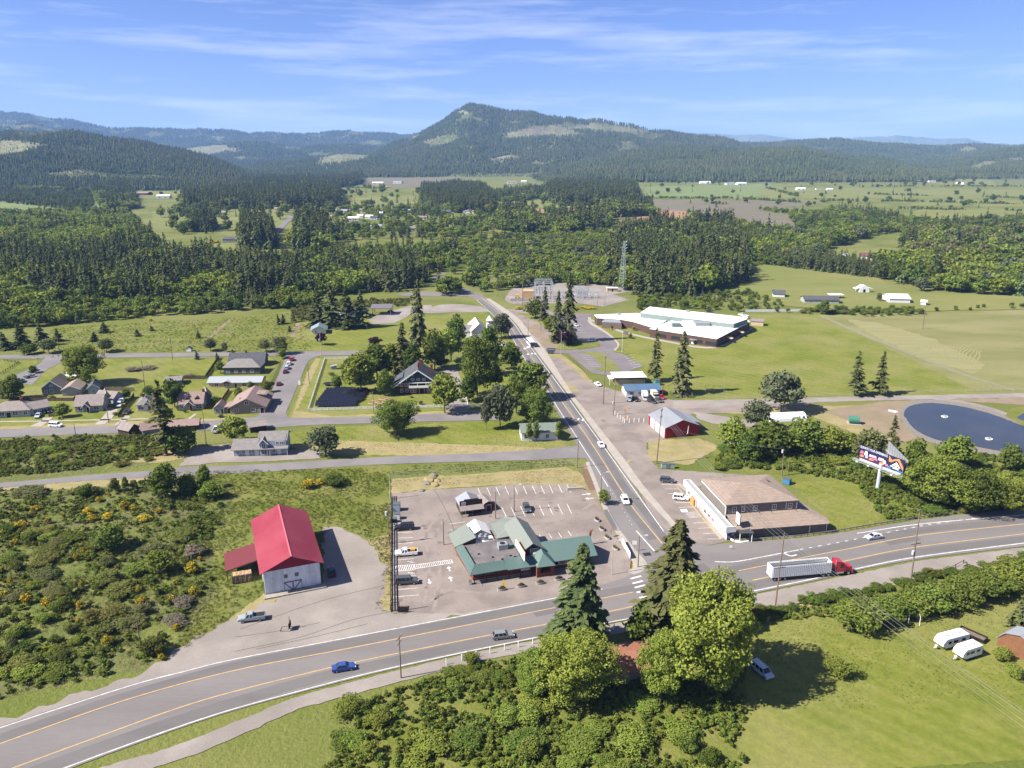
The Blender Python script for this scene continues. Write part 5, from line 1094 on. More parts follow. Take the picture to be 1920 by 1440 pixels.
def hip(root, x0, x1, y0, y1, h, rise, m, o=.5, name='roof', run=None):
 x0, x1, y0, y1 = x0 - o, x1 + o, y0 - o, y1 + o; w, d = x1 - x0, y1 - y0; mb = MB(); z = h + rise
 if w >= d: r = d / 2 if run is None else run; a, b = (x0 + r, (y0 + y1) / 2, z), (x1 - r, (y0 + y1) / 2, z)
 else: r = w / 2; a, b = ((x0 + x1) / 2, y0 + r, z), ((x0 + x1) / 2, y1 - r, z)
 c = [(x0, y0, h), (x1, y0, h), (x1, y1, h), (x0, y1, h)]
 if w >= d: mb.poly([c[0], c[1], b, a]).poly([c[1], c[2], b]).poly([c[2], c[3], a, b]).poly([c[3], c[0], a])
 else: mb.poly([c[0], c[1], a]).poly([c[1], c[2], b, a]).poly([c[2], c[3], b]).poly([c[3], c[0], a, b])
 mb.poly([(x0, y1, h - .15), (x1, y1, h - .15), (x1, y0, h - .15), (x0, y0, h - .15)])
 for k in range(4):
  p, q = c[k], c[(k + 1) % 4]; mb.poly([(p[0], p[1], h - .15), (q[0], q[1], h - .15), q, p])
 return obj(name, mb, m, root)
def _face(side, b):
 x0, x1, y0, y1 = b
 return {'f': lambda u, e, z: (u, y0 - e, z), 'b': lambda u, e, z: (u, y1 + e, z), 'l': lambda u, e, z: (x0 - e, u, z), 'r': lambda u, e, z: (x1 + e, u, z)}[side]
def _panel(F, u0, u1, z0, z1, e0, e1):
 p, q = F(u0, e0, z0), F(u1, e1, z1); return (min(p[0], q[0]), max(p[0], q[0]), min(p[1], q[1]), max(p[1], q[1]), min(p[2], q[2]), max(p[2], q[2]))
def window(root, side, b, u, z, w=1.2, h=1.3, fm=None, bars=True, pm_=None):
 F = _face(side, b); t = .11; mb = MB()
 for a in ((u - w / 2 - t, u + w / 2 + t, z - t, z), (u - w / 2 - t, u + w / 2 + t, z + h, z + h + t), (u - w / 2 - t, u - w / 2, z, z + h), (u + w / 2, u + w / 2 + t, z, z + h)): mb.box(*_panel(F, *a, -.02, .07))
 if bars: mb.box(*_panel(F, u - .035, u + .035, z, z + h, -.02, .055)).box(*_panel(F, u - w / 2, u + w / 2, z + h / 2 - .03, z + h / 2 + .03, -.02, .05))
 f = obj('window', mb, fm or M_['trim'], root); obj('pane', MB().box(*_panel(F, u - w / 2, u + w / 2, z, z + h, -.02, .03)), pm_ or M_['glass'], f); return f
def door(root, side, b, u, w=1.0, h=2.1, m=None, z=0, name='door', handle=True):
 F = _face(side, b); d = obj(name, MB().box(*_panel(F, u - w / 2, u + w / 2, z + .05, z + h, -.02, .06)), m or M_['doorw'], root)
 t = MB()
 for a in ((u - w / 2 - .1, u - w / 2, z + .05, z + h + .1), (u + w / 2, u + w / 2 + .1, z + .05, z + h + .1), (u - w / 2, u + w / 2, z + h, z + h + .1)): t.box(*_panel(F, *a, -.02, .09))
 obj('door_frame', t, M_['trim'], d)
 if handle: obj('handle', MB().box(*_panel(F, u + w / 2 - .18, u + w / 2 - .1, z + 1.0, z + 1.1, .06, .12)), M_['steel'], d)
 return d
def seams(root, pts, n, m, name='roof_seams'):     # raised ribs on a sloping metal roof given by its four corners (eave a,b ridge c,d)
 a, b, c, d = map(Vector, pts); mb = MB()
 for k in range(n + 1):
  f = k / n; mb.bar(a.lerp(b, f) + Vector((0, 0, .03)), d.lerp(c, f) + Vector((0, 0, .03)), .06, .07)
 o = obj(name, mb, m, root); o['kind'] = 'stuff'; return o
def chimney(root, x, y, z0, z1, m=None, w=.8):
 c = obj('chimney', MB().box(x - w / 2, x + w / 2, y - w / 2, y + w / 2, z0, z1).box(x - w / 2 - .08, x + w / 2 + .08, y - w / 2 - .08, y + w / 2 + .08, z1, z1 + .15), m or M_['brick'], root); return c
def text(name, s, size, parent, loc, rot, m, ext=.02, width=None):
 cu = bpy.data.curves.new(name, 'FONT'); cu.body = s; cu.size = size; cu.extrude = ext; cu.align_x = 'CENTER'; cu.align_y = 'CENTER'; cu.resolution_u = 2
 tmp = bpy.data.objects.new(name, cu); COL.objects.link(tmp); dg = bpy.context.evaluated_depsgraph_get()
 me = bpy.data.meshes.new_from_object(tmp.evaluated_get(dg)); bpy.data.objects.remove(tmp)
 me.materials.clear(); me.materials.append(m); o = link(name, me, parent); o.location = loc; o.rotation_euler = rot
 if width:
  xs = [v.co.x for v in me.vertices]; k = width / max(.01, max(xs) - min(xs)); o.scale = (k, 1, 1)
 return o
# ------------------------------------------------------------------ white barn with red roof
a, yw, w = frame((498.3, 1117), (602.5, 1096.7)); B = thing('barn', 'white barn with bright red metal roof and black X-braced doors', 'barn', a, yw); Wb, Db, He, Ri = w, 28, 6.5, 2.9
bb = (0, Wb, 0, Db)
MBW = mat('whitewashed_boards', (.66, .68, .70), (.50, .52, .54), s=.8, fine=.07, wave=(1.6, 'X', .10), stretch=(1, 1, .15))
wl = walls(B, 0, Wb, 0, Db, He, MBW, Ri, 'y')
gm = MB().poly([(0.0, -.03, He - .35), (Wb, -.03, He - .35), (Wb, -.03, He), (Wb / 2, -.03, He + Ri), (0, -.03, He)]); obj('gable_panel', gm, pm('deep_red_boards', (.20, .012, .035), wave=(1.5, 'X', .15)), B)
rf = gable(B, 0, Wb, 0, Db, He, Ri, M_['r_red'], 'y', .9, .14)
k_ = Ri / (Wb / 2)
seams(rf, [(-.9, -.9, He - .9 * k_ + .1), (-.9, Db + .9, He - .9 * k_ + .1), (Wb / 2, Db + .9, He + Ri + .1), (Wb / 2, -.9, He + Ri + .1)], 60, M_['r_red'])
seams(rf, [(Wb + .9, -.9, He - .9 * k_ + .1), (Wb + .9, Db + .9, He - .9 * k_ + .1), (Wb / 2, Db + .9, He + Ri + .1), (Wb / 2, -.9, He + Ri + .1)], 60, M_['r_red'])
obj('ridge_cap', MB().box(Wb / 2 - .18, Wb / 2 + .18, -.92, Db + .92, He + Ri + .08, He + Ri + .17), pm('pale_red_metal', (.50, .11, .13)), rf)
for u in (4.9, 7.4): window(B, 'f', bb, u, 3.7, .7, .8, M_['ltgrey'])
for s in (0, 1):
 u0 = 4.3 + s * 2.1; d = obj('barn_door', MB().box(u0, u0 + 2.05, -.12, -.02, .25, 2.55), MBW, B); t = MB()
 for p, q in (((u0 + .07, .32), (u0 + 1.98, .32)), ((u0 + .07, 2.5), (u0 + 1.98, 2.5)), ((u0 + .07, .3), (u0 + .07, 2.5)), ((u0 + 1.98, .3), (u0 + 1.98, 2.5)), ((u0 + (.1 if s == 0 else 1.95), 2.5), (u0 + (1.95 if s == 0 else .1), .3))): t.bar((p[0], -.15, p[1]), (q[0], -.15, q[1]), .06, .16)
 obj('door_brace', t, M_['black'], d)
for u, w_, h_ in ((1.3, 1.6, 4.2), (10.7, 1.6, 4.0)):
 d = obj('side_panel', MB().box(u - w_ / 2, u + w_ / 2, -.09, -.02, .2, h_), MBW, B)
obj('foundation', MB().box(-.4, Wb + 1.0, -1.9, .0, 0, .35).box(-.05, Wb + .05, -.04, Db, 0, .22), mat('old_concrete', (.22, .20, .16), (.28, .25, .21), s=.8, fine=.15), B)
obj('downspout', MB().tube((-.12, -.1, .2), (-.12, -.1, He - .4), .07).tube((Wb + .1, -.1, .2), (Wb + .1, -.1, He - .4), .06), M_['brown'], B)
obj('lean_to_roof', MB().slab([(-8.3, 10.2, 2.7), (-.05, 10.2, 4.4), (-.05, 19.5, 4.4), (-8.3, 19.5, 2.7)], .14), M_['r_dkred'], B)
for y in (10.6, 14.8, 19.1): obj('post', MB().box(-8.1, -7.9, y - .1, y + .1, 0, 2.6), M_['wood'], B)
obj('beam', MB().bar((-8.0, 10.4, 2.5), (-8.0, 19.3, 2.5), .15, .25).bar((-8.0, 10.4, 2.5), (-.1, 10.4, 4.15), .12, .22), M_['wood'], B)
c, s_ = math.cos(yw), math.sin(yw)
wo_ = lambda x, y, z=0: Vector((a.x + x * c - y * s_, a.y + x * s_ + y * c, z))
ws = thing('lumber_rack', 'open rack of fresh split lumber under the barn lean-to', 'lumber rack', wo_(-7.0, 8.0), yw)
obj('rack_frame', MB().box(0, 4.6, 0, .12, 0, 2.0).box(0, 4.6, 2.2, 2.3, 0, 2.0).box(0, .1, 0, 2.3, 1.9, 2.0).box(4.5, 4.6, 0, 2.3, 0, 2.1), M_['wood'], ws)
for k in range(14):
 x = .25 + k * .31; z = 2.05 + random.uniform(0, .08); o = obj('plank', MB().box(x, x + random.uniform(.16, .28), random.uniform(-.1, .2), random.uniform(1.9, 2.3), z, z + .08), M_['lum'], ws)
for k in range(13):
 x = .3 + k * .33; obj('plank', MB().box(x, x + random.uniform(.15, .27), -.1 - random.uniform(0, .06), -.02, .1, random.uniform(1.2, 1.9)), M_['lum'] if k % 3 else M_['wood'], ws)
# ------------------------------------------------------------------ restaurant
a, yw, _ = frame((883, 1086), yaw=16); Q = thing('restaurant', 'low brick restaurant with green metal roofs around a flat grey deck', 'restaurant', a, yw)
RG, RS = M_['r_green'], M_['r_sage']
obj('wall', MB().prism([(.3, -1.0), (19, -1.4), (19.6, -1.0), (31, -1.0), (31, 6.6), (19.4, 6.8), (19, 15), (13.8, 19.5), (8.6, 17.5), (3.2, 18), (-.8, 18), (-.6, 10)], 0, 3.0), M_['brick'], Q)
obj('flat_roof', MB().prism([(.6, -.4), (15, -.6), (15, 11.2), (9, 11.6), (3.2, 10.8), (.3, 10.6)], 3.0, 3.5), M_['r_tar'], Q)
ml = obj('roof', MB().slab([(-.8, -3.0, 2.9), (.9, -.5, 4.2), (.3, 9.9, 4.2), (-1.5, 11.2, 2.95)][::-1], .15), RG, Q, label='side mansard slope of green metal')
mf = obj('roof', MB().slab([(-.8, -3.0, 2.9), (9.0, -2.7, 2.9), (9.3, -.3, 4.2), (.9, -.5, 4.2)], .15).slab([(8.4, -3.3, 2.95), (16.6, -3.3, 2.95), (16.6, -.1, 4.35), (9.0, -.1, 4.35)], .15), RG, Q, label='front mansard slope of ribbed green metal')
seams(mf, [(-.8, -3.0, 2.9), (8.4, -2.7, 2.9), (9.0, -.35, 4.2), (.9, -.5, 4.2)], 26, RG); seams(mf, [(8.4, -3.3, 2.95), (16.6, -3.3, 2.95), (16.6, -.1, 4.35), (9.0, -.1, 4.35)], 22, RG)
seams(ml, [(-.8, -3.0, 2.9), (-1.5, 11.2, 2.95), (.3, 9.9, 4.2), (.9, -.5, 4.2)], 30, RG)
obj('roof', MB().slab([(-1.7, 10.9, 3.2), (4.0, 10.9, 5.2), (3.2, 18.9, 5.2), (-1.8, 18.9, 3.2)], .18), RS, Q, label='sage green slope at the rear corner')
obj('gable_wall', MB().prism([(-.6, 11.2), (3.9, 11.2), (3.2, 18.6), (-.8, 18.6)], 3.0, 3.2).poly([(-.6, 11.1, 3.0), (3.95, 11.1, 3.0), (3.95, 11.1, 5.1)]).poly([(3.95, 11.1, 3.0), (3.3, 18.6, 3.0), (3.3, 18.6, 5.1), (3.95, 11.1, 5.1)]), M_['brown'], Q)
obj('roof', MB().slab([(8.9, 18.3, 4.8), (9.5, 11.4, 3.8), (15.0, 10.6, 4.6), (16.4, 16.4, 6.2), (14.3, 21.3, 4.8)], .18), RS, Q, label='sage green slope behind the deck')
walls(Q, 14.6, 19.0, 1.2, 15.5, 5.0, M_['brown'], 0, 'y', 3.0, 'upper_wall')
gw = obj('gable_wall', MB().poly([(12.9, 1.0, 3.6), (19.0, 1.0, 3.6), (19.0, 1.0, 5.0), (16.1, 1.0, 7.0), (12.9, 1.0, 5.0)]).poly([(12.9, 1.0, 3.6), (12.9, 1.0, 5.0), (12.9, 15, 5.0), (12.9, 15, 3.6)]), M_['brown'], Q)
g2 = gable(Q, 12.8, 19.1, 1.0, 15.2, 4.95, 2.15, RS, 'y', .7, .16, oe=.3); g2['label'] = 'tall sage green cross gable'
window(Q, 'f', (12, 19, .98, 5), 16.5, 4.0, 2.0, 1.3, M_['trim'], True, pm('blue_window_art', (.10, .22, .36), rough=.2))
g3 = gable(Q, 19.7, 31.3, -1.4, 7.4, 3.2, 2.35, RG, 'x', .9, .16); g3['label'] = 'long green metal roof of the east wing'
obj('gable_wall', MB().poly([(31.05, -1.2, 3), (31.05, 7.0, 3), (31.05, 3.0, 5.3)]), M_['brick'], Q)
for k in range(5): window(Q, 'f', (19.6, 31, -1.0, 6), 21.4 + k * 2.0, 1.1, 1.5, 1.2, M_['trim'], False)
sg = obj('window', MB().box(12.2, 14.6, -1.48, -1.42, 1.1, 2.3), M_['trim'], Q)
obj('roof', MB().poly([(15.6, -4.2, 3.0), (20.3, -4.4, 3.0), (18.0, -1.4, 5.2)]).poly([(20.3, -4.4, 3.0), (20.3, -.6, 3.6), (18.1, 1.0, 5.6), (18.0, -1.4, 5.2)]).poly([(15.6, -4.2, 3.0), (18.0, -1.4, 5.2), (18.1, 1.0, 5.6), (15.6, -.2, 3.9)]), RG, Q, label='peaked green entry roof')
obj('gable_panel', MB().poly([(16.0, -.25, 4.0), (18.1, .95, 5.5), (17.6, .9, 5.3), (15.9, .3, 4.6)]), M_['cream'], Q)
for x in (16.1, 19.7): obj('porch_pillar', MB().box(x - .45, x + .45, -4.0, -3.2, 0, 2.95), M_['brick'], Q)
obj('porch_wall', MB().box(16.5, 19.3, -3.9, -3.7, 0, 1.1), M_['brick'], Q)
for k in range(6): obj('post', MB().box(.2 + k * 2.9, .36 + k * 2.9, -2.6, -2.44, 0, 2.85), M_['brown'], Q)
obj('porch_rail', MB().bar((.3, -2.5, 1.0), (14.6, -2.5, 1.0), .08, .1).bar((.3, -2.5, .5), (14.6, -2.5, .5), .06, .08), M_['ltgrey'], Q)
for k in range(4): window(Q, 'f', (.3, 19, -1.1, 5), 2.0 + k * 2.5, 1.0, 1.7, 1.3, M_['brown'], False)
sb = obj('roof_sign', MB().box(12.72, 12.86, -3.0, 4.6, 4.5, 6.6), M_['trim'], Q); obj('sign_face', MB().box(12.87, 13.05, -3.0, 4.6, 4.45, 6.7), pm('orange_sign_edge', (.45, .16, .06)), sb); obj('sign_brace', MB().tube((13.0, -1.5, 4.6), (14.5, -1.5, 3.6), .05), M_['steel'], sb); obj('sign_brace', MB().tube((13.0, 3, 4.6), (14.5, 3, 3.8), .05), M_['steel'], sb)
ac = obj('air_conditioner', MB().box(8.6, 11.0, 5.6, 7.6, 3.5, 4.9), M_['steel'], Q); obj('fan_grille', MB().tube((9.8, 6.6, 4.9), (9.8, 6.6, 4.98), .7, n=12), M_['black'], ac); obj('duct', MB().box(11.0, 14.6, 6.0, 7.0, 3.6, 4.4), RG, ac)
for x, y, z in ((4, 13.5, 3.6), (5.6, 12.6, 3.6), (6.9, 12.2, 3.6)): obj('kitchen_vent', MB().box(x - .6, x + .6, y - .5, y + .5, 3.0, 4.6).tube((x, y, 4.6), (x, y, 5.1), .35, n=8), M_['steel'], Q)
obj('roof_deck', MB().box(3.9, 9.0, 11.2, 17.5, 3.0, 3.4), M_['white'], Q)
wt = gable(Q, 3.4, 8.6, 14.5, 20.4, 3.9, 1.5, M_['r_white'], 'y', .3, .1); wt['label'] = 'bright white gable over the kitchen yard'
obj('gable_wall', MB().poly([(3.5, 14.6, 3), (8.5, 14.6, 3), (8.5, 14.6, 3.9), (6.0, 14.6, 5.3), (3.5, 14.6, 3.9)]), M_['ltgrey'], Q)
for x, y in ((3, 5), (6, 2.5), (10.5, 2), (11.4, 1.2), (8, .9)): obj('roof_vent', MB().box(x, x + .5, y, y + .4, 3.5, 3.75), M_['black'], Q)
st = thing('statue_post', 'carved reddish wooden post at the end of the restaurant roof', 'carved post', at(1106, 1021), 0)
obj('shaft', MB().tube((0, 0, 0), (0, 0, 3.2), .28, .22, 8), M_['brown'], st); obj('carved_head', MB().tube((0, 0, 3.2), (.1, 0, 4.0), .34, .28, 8).tube((.1, 0, 4.0), (.7, 0, 4.4), .22, .12, 6), M_['brick'], st)
# ------------------------------------------------------------------ western false-front hut and gambrel shed on the lot
a, yw, w = frame((864, 966), (903, 961)); H1 = thing('false_front_hut', 'little dark western hut with false front and porch roof on the parking lot', 'hut', a, yw)
walls(H1, 0, w, 0, 6, 2.7, M_['brown'], 1.6, 'y'); gable(H1, 0, w, .3, 6, 2.7, 1.6, M_['r_metal'], 'y', .3, .12)
obj('false_front', MB().box(-.3, w + .2, -.18, 0, 2.5, 4.4).box(1.0, w - 1, -.2, -.02, 4.4, 4.8), M_['brown'], H1); obj('porch_roof', MB().slab([(-.5, -1.9, 2.1), (w + .4, -1.9, 2.1), (w + .4, -.2, 2.9), (-.5, -.2, 2.9)], .1), M_['r_brown'], H1)
for x in (0, w / 2, w): obj('post', MB().box(x - .08, x + .08, -1.7, -1.54, 0, 2.1), M_['wood'], H1)
sp_ = obj('sign', MB().box(.2, 1.5, -.26, -.18, 2.9, 4.0), pm('pale_sign', (.45, .42, .38)), H1); door(H1, 'f', (0, w, 0, 6), .9, 1.0, 2.0, M_['wood']); window(H1, 'f', (0, w, 0, 6), 3.2, .9, 1.4, 1.0, M_['wood'])
def gambrel(root, w, d, h, m, rm, o=.25):
 P = [(-o, h - .05), (w * .16, h + w * .24), (w / 2, h + w * .36), (w * .84, h + w * .24), (w + o, h - .05)]; mb = MB()
 for p, q in zip(P[:-1], P[1:]): mb.slab([(p[0], -o, p[1]), (q[0], -o, q[1]), (q[0], d + o, q[1]), (p[0], d + o, p[1])], .1)
 obj('roof', mb, rm, root); e = MB(); prof = [(0, h)] + [(p[0], p[1] - .08) for p in P[1:4]] + [(w, h)]
 for y in (0, d): e.poly([(0, y, 0), (w, y, 0)] + [(x, y, z) for x, z in prof[::-1]])
 e.poly([(0, 0, 0), (0, 0, h), (0, d, h), (0, d, 0)]).poly([(w, 0, 0), (w, d, 0), (w, d, h), (w, 0, h)]); obj('wall', e, m, root)
a, yw, w = frame((906, 960), (926, 956)); H2 = thing('gambrel_shed', 'small dark red gambrel shed beside the western hut', 'shed', a, yw)
gambrel(H2, w, 5.5, 2.0, M_['barnred'], M_['r_brown']); door(H2, 'f', (0, w, 0, 5), w / 2, 1.5, 1.9, M_['barnred'])
# ------------------------------------------------------------------ store with the white parapet front
a, yw, _ = frame((1372, 1009), yaw=8.5); S = thing('store', 'two-storey store with brown shingle roofs and long white parapet front', 'store', a, yw)
obj('wall', MB().prism([(.2, -.4), (26.6, -.6), (27.4, 2), (22.4, 9), (21, 25), (-.6, 25), (-.6, 2)], 0, 3.2), M_['taupe'], S)
lr = obj('roof', MB().slab([(.4, -1.6, 3.1), (27.2, -1.5, 3.1), (28.0, 1.2, 3.25), (21.4, 5.4, 4.6), (.2, 4.9, 4.6)], .16).slab([(28.0, 1.2, 3.3), (28.0, 1.9, 3.3), (22.6, 25, 3.6), (21.2, 25, 4.3), (21.4, 5.4, 4.65)], .16), M_['r_tan'], S, label='lower brown lean-to roof')
walls(S, 0, 20.8, 5.2, 22.6, 7.45, M_['taupe'], 0, 'x', 3.2, 'upper_wall')
hf = MB(); e = [(-.2, 4.8, 7.5), (21.3, 4.8, 7.5), (21.3, 23.0, 7.5), (-.2, 23.0, 7.5)]; r1, r2 = (8, 14, 9.6), (13.5, 14, 9.6)
hf.poly([e[0], e[1], r2, r1]).poly([e[1], e[2], r2]).poly([e[2], e[3], r1, r2]).poly([e[3], e[0], r1]).poly([(p[0], p[1], 7.3) for p in e[::-1]])
for k in range(4): hf.poly([(e[k][0], e[k][1], 7.3), (e[(k + 1) % 4][0], e[(k + 1) % 4][1], 7.3), e[(k + 1) % 4], e[k]])
ur = obj('roof', hf, M_['r_tan'], S, label='upper hipped roof of brown shingles')
obj('dormer_vent', MB().poly([(17, 16, 8.2), (18.2, 16.3, 8.1), (17.5, 15.2, 8.9)]).poly([(17, 16, 8.2), (17.5, 17.5, 8.6), (17.5, 15.2, 8.9)]), M_['black'], ur)
for u in (2.6, 5.1, 8.6, 14.2, 18.9): window(S, 'f', (0, 20.8, 5.2, 22), u, 5.1, 1.0 if u != 5.1 else .7, 1.4)
obj('corner_trim', MB().box(-.05, .18, 5.12, 5.3, 3.2, 6.9).box(17.6, 17.75, 5.12, 5.22, 5, 6.9).box(20.7, 20.9, 5.12, 5.3, 5, 6.9).box(21.9, 22.1, -.75, -.6, 0, 3).box(27.1, 27.3, -.3, -.1, 0, 3.1).box(-.1, .05, 5.2, 22.6, 6.75, 6.95), M_['trim'], S)
pf = obj('parapet', MB().box(-2.6, -2.35, -1.6, 30.0, 2.5, 4.3).box(-2.35, .3, -1.6, -1.4, 2.6, 4.3).box(-2.35, -.6, 29.8, 30, 2.6, 4.3).box(-.75, -.5, -1.4, 29.8, 2.8, 4.2), M_['white'], S)
obj('canopy_deck', MB().box(-2.35, -.75, -1.4, 29.8, 2.6, 4.0), pm('dull_zinc_deck', (.26, .27, .27)), pf)
obj('front_wall', MB().box(-1.9, -.6, -.8, 28.8, 0, 2.6), M_['white'], S)
fb = (-1.9, 20, -.8, 29)
for u, w_, c_ in ((2.5, 2.4, (.42, .30, .24)), (5.6, 2.4, (.30, .30, .27)), (8.6, 2.0, (.36, .22, .24)), (11.4, 2.0, (.30, .12, .14)), (14.2, 1.4, (.04, .05, .06)), (24.5, 1.5, (.05, .05, .06)), (26.8, 1.3, (.05, .06, .07))):
 window(S, 'l', fb, u, .7, w_, 1.5, M_['trim'], False, pm('poster_%d' % int(u * 10), c_, rough=.3, fine=.3, fs=2))
for u in (16.4, 18.0): door(S, 'l', fb, u, 1.1, 2.1, pm('store_door', (.30, .24, .19)))
obj('ice_box', MB().box(-3.0, -2.0, 20.5, 23.0, 0, 1.9), pm('orange_ice_box', (.5, .22, .08)), S)
for u in (20, 23.4, 27.6): obj('post', MB().box(-2.5, -2.3, u - .1, u + .1, 0, 2.5), M_['trim'], S)
for u, s in ((11.4, 'COLD'), (8.6, 'BEER')): text('lettering', s, .6, S, (-1.99, u, 1.45), (R(90), 0, R(-90)), pm('sign_red', (.45, .03, .05)), .01)
mu = obj('mural_panel', MB().box(-1.85, .5, -1.0, -.82, .1, 2.6), pm('dark_mural', (.045, .03, .075), c2=(.25, .22, .3), s=1.2, lo=.5, hi=.6), S)
obj('porch_canopy', MB().slab([(.8, -2.9, 2.9), (4.6, -3.4, 2.9), (4.6, -.4, 3.3), (.8, -.4, 3.3)], .1), M_['r_dark'], S)
for x, y in ((1.0, -2.7), (4.2, -3.1)): obj('post', MB().box(x - .08, x + .08, y - .08, y + .08, 0, 2.85), M_['trim'], S)
sn = obj('blade_sign', MB().box(1.3, 1.5, -1.0, 1.2, 4.3, 7.2), M_['trim'], S); obj('sign_edge', MB().box(1.5, 1.62, -1.05, 1.25, 4.25, 7.3), M_['black'], sn); obj('sign_foot', MB().box(1.35, 1.45, 0, .2, 3.3, 4.3), M_['black'], sn)
for u in (9.5, 13, 20.2): obj('roof_pipe', MB().tube((u, 4.2, 4.7), (u, 4.2, 5.1), .1), M_['black'], S)
# ------------------------------------------------------------------ red fire hall
a, yw, _ = frame((1247, 822), yaw=13); Fh = thing('fire_hall', 'bright red hall with grey metal roof and white roll-up doors', 'fire hall', a, yw); w = 13.2; bb = (0, w, 0, 15.5)
walls(Fh, 0, w, 0, 15.5, 4.0, M_['red'], 2.6, 'y'); fr = gable(Fh, 0, w, 0, 15.5, 4.0, 2.6, M_['r_metal'], 'y', .35, .14)
seams(fr, [(-.3, -.3, 3.95), (-.3, 15.8, 3.95), (w / 2, 15.8, 6.7), (w / 2, -.3, 6.7)], 26, M_['r_metal'])
obj('lean_to', MB().slab([(w, 4, 4.2), (w + 3.2, 4, 3.2), (w + 3.2, 14, 3.2), (w, 14, 4.2)], .12), M_['r_metal'], Fh)
for u in (2.6, 7.2, 11.8):
 d = door(Fh, 'l', bb, u, 3.6, 3.4, M_['white'], name='roll_up_door', handle=False); obj('door_slit', MB().box(-.1, -.06, u - 1.6, u + 1.6, 1.7, 1.9), M_['dark'], d)
obj('vent_pipe', MB().tube((8.7, -.15, 1.2), (8.9, -.15, 4.2), .16), M_['trim'], Fh); door(Fh, 'f', bb, 8.6, .4, .5, M_['dark'], .7, 'meter_box', False)
obj('barge_board', MB().bar((-.35, -.4, 3.9), (w / 2, -.4, 6.55), .08, .2).bar((w + .35, -.4, 3.9), (w / 2, -.4, 6.55), .08, .2), M_['barnred'], Fh)
# ------------------------------------------------------------------ blue roofed building and the white flat roofed one behind it
a, yw, w = frame((1174, 744), (1237, 742)); Bl = thing('blue_roof_building', 'low white building under a blue metal roof with parked cars in front', 'building', a, yw); bb = (0, w, 0, 8)
walls(Bl, 0, w, 0, 8, 2.9, M_['white'], 1.4, 'x'); br = gable(Bl, 0, w, 0, 8, 2.9, 1.4, M_['r_blue'], 'x', .7, .14); seams(br, [(-.7, -.7, 2.8), (w + .7, -.7, 2.8), (w + .7, 4, 4.4), (-.7, 4, 4.4)], 22, M_['r_blue'])
for u in (2.4, 6, 9.5, 13): window(Bl, 'f', bb, u, .9, 1.6, 1.2)
door(Bl, 'f', bb, 8, 1.0, 2.1, M_['dkgrey'])
a, yw, w = frame((1153, 722), (1209, 721)); Wf = thing('flat_roof_office', 'beige building with white flat roof and dark fascia', 'building', a, yw)
walls(Wf, 0, w, 0, 8, 3.0, M_['cream']); obj('fascia', MB().box(-.5, w + .5, -.8, 0, 2.7, 3.5).box(-.5, w + .5, 0, 8.5, 3.0, 3.5), M_['brown'], Wf); obj('roof', MB().box(-.6, w + .6, -.9, 8.6, 3.5, 3.7), M_['r_white'], Wf)
obj('side_roof', MB().slab([(-2.6, 0, 2.8), (-.5, 0, 3.1), (-.5, 6, 3.1), (-2.6, 6, 2.8)], .15), M_['r_white'], Wf)
for u in (-2.4,): obj('post', MB().box(u - .1, u + .1, .2, .4, 0, 2.7), M_['trim'], Wf)
# ------------------------------------------------------------------ school
def roofpoly(px, z): return [at(x, y, z) for x, y in px]
o = at(1250, 640); Sc = thing('school', 'sprawling school with white flat roofs and dark wooden walls', 'school', o)
def block(px, z, wm, rm, par=.5, z0=0, nm='wall', lab=None, fas=None):
 P = [p - o for p in roofpoly(px, z)]; P2 = [(p.x, p.y) for p in P]
 if sum(P2[i][0] * P2[(i + 1) % len(P2)][1] - P2[(i + 1) % len(P2)][0] * P2[i][1] for i in range(len(P2))) < 0: P2 = P2[::-1]
 c_ = Vector((sum(p[0] for p in P2) / len(P2), sum(p[1] for p in P2) / len(P2)))
 obj(nm, MB().prism(P2, z0, z - .25), wm, Sc); P3 = [tuple(c_ + (Vector(p) - c_) * 1.012) for p in P2]
 r = obj('roof', MB().prism(P3, z - .25, z), [rm, fas or M_['brown']][0:1], Sc)
 if lab: r['label'] = lab
 return P2
SW = mat('dark_vertical_boards', (.075, .042, .032), (.10, .058, .045), s=.6, fine=.12, wave=(1.0, 'X', .25))
bp = block([(1219, 616), (1344, 635), (1406, 603), (1395, 597), (1250, 592), (1262, 600)], 5, SW, M_['r_white'], lab='largest white flat roof')
block([(1115, 590), (1195, 587), (1256, 598), (1224, 614), (1188, 603), (1166, 599), (1120, 596)], 4.5, SW, M_['r_white'], lab='white flat roof of the entry wing')
P2 = [p - o for p in roofpoly([(1201, 586), (1376, 607), (1402, 598), (1390, 594), (1218, 575)], 7.6)]
obj('gym_wall', MB().prism([(p.x, p.y) for p in P2], 4.2, 7.4), pm('grey_green_panels', (.17, .215, .20), wave=(.5, 'X', .1)), Sc); obj('roof', MB().prism([(p.x, p.y) for p in P2], 7.4, 7.65), M_['r_white'], Sc, label='raised white roof of the gymnasium')
p = [q - o for q in roofpoly([(1128, 603), (1140, 593), (1158, 595), (1165, 605)], 4.0)]
obj('porch_roof', MB().prism([(q.x, q.y) for q in p], 3.6, 4.0), M_['r_metal'], Sc); obj('porch_wall', MB().prism([(q.x * .99 + (-.01) * 0, q.y) for q in p], 0, 3.6), M_['wood'], Sc)
for px, py, nm in ((1182, 607, 'round_window_panel'),):
 q = at(px, py) - o; e = obj('entry_panel', MB().box(q.x - 3, q.x + 3, q.y - .6, q.y - .3, .2, 3.6), M_['cream'], Sc)
 for dx in (-1.6, 1.6): obj('round_window', MB().tube((q.x + dx, q.y - .72, 1.9), (q.x + dx, q.y - .6, 1.9), .8, n=12), M_['dark'], e)
def along(p, q, f): p, q = Vector(p), Vector(q); return p.lerp(q, f)
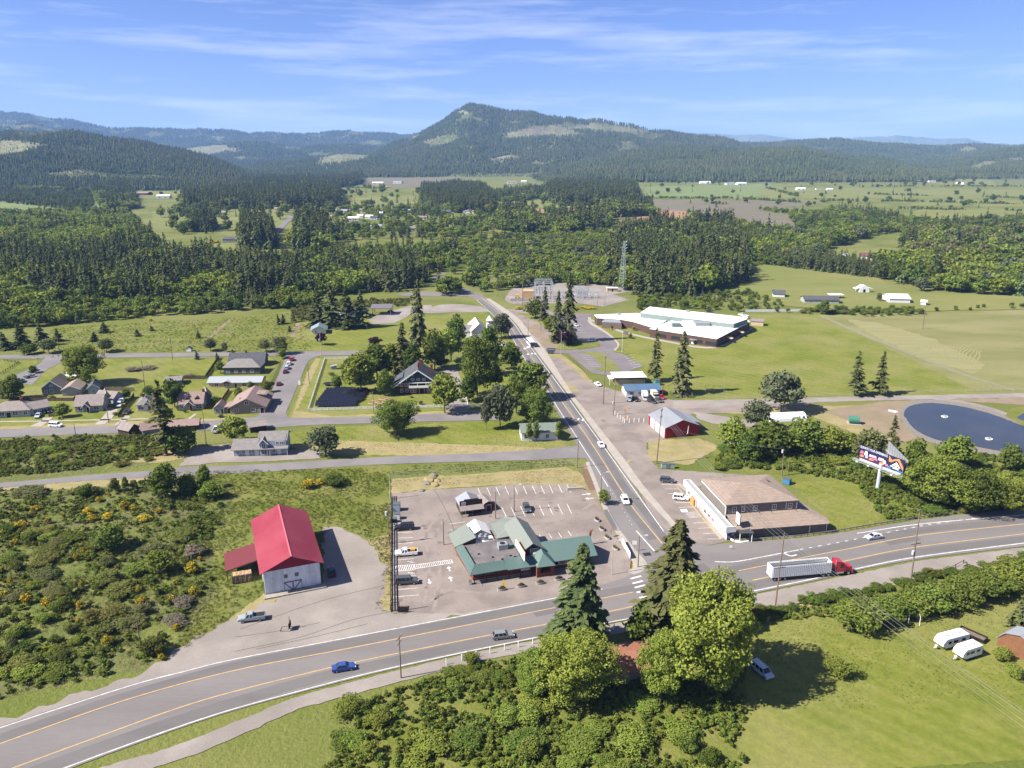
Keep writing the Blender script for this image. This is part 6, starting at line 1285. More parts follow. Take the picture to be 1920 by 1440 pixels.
fr_ = max(range(len(bp)), key=lambda i: -bp[i][1]); A0 = Vector(bp[fr_]); fl_ = min(bp, key=lambda q: q[0]); A1 = Vector(fl_); A2 = Vector(max(bp, key=lambda q: q[0]))
def wallwin(p, q, f, w_, z, h_, m=None, nm='window'):
 d = (q - p).normalized(); n_ = Vector((d.y, -d.x));
 if n_.y > 0: n_ = -n_
 c_ = p.lerp(q, f) + n_ * .06; e = obj(nm, MB().bar((*(c_ - d * w_ / 2), z + h_ / 2), (*(c_ + d * w_ / 2), z + h_ / 2), .14, h_), m or M_['glass'], Sc); return e
for f, w_ in ((.18, 6), (.40, 5), (.56, 2.2), (.74, 5), (.92, 6)): wallwin(A1, A0, f, w_, 1.0, 1.9)
d_ = wallwin(A1, A0, .66, 1.6, .1, 2.3, M_['doorw'], 'door'); q = A1.lerp(A0, .66); obj('door_hood', MB().box(q.x - 1.8, q.x + 1.8, q.y - 2.2, q.y + .5, 2.6, 2.85), M_['r_metal'], Sc)
for f in (.2, .5, .75): wallwin(A0, A2, f, 5, .6, 1.9, M_['glass'])
for f in (.28, .62): q = A0.lerp(A2, f); obj('awning', MB().slab([(q.x, q.y, 3), (q.x + 2.2, q.y - 2.6, 2.5), (q.x + 4, q.y + 0, 2.5), (q.x + 2, q.y + 2.4, 3)], .1), M_['cream'], Sc)
for px, py, w_, h_, m in ((1268, 612, 5, 1.6, RG), (1290, 606, 6, 1.4, M_['r_white']), (1316, 610, 8, 1.8, M_['r_metal']), (1258, 596, 2, 1, M_['steel']), (1204, 594, 2, .9, M_['steel']), (1226, 597, 2.2, 1, M_['steel']), (1215, 591, 1.6, 1.2, M_['steel']), (1290, 585, 2, .8, M_['steel']), (1358, 606, 3, 1.2, M_['steel']), (1160, 590, 2, .7, M_['steel'])):
 z = 7.6 if py < 590 and px > 1260 else (4.5 if px < 1230 else 5); q = at(px, py, z) - o; obj('roof_unit', MB().box(q.x - w_ / 2, q.x + w_ / 2, q.y - 2, q.y + 2, z, z + h_), m, Sc)
a = at(1408, 610); sh = thing('school_shed', 'small pale shed at the corner of the school', 'shed', a, R(-20)); obj('wall', MB().box(0, 7, 0, 5, 0, 2.6), M_['cream'], sh); obj('roof', MB().slab([(-.3, -.3, 2.7), (7.3, -.3, 2.7), (7.3, 5.3, 3.2), (-.3, 5.3, 3.2)], .15), M_['r_brown'], sh)
# ------------------------------------------------------------------ generic houses
def house(A, B, d, h, rise, wm, rm, label, axis='x', cat='house', name='house', wins=(), doors=(), chim=None, o=.5, hipr=False, trim=None, extra=None, yaw=None, wth=None, hip_o=.5):
 if B is not None: a, yw, w = frame(A, B)
 else: a, yw, _ = frame(A, yaw=yaw); w = wth
 r = thing(name, label, cat, a, yw); walls(r, 0, w, 0, d, h, wm, rise, axis, hip=hipr)
 rf = hip(r, 0, w, 0, d, h, rise, rm, hip_o) if hipr else gable(r, 0, w, 0, d, h, rise, rm, axis, o, .15, trim=trim)
 b = (0, w, 0, d)
 for q in wins: window(r, q[0], b, q[1] * (w if q[0] in 'fb' else d), q[2], *q[3:5])
 for q in doors: door(r, q[0], b, q[1] * (w if q[0] in 'fb' else d), q[2] if len(q) > 2 else 1.0, 2.1, q[3] if len(q) > 3 else M_['doorw'])
 if chim: chimney(rf, chim[0] * w, chim[1] * d, h, h + rise + .9)
 return r, w, d
# green roofed cottage by the street
a, yw, w = frame((978, 827), (1045, 825)); r, w, d = house((978, 827), (1045, 825), 8, 3.4, 1.9, M_['white'], M_['r_moss'], 'white cottage with mossy green roof and clipped cypresses', 'x', 'cottage', 'cottage', [('f', .12, 1.0, 1.2, 1.4), ('f', .42, 1.0, 1.6, 1.4), ('f', .72, 1.0, 1.2, 1.4)], [('f', .57)])
# blue-grey house
a, yw, _ = frame((439, 856), yaw=6.5); Bg = thing('blue_house', 'pale blue house with tall end wing, gabled porch bay and grey shingle roof', 'house', a, yw); w = 17.6
walls(Bg, 0, 8.6, 0, 8.5, 2.8, M_['bluegrey'], 2.0, 'x'); gable(Bg, 0, 8.6, 0, 8.5, 2.8, 2.0, M_['r_grey'], 'x', .8)
walls(Bg, 8.6, 17.6, 0, 8.5, 5.2, M_['bluegrey'], 1.9, 'x', name='tall_wall'); gable(Bg, 8.6, 17.6, .6, 8.5, 5.2, 1.9, M_['r_grey'], 'x', .5)
obj('porch_roof', MB().slab([(8.2, -1.4, 2.7), (18.4, -1.4, 2.7), (18.4, 0.2, 3.4), (8.2, .2, 3.4)], .14), M_['r_grey'], Bg)
by = obj('bay', MB().box(9.0, 11.6, -.9, 0, 0, 5.0), M_['bluegrey'], Bg); gable(Bg, 9.0, 11.6, -.9, 3, 4.9, 1.3, M_['r_grey'], 'y', .5, .14, 'bay_roof', M_['trim'])
bb = (0, 17.6, 0, 8.5)
for u, z, w_, h_ in ((1.3, .9, .8, 1.5), (3.3, .9, .8, 1.3), (5.5, 1, .7, 1.2), (6.5, 1, .7, 1.2), (14.8, 3.7, 1, 1.1), (16.2, 3.7, 1, 1.1), (13.4, 1, 1, 1.2)): window(Bg, 'f', bb, u, z, w_, h_)
window(Bg, 'f', (0, 12, -.9, 2), 10.3, .8, 1.9, 1.5); window(Bg, 'f', (0, 12, -.9, 2), 10.3, 3.1, 1.2, 1.4)
for u in (4.5, 7.7, 15.2): door(Bg, 'f', bb, u)
for x in (12.2, 18.0): obj('post', MB().box(x, x + .12, -1.3, -1.18, 0, 2.65), M_['trim'], Bg)
# street cottages, west to east
r, w, d = house((-16, 785), (58, 781), 9, 2.9, 2.6, M_['ltgrey'], M_['r_brown'], 'long hipped cottage with pale walls and brown roof at the picture edge', wins=[('f', .28, 1, 1.8, 1.3), ('f', .62, 1, 1.8, 1.3), ('f', .88, 1, 1.4, 1.3)], doors=[('f', .45, 1.6, M_['dark'])], hipr=True, chim=(.7, .5))
house((58, 780), (94, 773), 8, 2.7, 1.8, M_['bluegrey'], M_['r_brown'], 'blue-grey wing house with brown roof behind the parked cars', 'x', wins=[('f', .25, .9, 1.3, 1.2), ('f', .7, .9, 1.3, 1.2)])
house((80, 741), (117, 739), 12, 3.2, 3.0, M_['grey'], M_['r_brown'], 'grey gabled house with white barge boards beside the branch road', 'y', wins=[('f', .5, .9, 1.4, 1.3), ('f', .2, .9, .9, 1.2), ('f', .5, 3.6, .9, .7)], trim=M_['trim'])
house((118, 743), (151, 741), 11, 2.9, 1.6, M_['ltgrey'], M_['r_tan'], 'pale grey garage with tan shingle roof', 'y', 'garage', 'garage', trim=M_['trim'])
house((166, 739), (187, 737), 8, 2.7, 1.7, M_['bluegrey'], M_['r_slate'], 'small blue-grey shed house under the spreading tree', 'y', wins=[('f', .5, .8, 1, 1.1)], trim=M_['trim'])
house((125, 716), (142, 715), 6, 2.4, 1.2, M_['white'], M_['r_white'], 'white outbuilding half hidden behind the spreading tree', 'x', 'outbuilding', 'outbuilding')
r, w, d = house((142, 774), (193, 771), 9, 2.9, 3.1, M_['ltgrey'], M_['r_brown'], 'cottage with wide brown roof and small gabled porch at the leaning pole', 'x', wins=[('f', .2, .9, 1.7, 1.3), ('f', .78, .9, 1.9, 1.3), ('r', .4, 1, 1, 1.2), ('r', .7, 1, 1, 1.2)], doors=[('f', .47, 1, M_['dark'])])
gable(r, w * .30, w * .58, -1.6, 3.4, 2.6, 1.5, M_['r_brown'], 'y', .4, .12, 'porch_roof', M_['trim'])
for x in (w * .32, w * .56): obj('post', MB().box(x - .08, x + .08, -1.5, -1.34, 0, 2.6), M_['trim'], r)
house((195, 757), (209, 755), 7, 2.6, 2.0, M_['white'], M_['r_brown'], 'small white house behind the yard full of junk', 'y')
house((214, 757), (232, 750), 9, 2.6, 1.8, M_['bluegrey'], M_['r_brown'], 'brown roofed outbuilding behind the parked vehicles', 'y', 'outbuilding', 'outbuilding')
r, w, d = house((258, 772), (286, 770), 9, 2.9, 2.4, M_['white'], M_['r_grey'], 'white cottage with red door beside the tall street conifer', 'x', wins=[('f', .25, .8, 2.0, 1.5)], doors=[('f', .82, 1, M_['doorred'])], hipr=True, chim=(.4, .4))
gable(r, w * .45, w * .95, -.8, 4, 2.7, 1.5, M_['r_grey'], 'y', .4, .12, 'porch_roof', M_['trim'])
r, w, d = house((336, 770), (381, 768), 9, 3.0, 3.4, M_['ltgrey'], M_['r_rose'], 'cottage with two small dormers and gabled porch', 'x', wins=[('f', .84, .6, 2.2, 1.6), ('r', .5, 1, 1.2, 1.3), ('f', .12, .9, 1, 1.3)], doors=[('f', .5, 1, M_['doorred'])], chim=(.98, .5))
gable(r, w * .30, w * .66, -1.4, 3.2, 2.7, 1.5, M_['r_rose'], 'y', .4, .12, 'porch_roof', M_['trim'])
for f in (.36, .76):
 dm = gable(r, w * f - .8, w * f + .8, 1.4, 3.6, 4.5, .8, M_['r_rose'], 'y', .25, .1, 'dormer_roof'); dw = obj('dormer', MB().poly([(w * f - .8, 1.4, 4.0), (w * f + .8, 1.4, 4.0), (w * f, 1.4, 5.2)]), M_['glass'], r)
house((382, 758), (398, 756), 7, 3.2, 2.4, M_['grey'], M_['r_brown'], 'narrow grey wing house behind the two-dormer cottage', 'y')
# brown house at the corner
a, yw, _ = frame((432, 777), yaw=7); Br = thing('corner_house', 'long rosy-roofed house with grey gable wall at the street corner', 'house', a, yw)
walls(Br, 0, 13.5, 0, 17, 3.0, M_['tan'], 3.4, 'y'); gable(Br, 0, 13.5, 0, 17, 3.0, 3.4, M_['r_rose'], 'y', .7, .15, trim=M_['tan'])
walls(Br, -6.4, -2.5, 1.0, 7, 2.6, M_['ltgrey'], 1.6, 'y', name='wing_wall'); gable(Br, -6.4, -2.5, 1.0, 7, 2.6, 1.6, M_['r_rose'], 'y', .4, .12, 'wing_roof')
obj('link_wall', MB().box(-2.5, 0, 1.6, 7, 0, 2.5), M_['tan'], Br); obj('link_roof', MB().slab([(-3.0, .8, 2.6), (.4, .8, 3.2), (.4, 8, 3.2), (-3.0, 8, 2.6)], .12), M_['r_rose'], Br)
bb = (0, 13.5, 0, 17)
for u, z in ((2.4, 1.0), (9.0, 1.0), (6.7, 4.0)): window(Br, 'f', bb, u, z, 1.6, 1.1)
window(Br, 'f', (-6.4, -2.5, 1.0, 7), -5.2, 1.0, 1.2, 1.1); door(Br, 'f', (-6.4, -2.5, 1.0, 7), -3.2, 1, 2.1, M_['dark']); door(Br, 'f', (-2.5, 0, 1.6, 7), -.8, 1, 2.1, M_['dark']); door(Br, 'f', bb, 12.4, 1.4, 2.3, M_['dark'])
dm = obj('dormer', MB().box(9.2, 12.2, 9, 14, 4.0, 5.3), M_['tan'], Br); obj('dormer_roof', MB().slab([(8.8, 8.6, 5.5), (12.9, 8.6, 5.1), (12.9, 14.4, 5.1), (8.8, 14.4, 5.5)], .1), M_['r_tan'], dm)
obj('skylight', MB().box(2.8, 3.6, 5, 6.5, 4.6, 4.75), M_['dark'], Br)
# ranch house with pale metal roof, hip house, grey house
r, w, d = house((391, 728), (490, 727), 8, 2.7, 1.5, M_['cream'], pm('pale_metal', (.27, .285, .295)), 'long cream ranch house with pale roof and red trimmed window bay', 'x', wins=[('f', .16, .7, 1.5, 1.5), ('f', .33, .7, 1.2, 1.6), ('f', .38, .7, 1.2, 1.6), ('f', .68, .7, 1.6, 1.5)], doors=[('f', .52, 1, M_['dark'])])
obj('gable_panel', MB().poly([(w * .27, -.6, 2.4), (w * .45, -.6, 2.4), (w * .36, -.6, 3.4)]), M_['doorred'], r); gable(r, w * .25, w * .47, -.6, 3, 2.4, 1.0, pm('pale_metal', (.4, .42, .43)), 'y', .3, .1, 'porch_roof')
house((420, 703), (488, 702), 9, 3.6, 3.0, M_['dkgrey'], M_['r_grey'], 'dark walled house with pyramid hip roof', 'x', wins=[('f', .12, 1, 1.4, 1.2), ('f', .34, 1, 1.2, 1.2), ('f', .55, 1, 1.2, 1.2), ('f', .78, 1, 1.4, 1.2)], hipr=True)
house((430, 689), (496, 687), 10, 3.0, 3.0, M_['dkgrey'], M_['r_slate'], 'slate roofed house nearest the upper street', 'x', chim=(.45, .5))
house((310, 724), (340, 722), 7, 2.4, .8, M_['grey'], M_['r_grey'], 'low grey shed inside the dark board fence', 'x', 'shed', 'garden_shed')
# brown sheds below the street, near the tall conifer
house((243, 818), (262, 811), 6, 2.4, 1.6, M_['brown'], M_['r_brown'], 'brown gabled shed below the street by the brambles', 'y', 'shed', 'garden_shed', trim=M_['brown'])
house((268, 818), (300, 813), 6, 2.4, 1.8, M_['ltgrey'], M_['r_rose'], 'low house with dull red roof hidden behind the tall conifer', 'x')
house((316, 810), (372, 806), 6, 2.2, 1.4, M_['brown'], M_['r_rose'], 'long dull red roofed outbuilding behind the street trees', 'x', 'outbuilding', 'outbuilding')
house((470, 812), (500, 808), 5, 2.4, .6, M_['brown'], M_['r_brown'], 'dark low carport behind the blue house', 'x', 'carport', 'carport')
# church
a, yw, w = frame((858, 632), (884, 632)); r, w, d = house((858, 633), (884, 633), 9, 3.6, 3.0, M_['white'], M_['r_grey'], 'side hall of the white church', 'x', 'church hall', 'church_hall', wins=[('f', .35, 1, .9, 1.6)], o=.3)
a, yw, _ = frame((884, 636), yaw=10); Ch = thing('church', 'white wooden church with small open belfry tower', 'church', a, yw)
walls(Ch, 0, 9, 0, 18, 4.6, M_['white'], 4.0, 'y'); gable(Ch, 0, 9, 0, 18, 4.6, 4.0, pm('pale_roof', (.55, .53, .47)), 'y', .4)
tw = obj('belfry_tower', MB().box(8.6, 11.6, -2.0, 1.0, 0, 8.8).box(8.8, 11.4, -1.8, .8, 9.9, 10.4), M_['white'], Ch)
for x in (8.8, 11.2):
 for y in (-1.8, .6): tw2 = obj('belfry_post', MB().box(x, x + .25, y, y + .25, 8.8, 9.9), M_['trim'], tw)
obj('belfry_bell', MB().tube((10.1, -.5, 9.7), (10.1, -.5, 9.0), .2, .45, 8), M_['black'], tw)
obj('spire', MB().poly([(8.4, -2.2, 10.4), (11.8, -2.2, 10.4), (10.1, -.5, 13.4)]).poly([(11.8, -2.2, 10.4), (11.8, 1.2, 10.4), (10.1, -.5, 13.4)]).poly([(11.8, 1.2, 10.4), (8.4, 1.2, 10.4), (10.1, -.5, 13.4)]).poly([(8.4, 1.2, 10.4), (8.4, -2.2, 10.4), (10.1, -.5, 13.4)]), M_['white'], Ch)
for y in (3, 7, 11): window(Ch, 'l', (0, 9, 0, 18), y, 1.4, .9, 2.2)
window(Ch, 'f', (8.6, 11.6, -2.0, 1), 10.1, 4, .9, 1.8); door(Ch, 'f', (0, 9, 0, 18), 4.5, 1.6, 2.4)
# white cottage with blue-grey roof, carport
house((585, 627), (611, 626), 9, 2.8, 1.9, M_['white'], pm('blue_grey_roof', (.17, .21, .25)), 'small white cottage with blue-grey roof beside the dark firs', 'y', 'cottage', 'cottage', wins=[('f', .3, .9, 1, 1.1)], doors=[('f', .62)], o=.9)
a = at(700, 588); Cp = thing('carport', 'open carport with flat purple-grey roof on tall posts', 'carport', a, R(2)); obj('roof', MB().slab([(-1, -6, 4.6), (12.5, -6, 4.6), (12.5, 4, 5.6), (-1, 4, 5.6)], .35), pm('mauve_roof', (.13, .115, .125)), Cp)
for x in (.5, 11.8):
 for y in (-5.5, 3): obj('post', MB().box(x - .2, x + .2, y - .2, y + .2, 0, 4.7), M_['wood'], Cp)
house((640, 597), (690, 594), 9, 3, 2.4, M_['white'], M_['r_slate'], 'white house half hidden behind the dark firs', 'x')
# inn (chalet)
a, yw, _ = frame((749, 739), yaw=5); In = thing('inn', 'large chalet inn with plum walls, teal gable and grey roof', 'inn', a, yw); w, d = 15.2, 14
walls(In, 0, w, 0, d, 5.4, M_['plum'], 0, 'y'); bb = (0, w, 0, d)
obj('gable_wall', MB().poly([(-.2, -.35, 5.4), (w + .2, -.35, 5.4), (w / 2 + .6, -.35, 10.6)]).poly([(-.2, -.35, 5.4), (w / 2 + .6, -.35, 10.6), (w / 2 + .6, d, 10.6), (-.2, d, 5.4)]), M_['teal'], In)
gm = MB(); ap = w / 2 + .6
for e, s in (((-2.6, 3.6), -1), ((w + 2.2, 4.4), 1)):
 q = [(e[0], -1.8, e[1]), (ap, -1.8, 11.0), (ap, d + 1, 11.0), (e[0], d + 1, e[1])]; gm.slab(q if s < 0 else q[::-1], .25)
ir = obj('roof', gm, M_['r_slate'], In)
obj('barge_board', MB().bar((-2.6, -1.9, 3.5), (ap, -1.9, 10.9), .12, .45).bar((w + 2.2, -1.9, 4.3), (ap, -1.9, 10.9), .12, .45), M_['trim'], ir)
for f in (.3, .55, .8): obj('bracket', MB().bar((-2.6 + (ap + 2.6) * f, -1.7, 3.5 + 7.4 * f - .4), (-2.6 + (ap + 2.6) * f, -.4, 3.5 + 7.4 * f - 1.6), .18, .25), M_['trim'], ir)
obj('side_dormer', MB().slab([(-3.2, 2.5, 4.6), (1.6, 2.5, 7.0), (1.6, 10.5, 7.0), (-3.2, 10.5, 4.6)], .2).box(-2.0, .5, 3.0, 10, 3.6, 5.1), M_['r_slate'], In)
bl = obj('balcony', MB().box(4.2, w + .3, -1.5, -.05, 2.9, 3.1).box(4.2, w + .3, -1.55, -1.4, 3.1, 4.0), M_['trim'], In)
for k in range(4): obj('balcony_post', MB().box(4.2 + k * 3.6, 4.45 + k * 3.6, -1.5, -1.3, 4.0, 5.3), M_['trim'], bl)
obj('balcony_beam', MB().box(4.2, w + .3, -1.5, -1.3, 5.1, 5.45), M_['trim'], bl)
for k in range(3): obj('balcony_opening', MB().box(4.7 + k * 3.6, 7.6 + k * 3.6, -.12, -.03, 3.2, 5.0), M_['glass'], bl)
for u, z in ((1.0, 3.4), (3.0, 3.4), (1.0, .8), (3.2, .8)): window(In, 'f', bb, u, z, 1.1, 1.4)
for u in (5.3, 6.6, 12.5, 13.8): window(In, 'f', bb, u, .6, 1.0, 1.8)
for u in (5.9, 8.3, 10.7): window(In, 'f', (0, w, -.35, d), u, 6.1, 1.2, .8)
door(In, 'f', bb, 9.6, 2.0, 2.4, M_['dark'])
chimney(ir, 9.5, 9.5, 9, 12.6); chimney(ir, 14, 7, 6.5, 11, w=1.0); obj('cupola', MB().tube((ap, 4, 10.9), (ap, 4, 12.0), .5, .5, 8).tube((ap, 4, 12.0), (ap, 4, 13.2), .6, .05, 8), M_['brick'], ir)
# farm buildings beyond the hay field
house((1508, 569), (1573, 570), 10, 2.8, 1.8, M_['ltgrey'], M_['r_slate'], 'long ranch house with slate roof behind the hedge', 'x', 'farmhouse', 'farmhouse', wins=[('f', .2, .9, 1.5, 1.2), ('f', .8, .9, 1.5, 1.2)])
house((1449, 557), (1471, 558), 9, 2.7, 2.0, M_['white'], M_['r_slate'], 'grey roofed farm cottage beside the cypress pair', 'x', 'farmhouse', 'farm_cottage')
house((1667, 568), (1706, 569), 16, 3.2, 2.0, M_['white'], M_['r_white'], 'big all-white metal barn by the hedge', 'x', 'barn', 'metal_barn')
house((1726, 572), (1736, 573), 5, 2.4, 1.0, M_['white'], M_['r_white'], 'little white shed beside the white metal barn', 'x', 'shed', 'garden_shed')
a = at(1620, 549); dm = thing('playhouse', 'white round-topped playhouse with side porches on the pasture', 'playhouse', a)
mb = MB(); pr = [(6.5 * math.cos(t), 5.5 * math.sin(t)) for t in [k * math.pi / 10 for k in range(11)]]
for p, q in zip(pr[:-1], pr[1:]): mb.poly([(p[0] * .6, 0, p[1]), (q[0] * .6, 0, q[1]), (q[0] * .6, 6, q[1]), (p[0] * .6, 6, p[1])])
mb.poly([(p[0] * .6, 0, p[1]) for p in pr]).poly([(p[0] * .6, 6, p[1]) for p in pr[::-1]]); obj('vault', mb, M_['trim'], dm)
obj('side_porch', MB().slab([(-6.5, 0, 3.0), (-3.6, 0, 3.8), (-3.6, 5, 3.8), (-6.5, 5, 3.0)], .2).slab([(3.6, 0, 3.8), (6.5, 0, 3.0), (6.5, 5, 3.0), (3.6, 5, 3.8)], .2), M_['trim'], dm); obj('doorway', MB().box(-.8, .8, -.1, 0, 0, 2.6), M_['dark'], dm)
a = at(1566, 559); hs = thing('field_shelter', 'white flat field shelter on thin posts in the pasture', 'shelter', a); obj('roof', MB().box(-5, 5, -3, 3, 2.6, 2.9), M_['trim'], hs)
for x in (-4.6, 4.6):
 for y in (-2.6, 2.6): obj('post', MB().box(x - .1, x + .1, y - .1, y + .1, 0, 2.6), M_['wood'], hs)
# farmhouse with maroon roof up in the trees
house((1612, 486), (1668, 490), 14, 3.2, 2.6, M_['white'], pm('maroon_roof', (.13, .05, .055)), 'farmhouse with maroon roof among the trees beyond the pasture', 'x', 'farmhouse', 'farmhouse')
house((1576, 484), (1586, 485), 6, 2.6, 2.4, M_['white'], M_['r_white'], 'tiny white gazebo house near the maroon roofed farmhouse', 'y', 'cottage', 'gazebo')
# scattered houses of the far valley
FH = [(436, 455, 36, 'r_slate', 'grey', 'wide grey roofed house above the woods near the far road'), (410, 403, 24, 'r_brown', 'tan', 'low brown barn house on the pale far field'), (305, 372, 24, 'r_white', 'white', 'white roofed far barn'), (262, 366, 30, 'r_rose', 'barnred', 'dull red far barn'), (236, 352, 36, 'r_metal', 'white', 'row of pale far sheds at the wood edge'), (268, 353, 20, 'r_white', 'white', 'pale far shed next to the row'), (522, 396, 16, 'r_brown', 'cream', 'tan far house by the road bend'), (112, 362, 16, 'r_rose', 'cream', 'lone rosy roofed far house at the plantation'),
  (634, 428, 44, 'r_brown', 'barnred', 'large dark red roofed building among the far firs'), (668, 426, 26, 'r_slate', 'barnred', 'dark roofed building beside the big red one'), (648, 400, 18, 'r_metal', 'white', 'pale trailer home at the far settlement edge'), (662, 414, 22, 'r_white', 'white', 'white trailer home in the far settlement'), (692, 410, 14, 'r_white', 'white', 'small white home among yellow broom'), (680, 398, 14, 'r_grey', 'white', 'grey roofed home at the top of the settlement'), (710, 404, 14, 'r_white', 'white', 'white home under the far firs'), (762, 398, 14, 'r_metal', 'white', 'pale roofed home in the middle of the settlement'), (793, 412, 14, 'r_rose', 'white', 'rose roofed home at the settlement end'), (832, 402, 26, 'r_slate', 'grey', 'slate roofed house between far trees'), (852, 398, 20, 'r_slate', 'grey', 'second slate roofed house between far trees'), (878, 400, 20, 'r_grey', 'white', 'grey house close to the dark fir block'), (732, 424, 14, 'r_red', 'barnred', 'small bright red shed by the far car park'), (700, 430, 30, 'r_metal', 'white', 'flat pale building by the far car park'), (985, 412, 22, 'r_rose', 'white', 'pinkish building at the bare red earth'), (1000, 424, 22, 'r_metal', 'white', 'metal shed below the bare red earth'), (935, 366, 16, 'r_white', 'white', 'tall white far house on the field'), (912, 366, 12, 'r_rose', 'barnred', 'red far shed next to the tall white house'), (1012, 352, 24, 'r_slate', 'dkgrey', 'dark far farmhouse at the valley rim'), (708, 346, 20, 'r_white', 'white', 'white far barn on the brown field'), (745, 344, 16, 'r_metal', 'white', 'pale far barn on the brown field'), (852, 346, 16, 'r_white', 'white', 'white far shed at the hill foot'), (960, 344, 18, 'r_rose', 'white', 'rosy far house at the hill foot'), (982, 342, 10, 'r_white', 'white', 'tiny white far house at the hill foot'),
  (1322, 345, 20, 'r_white', 'white', 'white farmstead at the end of the wooded ridge'), (1370, 347, 16, 'r_metal', 'white', 'pale long sheds beside the white farmstead'), (1392, 347, 18, 'r_white', 'white', 'longest pale shed of the valley farm'), (1502, 357, 16, 'r_white', 'white', 'white farmhouse on the far flat'), (1534, 356, 8, 'r_rose', 'white', 'tiny rosy farmhouse on the far flat'), (1556, 358, 12, 'r_white', 'white', 'white shed on the far flat'), (1640, 333, 14, 'r_white', 'white', 'white house below the far wooded slope'), (1724, 341, 14, 'r_white', 'white', 'white far house by the hedgerows'), (1748, 342, 12, 'r_rose', 'white', 'rosy far house by the hedgerows'), (1818, 346, 22, 'r_rose', 'white', 'largest rosy roofed barn of the far flat'), (1800, 345, 10, 'r_white', 'white', 'small white shed near the largest rosy barn'), (1425, 429, 22, 'r_white', 'white', 'white and grey vehicles shed at the hedge'), (1448, 430, 14, 'r_rose', 'plum', 'dark plum shed at the hedge'), (1640, 424, 14, 'r_white', 'white', 'white house under tall trees by the hedge'), (1682, 426, 14, 'r_slate', 'white', 'slate roofed house under tall trees by the hedge'), (1790, 478, 12, 'r_white', 'white', 'white trailer among the light trees'), (1806, 482, 14, 'r_white', 'white', 'second white trailer among the light trees')]
fc = random.Random(8)
for k in range(18): q_ = fc.choice([('r_slate', 'slate'), ('r_white', 'white'), ('r_grey', 'grey'), ('r_rose', 'rosy'), ('r_metal', 'pale metal')]); FH.append((fc.uniform(566, 860), fc.uniform(392, 436), fc.uniform(9, 17), q_[0], fc.choice(['white', 'cream', 'ltgrey']), 'small %s roofed house among the trees of the far settlement' % q_[1]))
for bx, by, wp, rm, wm, lab in FH:
 b = at(bx - wp / 2, by); wm_ = wp / pscale(b); d = max(6, wm_ * random.uniform(.5, .75)); yw = random.uniform(-.15, .15)
 r = thing('far_house', lab, 'house', b, yw, 'small houses of the far settlement' if 'of the far settlement' in lab and lab[:5] == 'small' else None); h = random.uniform(2.8, 3.6) * (1 + wm_ / 60)
 walls(r, 0, wm_, 0, d, h, M_[wm], h * .55, 'x'); gable(r, 0, wm_, 0, d, h, h * .55, M_[rm], 'x', .4)
 for f in (.25, .7): window(r, 'f', (0, wm_, 0, d), wm_ * f, h * .35, wm_ * .12, h * .35, bars=False)
# ------------------------------------------------------------------ vehicles
TYRE = pm('tyre_rubber', (.014, .014, .014), rough=.9); RIM = pm('wheel_rim', (.35, .35, .36), rough=.4, metal=.5)
HL = pm('headlight_glass', (.60, .60, .58), rough=.2); TL = pm('taillight_red', (.28, .01, .01), rough=.3); CG = mat('car_glass', (.012, .015, .018), rough=.08, fine=0, spec=.6)
PAINT = {}
def paint(n, c):
 if n not in PAINT: PAINT[n] = mat('paint_' + n, c, rough=.28, fine=0, spec=.5)
 return PAINT[n]
PC = dict(white=(.72, .72, .71), black=(.016, .016, .019), dkgrey=(.06, .065, .07), grey=(.17, .18, .19), silver=(.42, .43, .45), blue=(.03, .06, .22), teal=(.06, .16, .26), red=(.35, .015, .03), maroon=(.14, .012, .05), tan=(.55, .50, .42), paleblue=(.38, .47, .50), steelgrey=(.23, .27, .29))
KIND = dict(  # length, width, height, belt, lower profile, greenhouse (bottom x0,x1, top x0,x1)
 sedan=(4.7, 1.82, 1.46, .95, .30, (-1.55, 1.05, -1.0, .35)), suv=(4.75, 1.9, 1.72, 1.05, .38, (-2.2, 1.0, -1.95, .45)), wagon=(4.8, 1.85, 1.55, .98, .32, (-2.2, 1.05, -1.8, .45)),
 bigsuv=(5.6, 2.0, 1.92, 1.18, .45, (-2.65, 1.1, -2.5, .65)), van=(5.1, 1.98, 1.78, 1.05, .32, (-2.45, 1.6, -2.3, .85)), pickup=(5.85, 2.0, 1.88, 1.18, .48, (-.35, 1.35, -.2, .85)))
_protos = {}
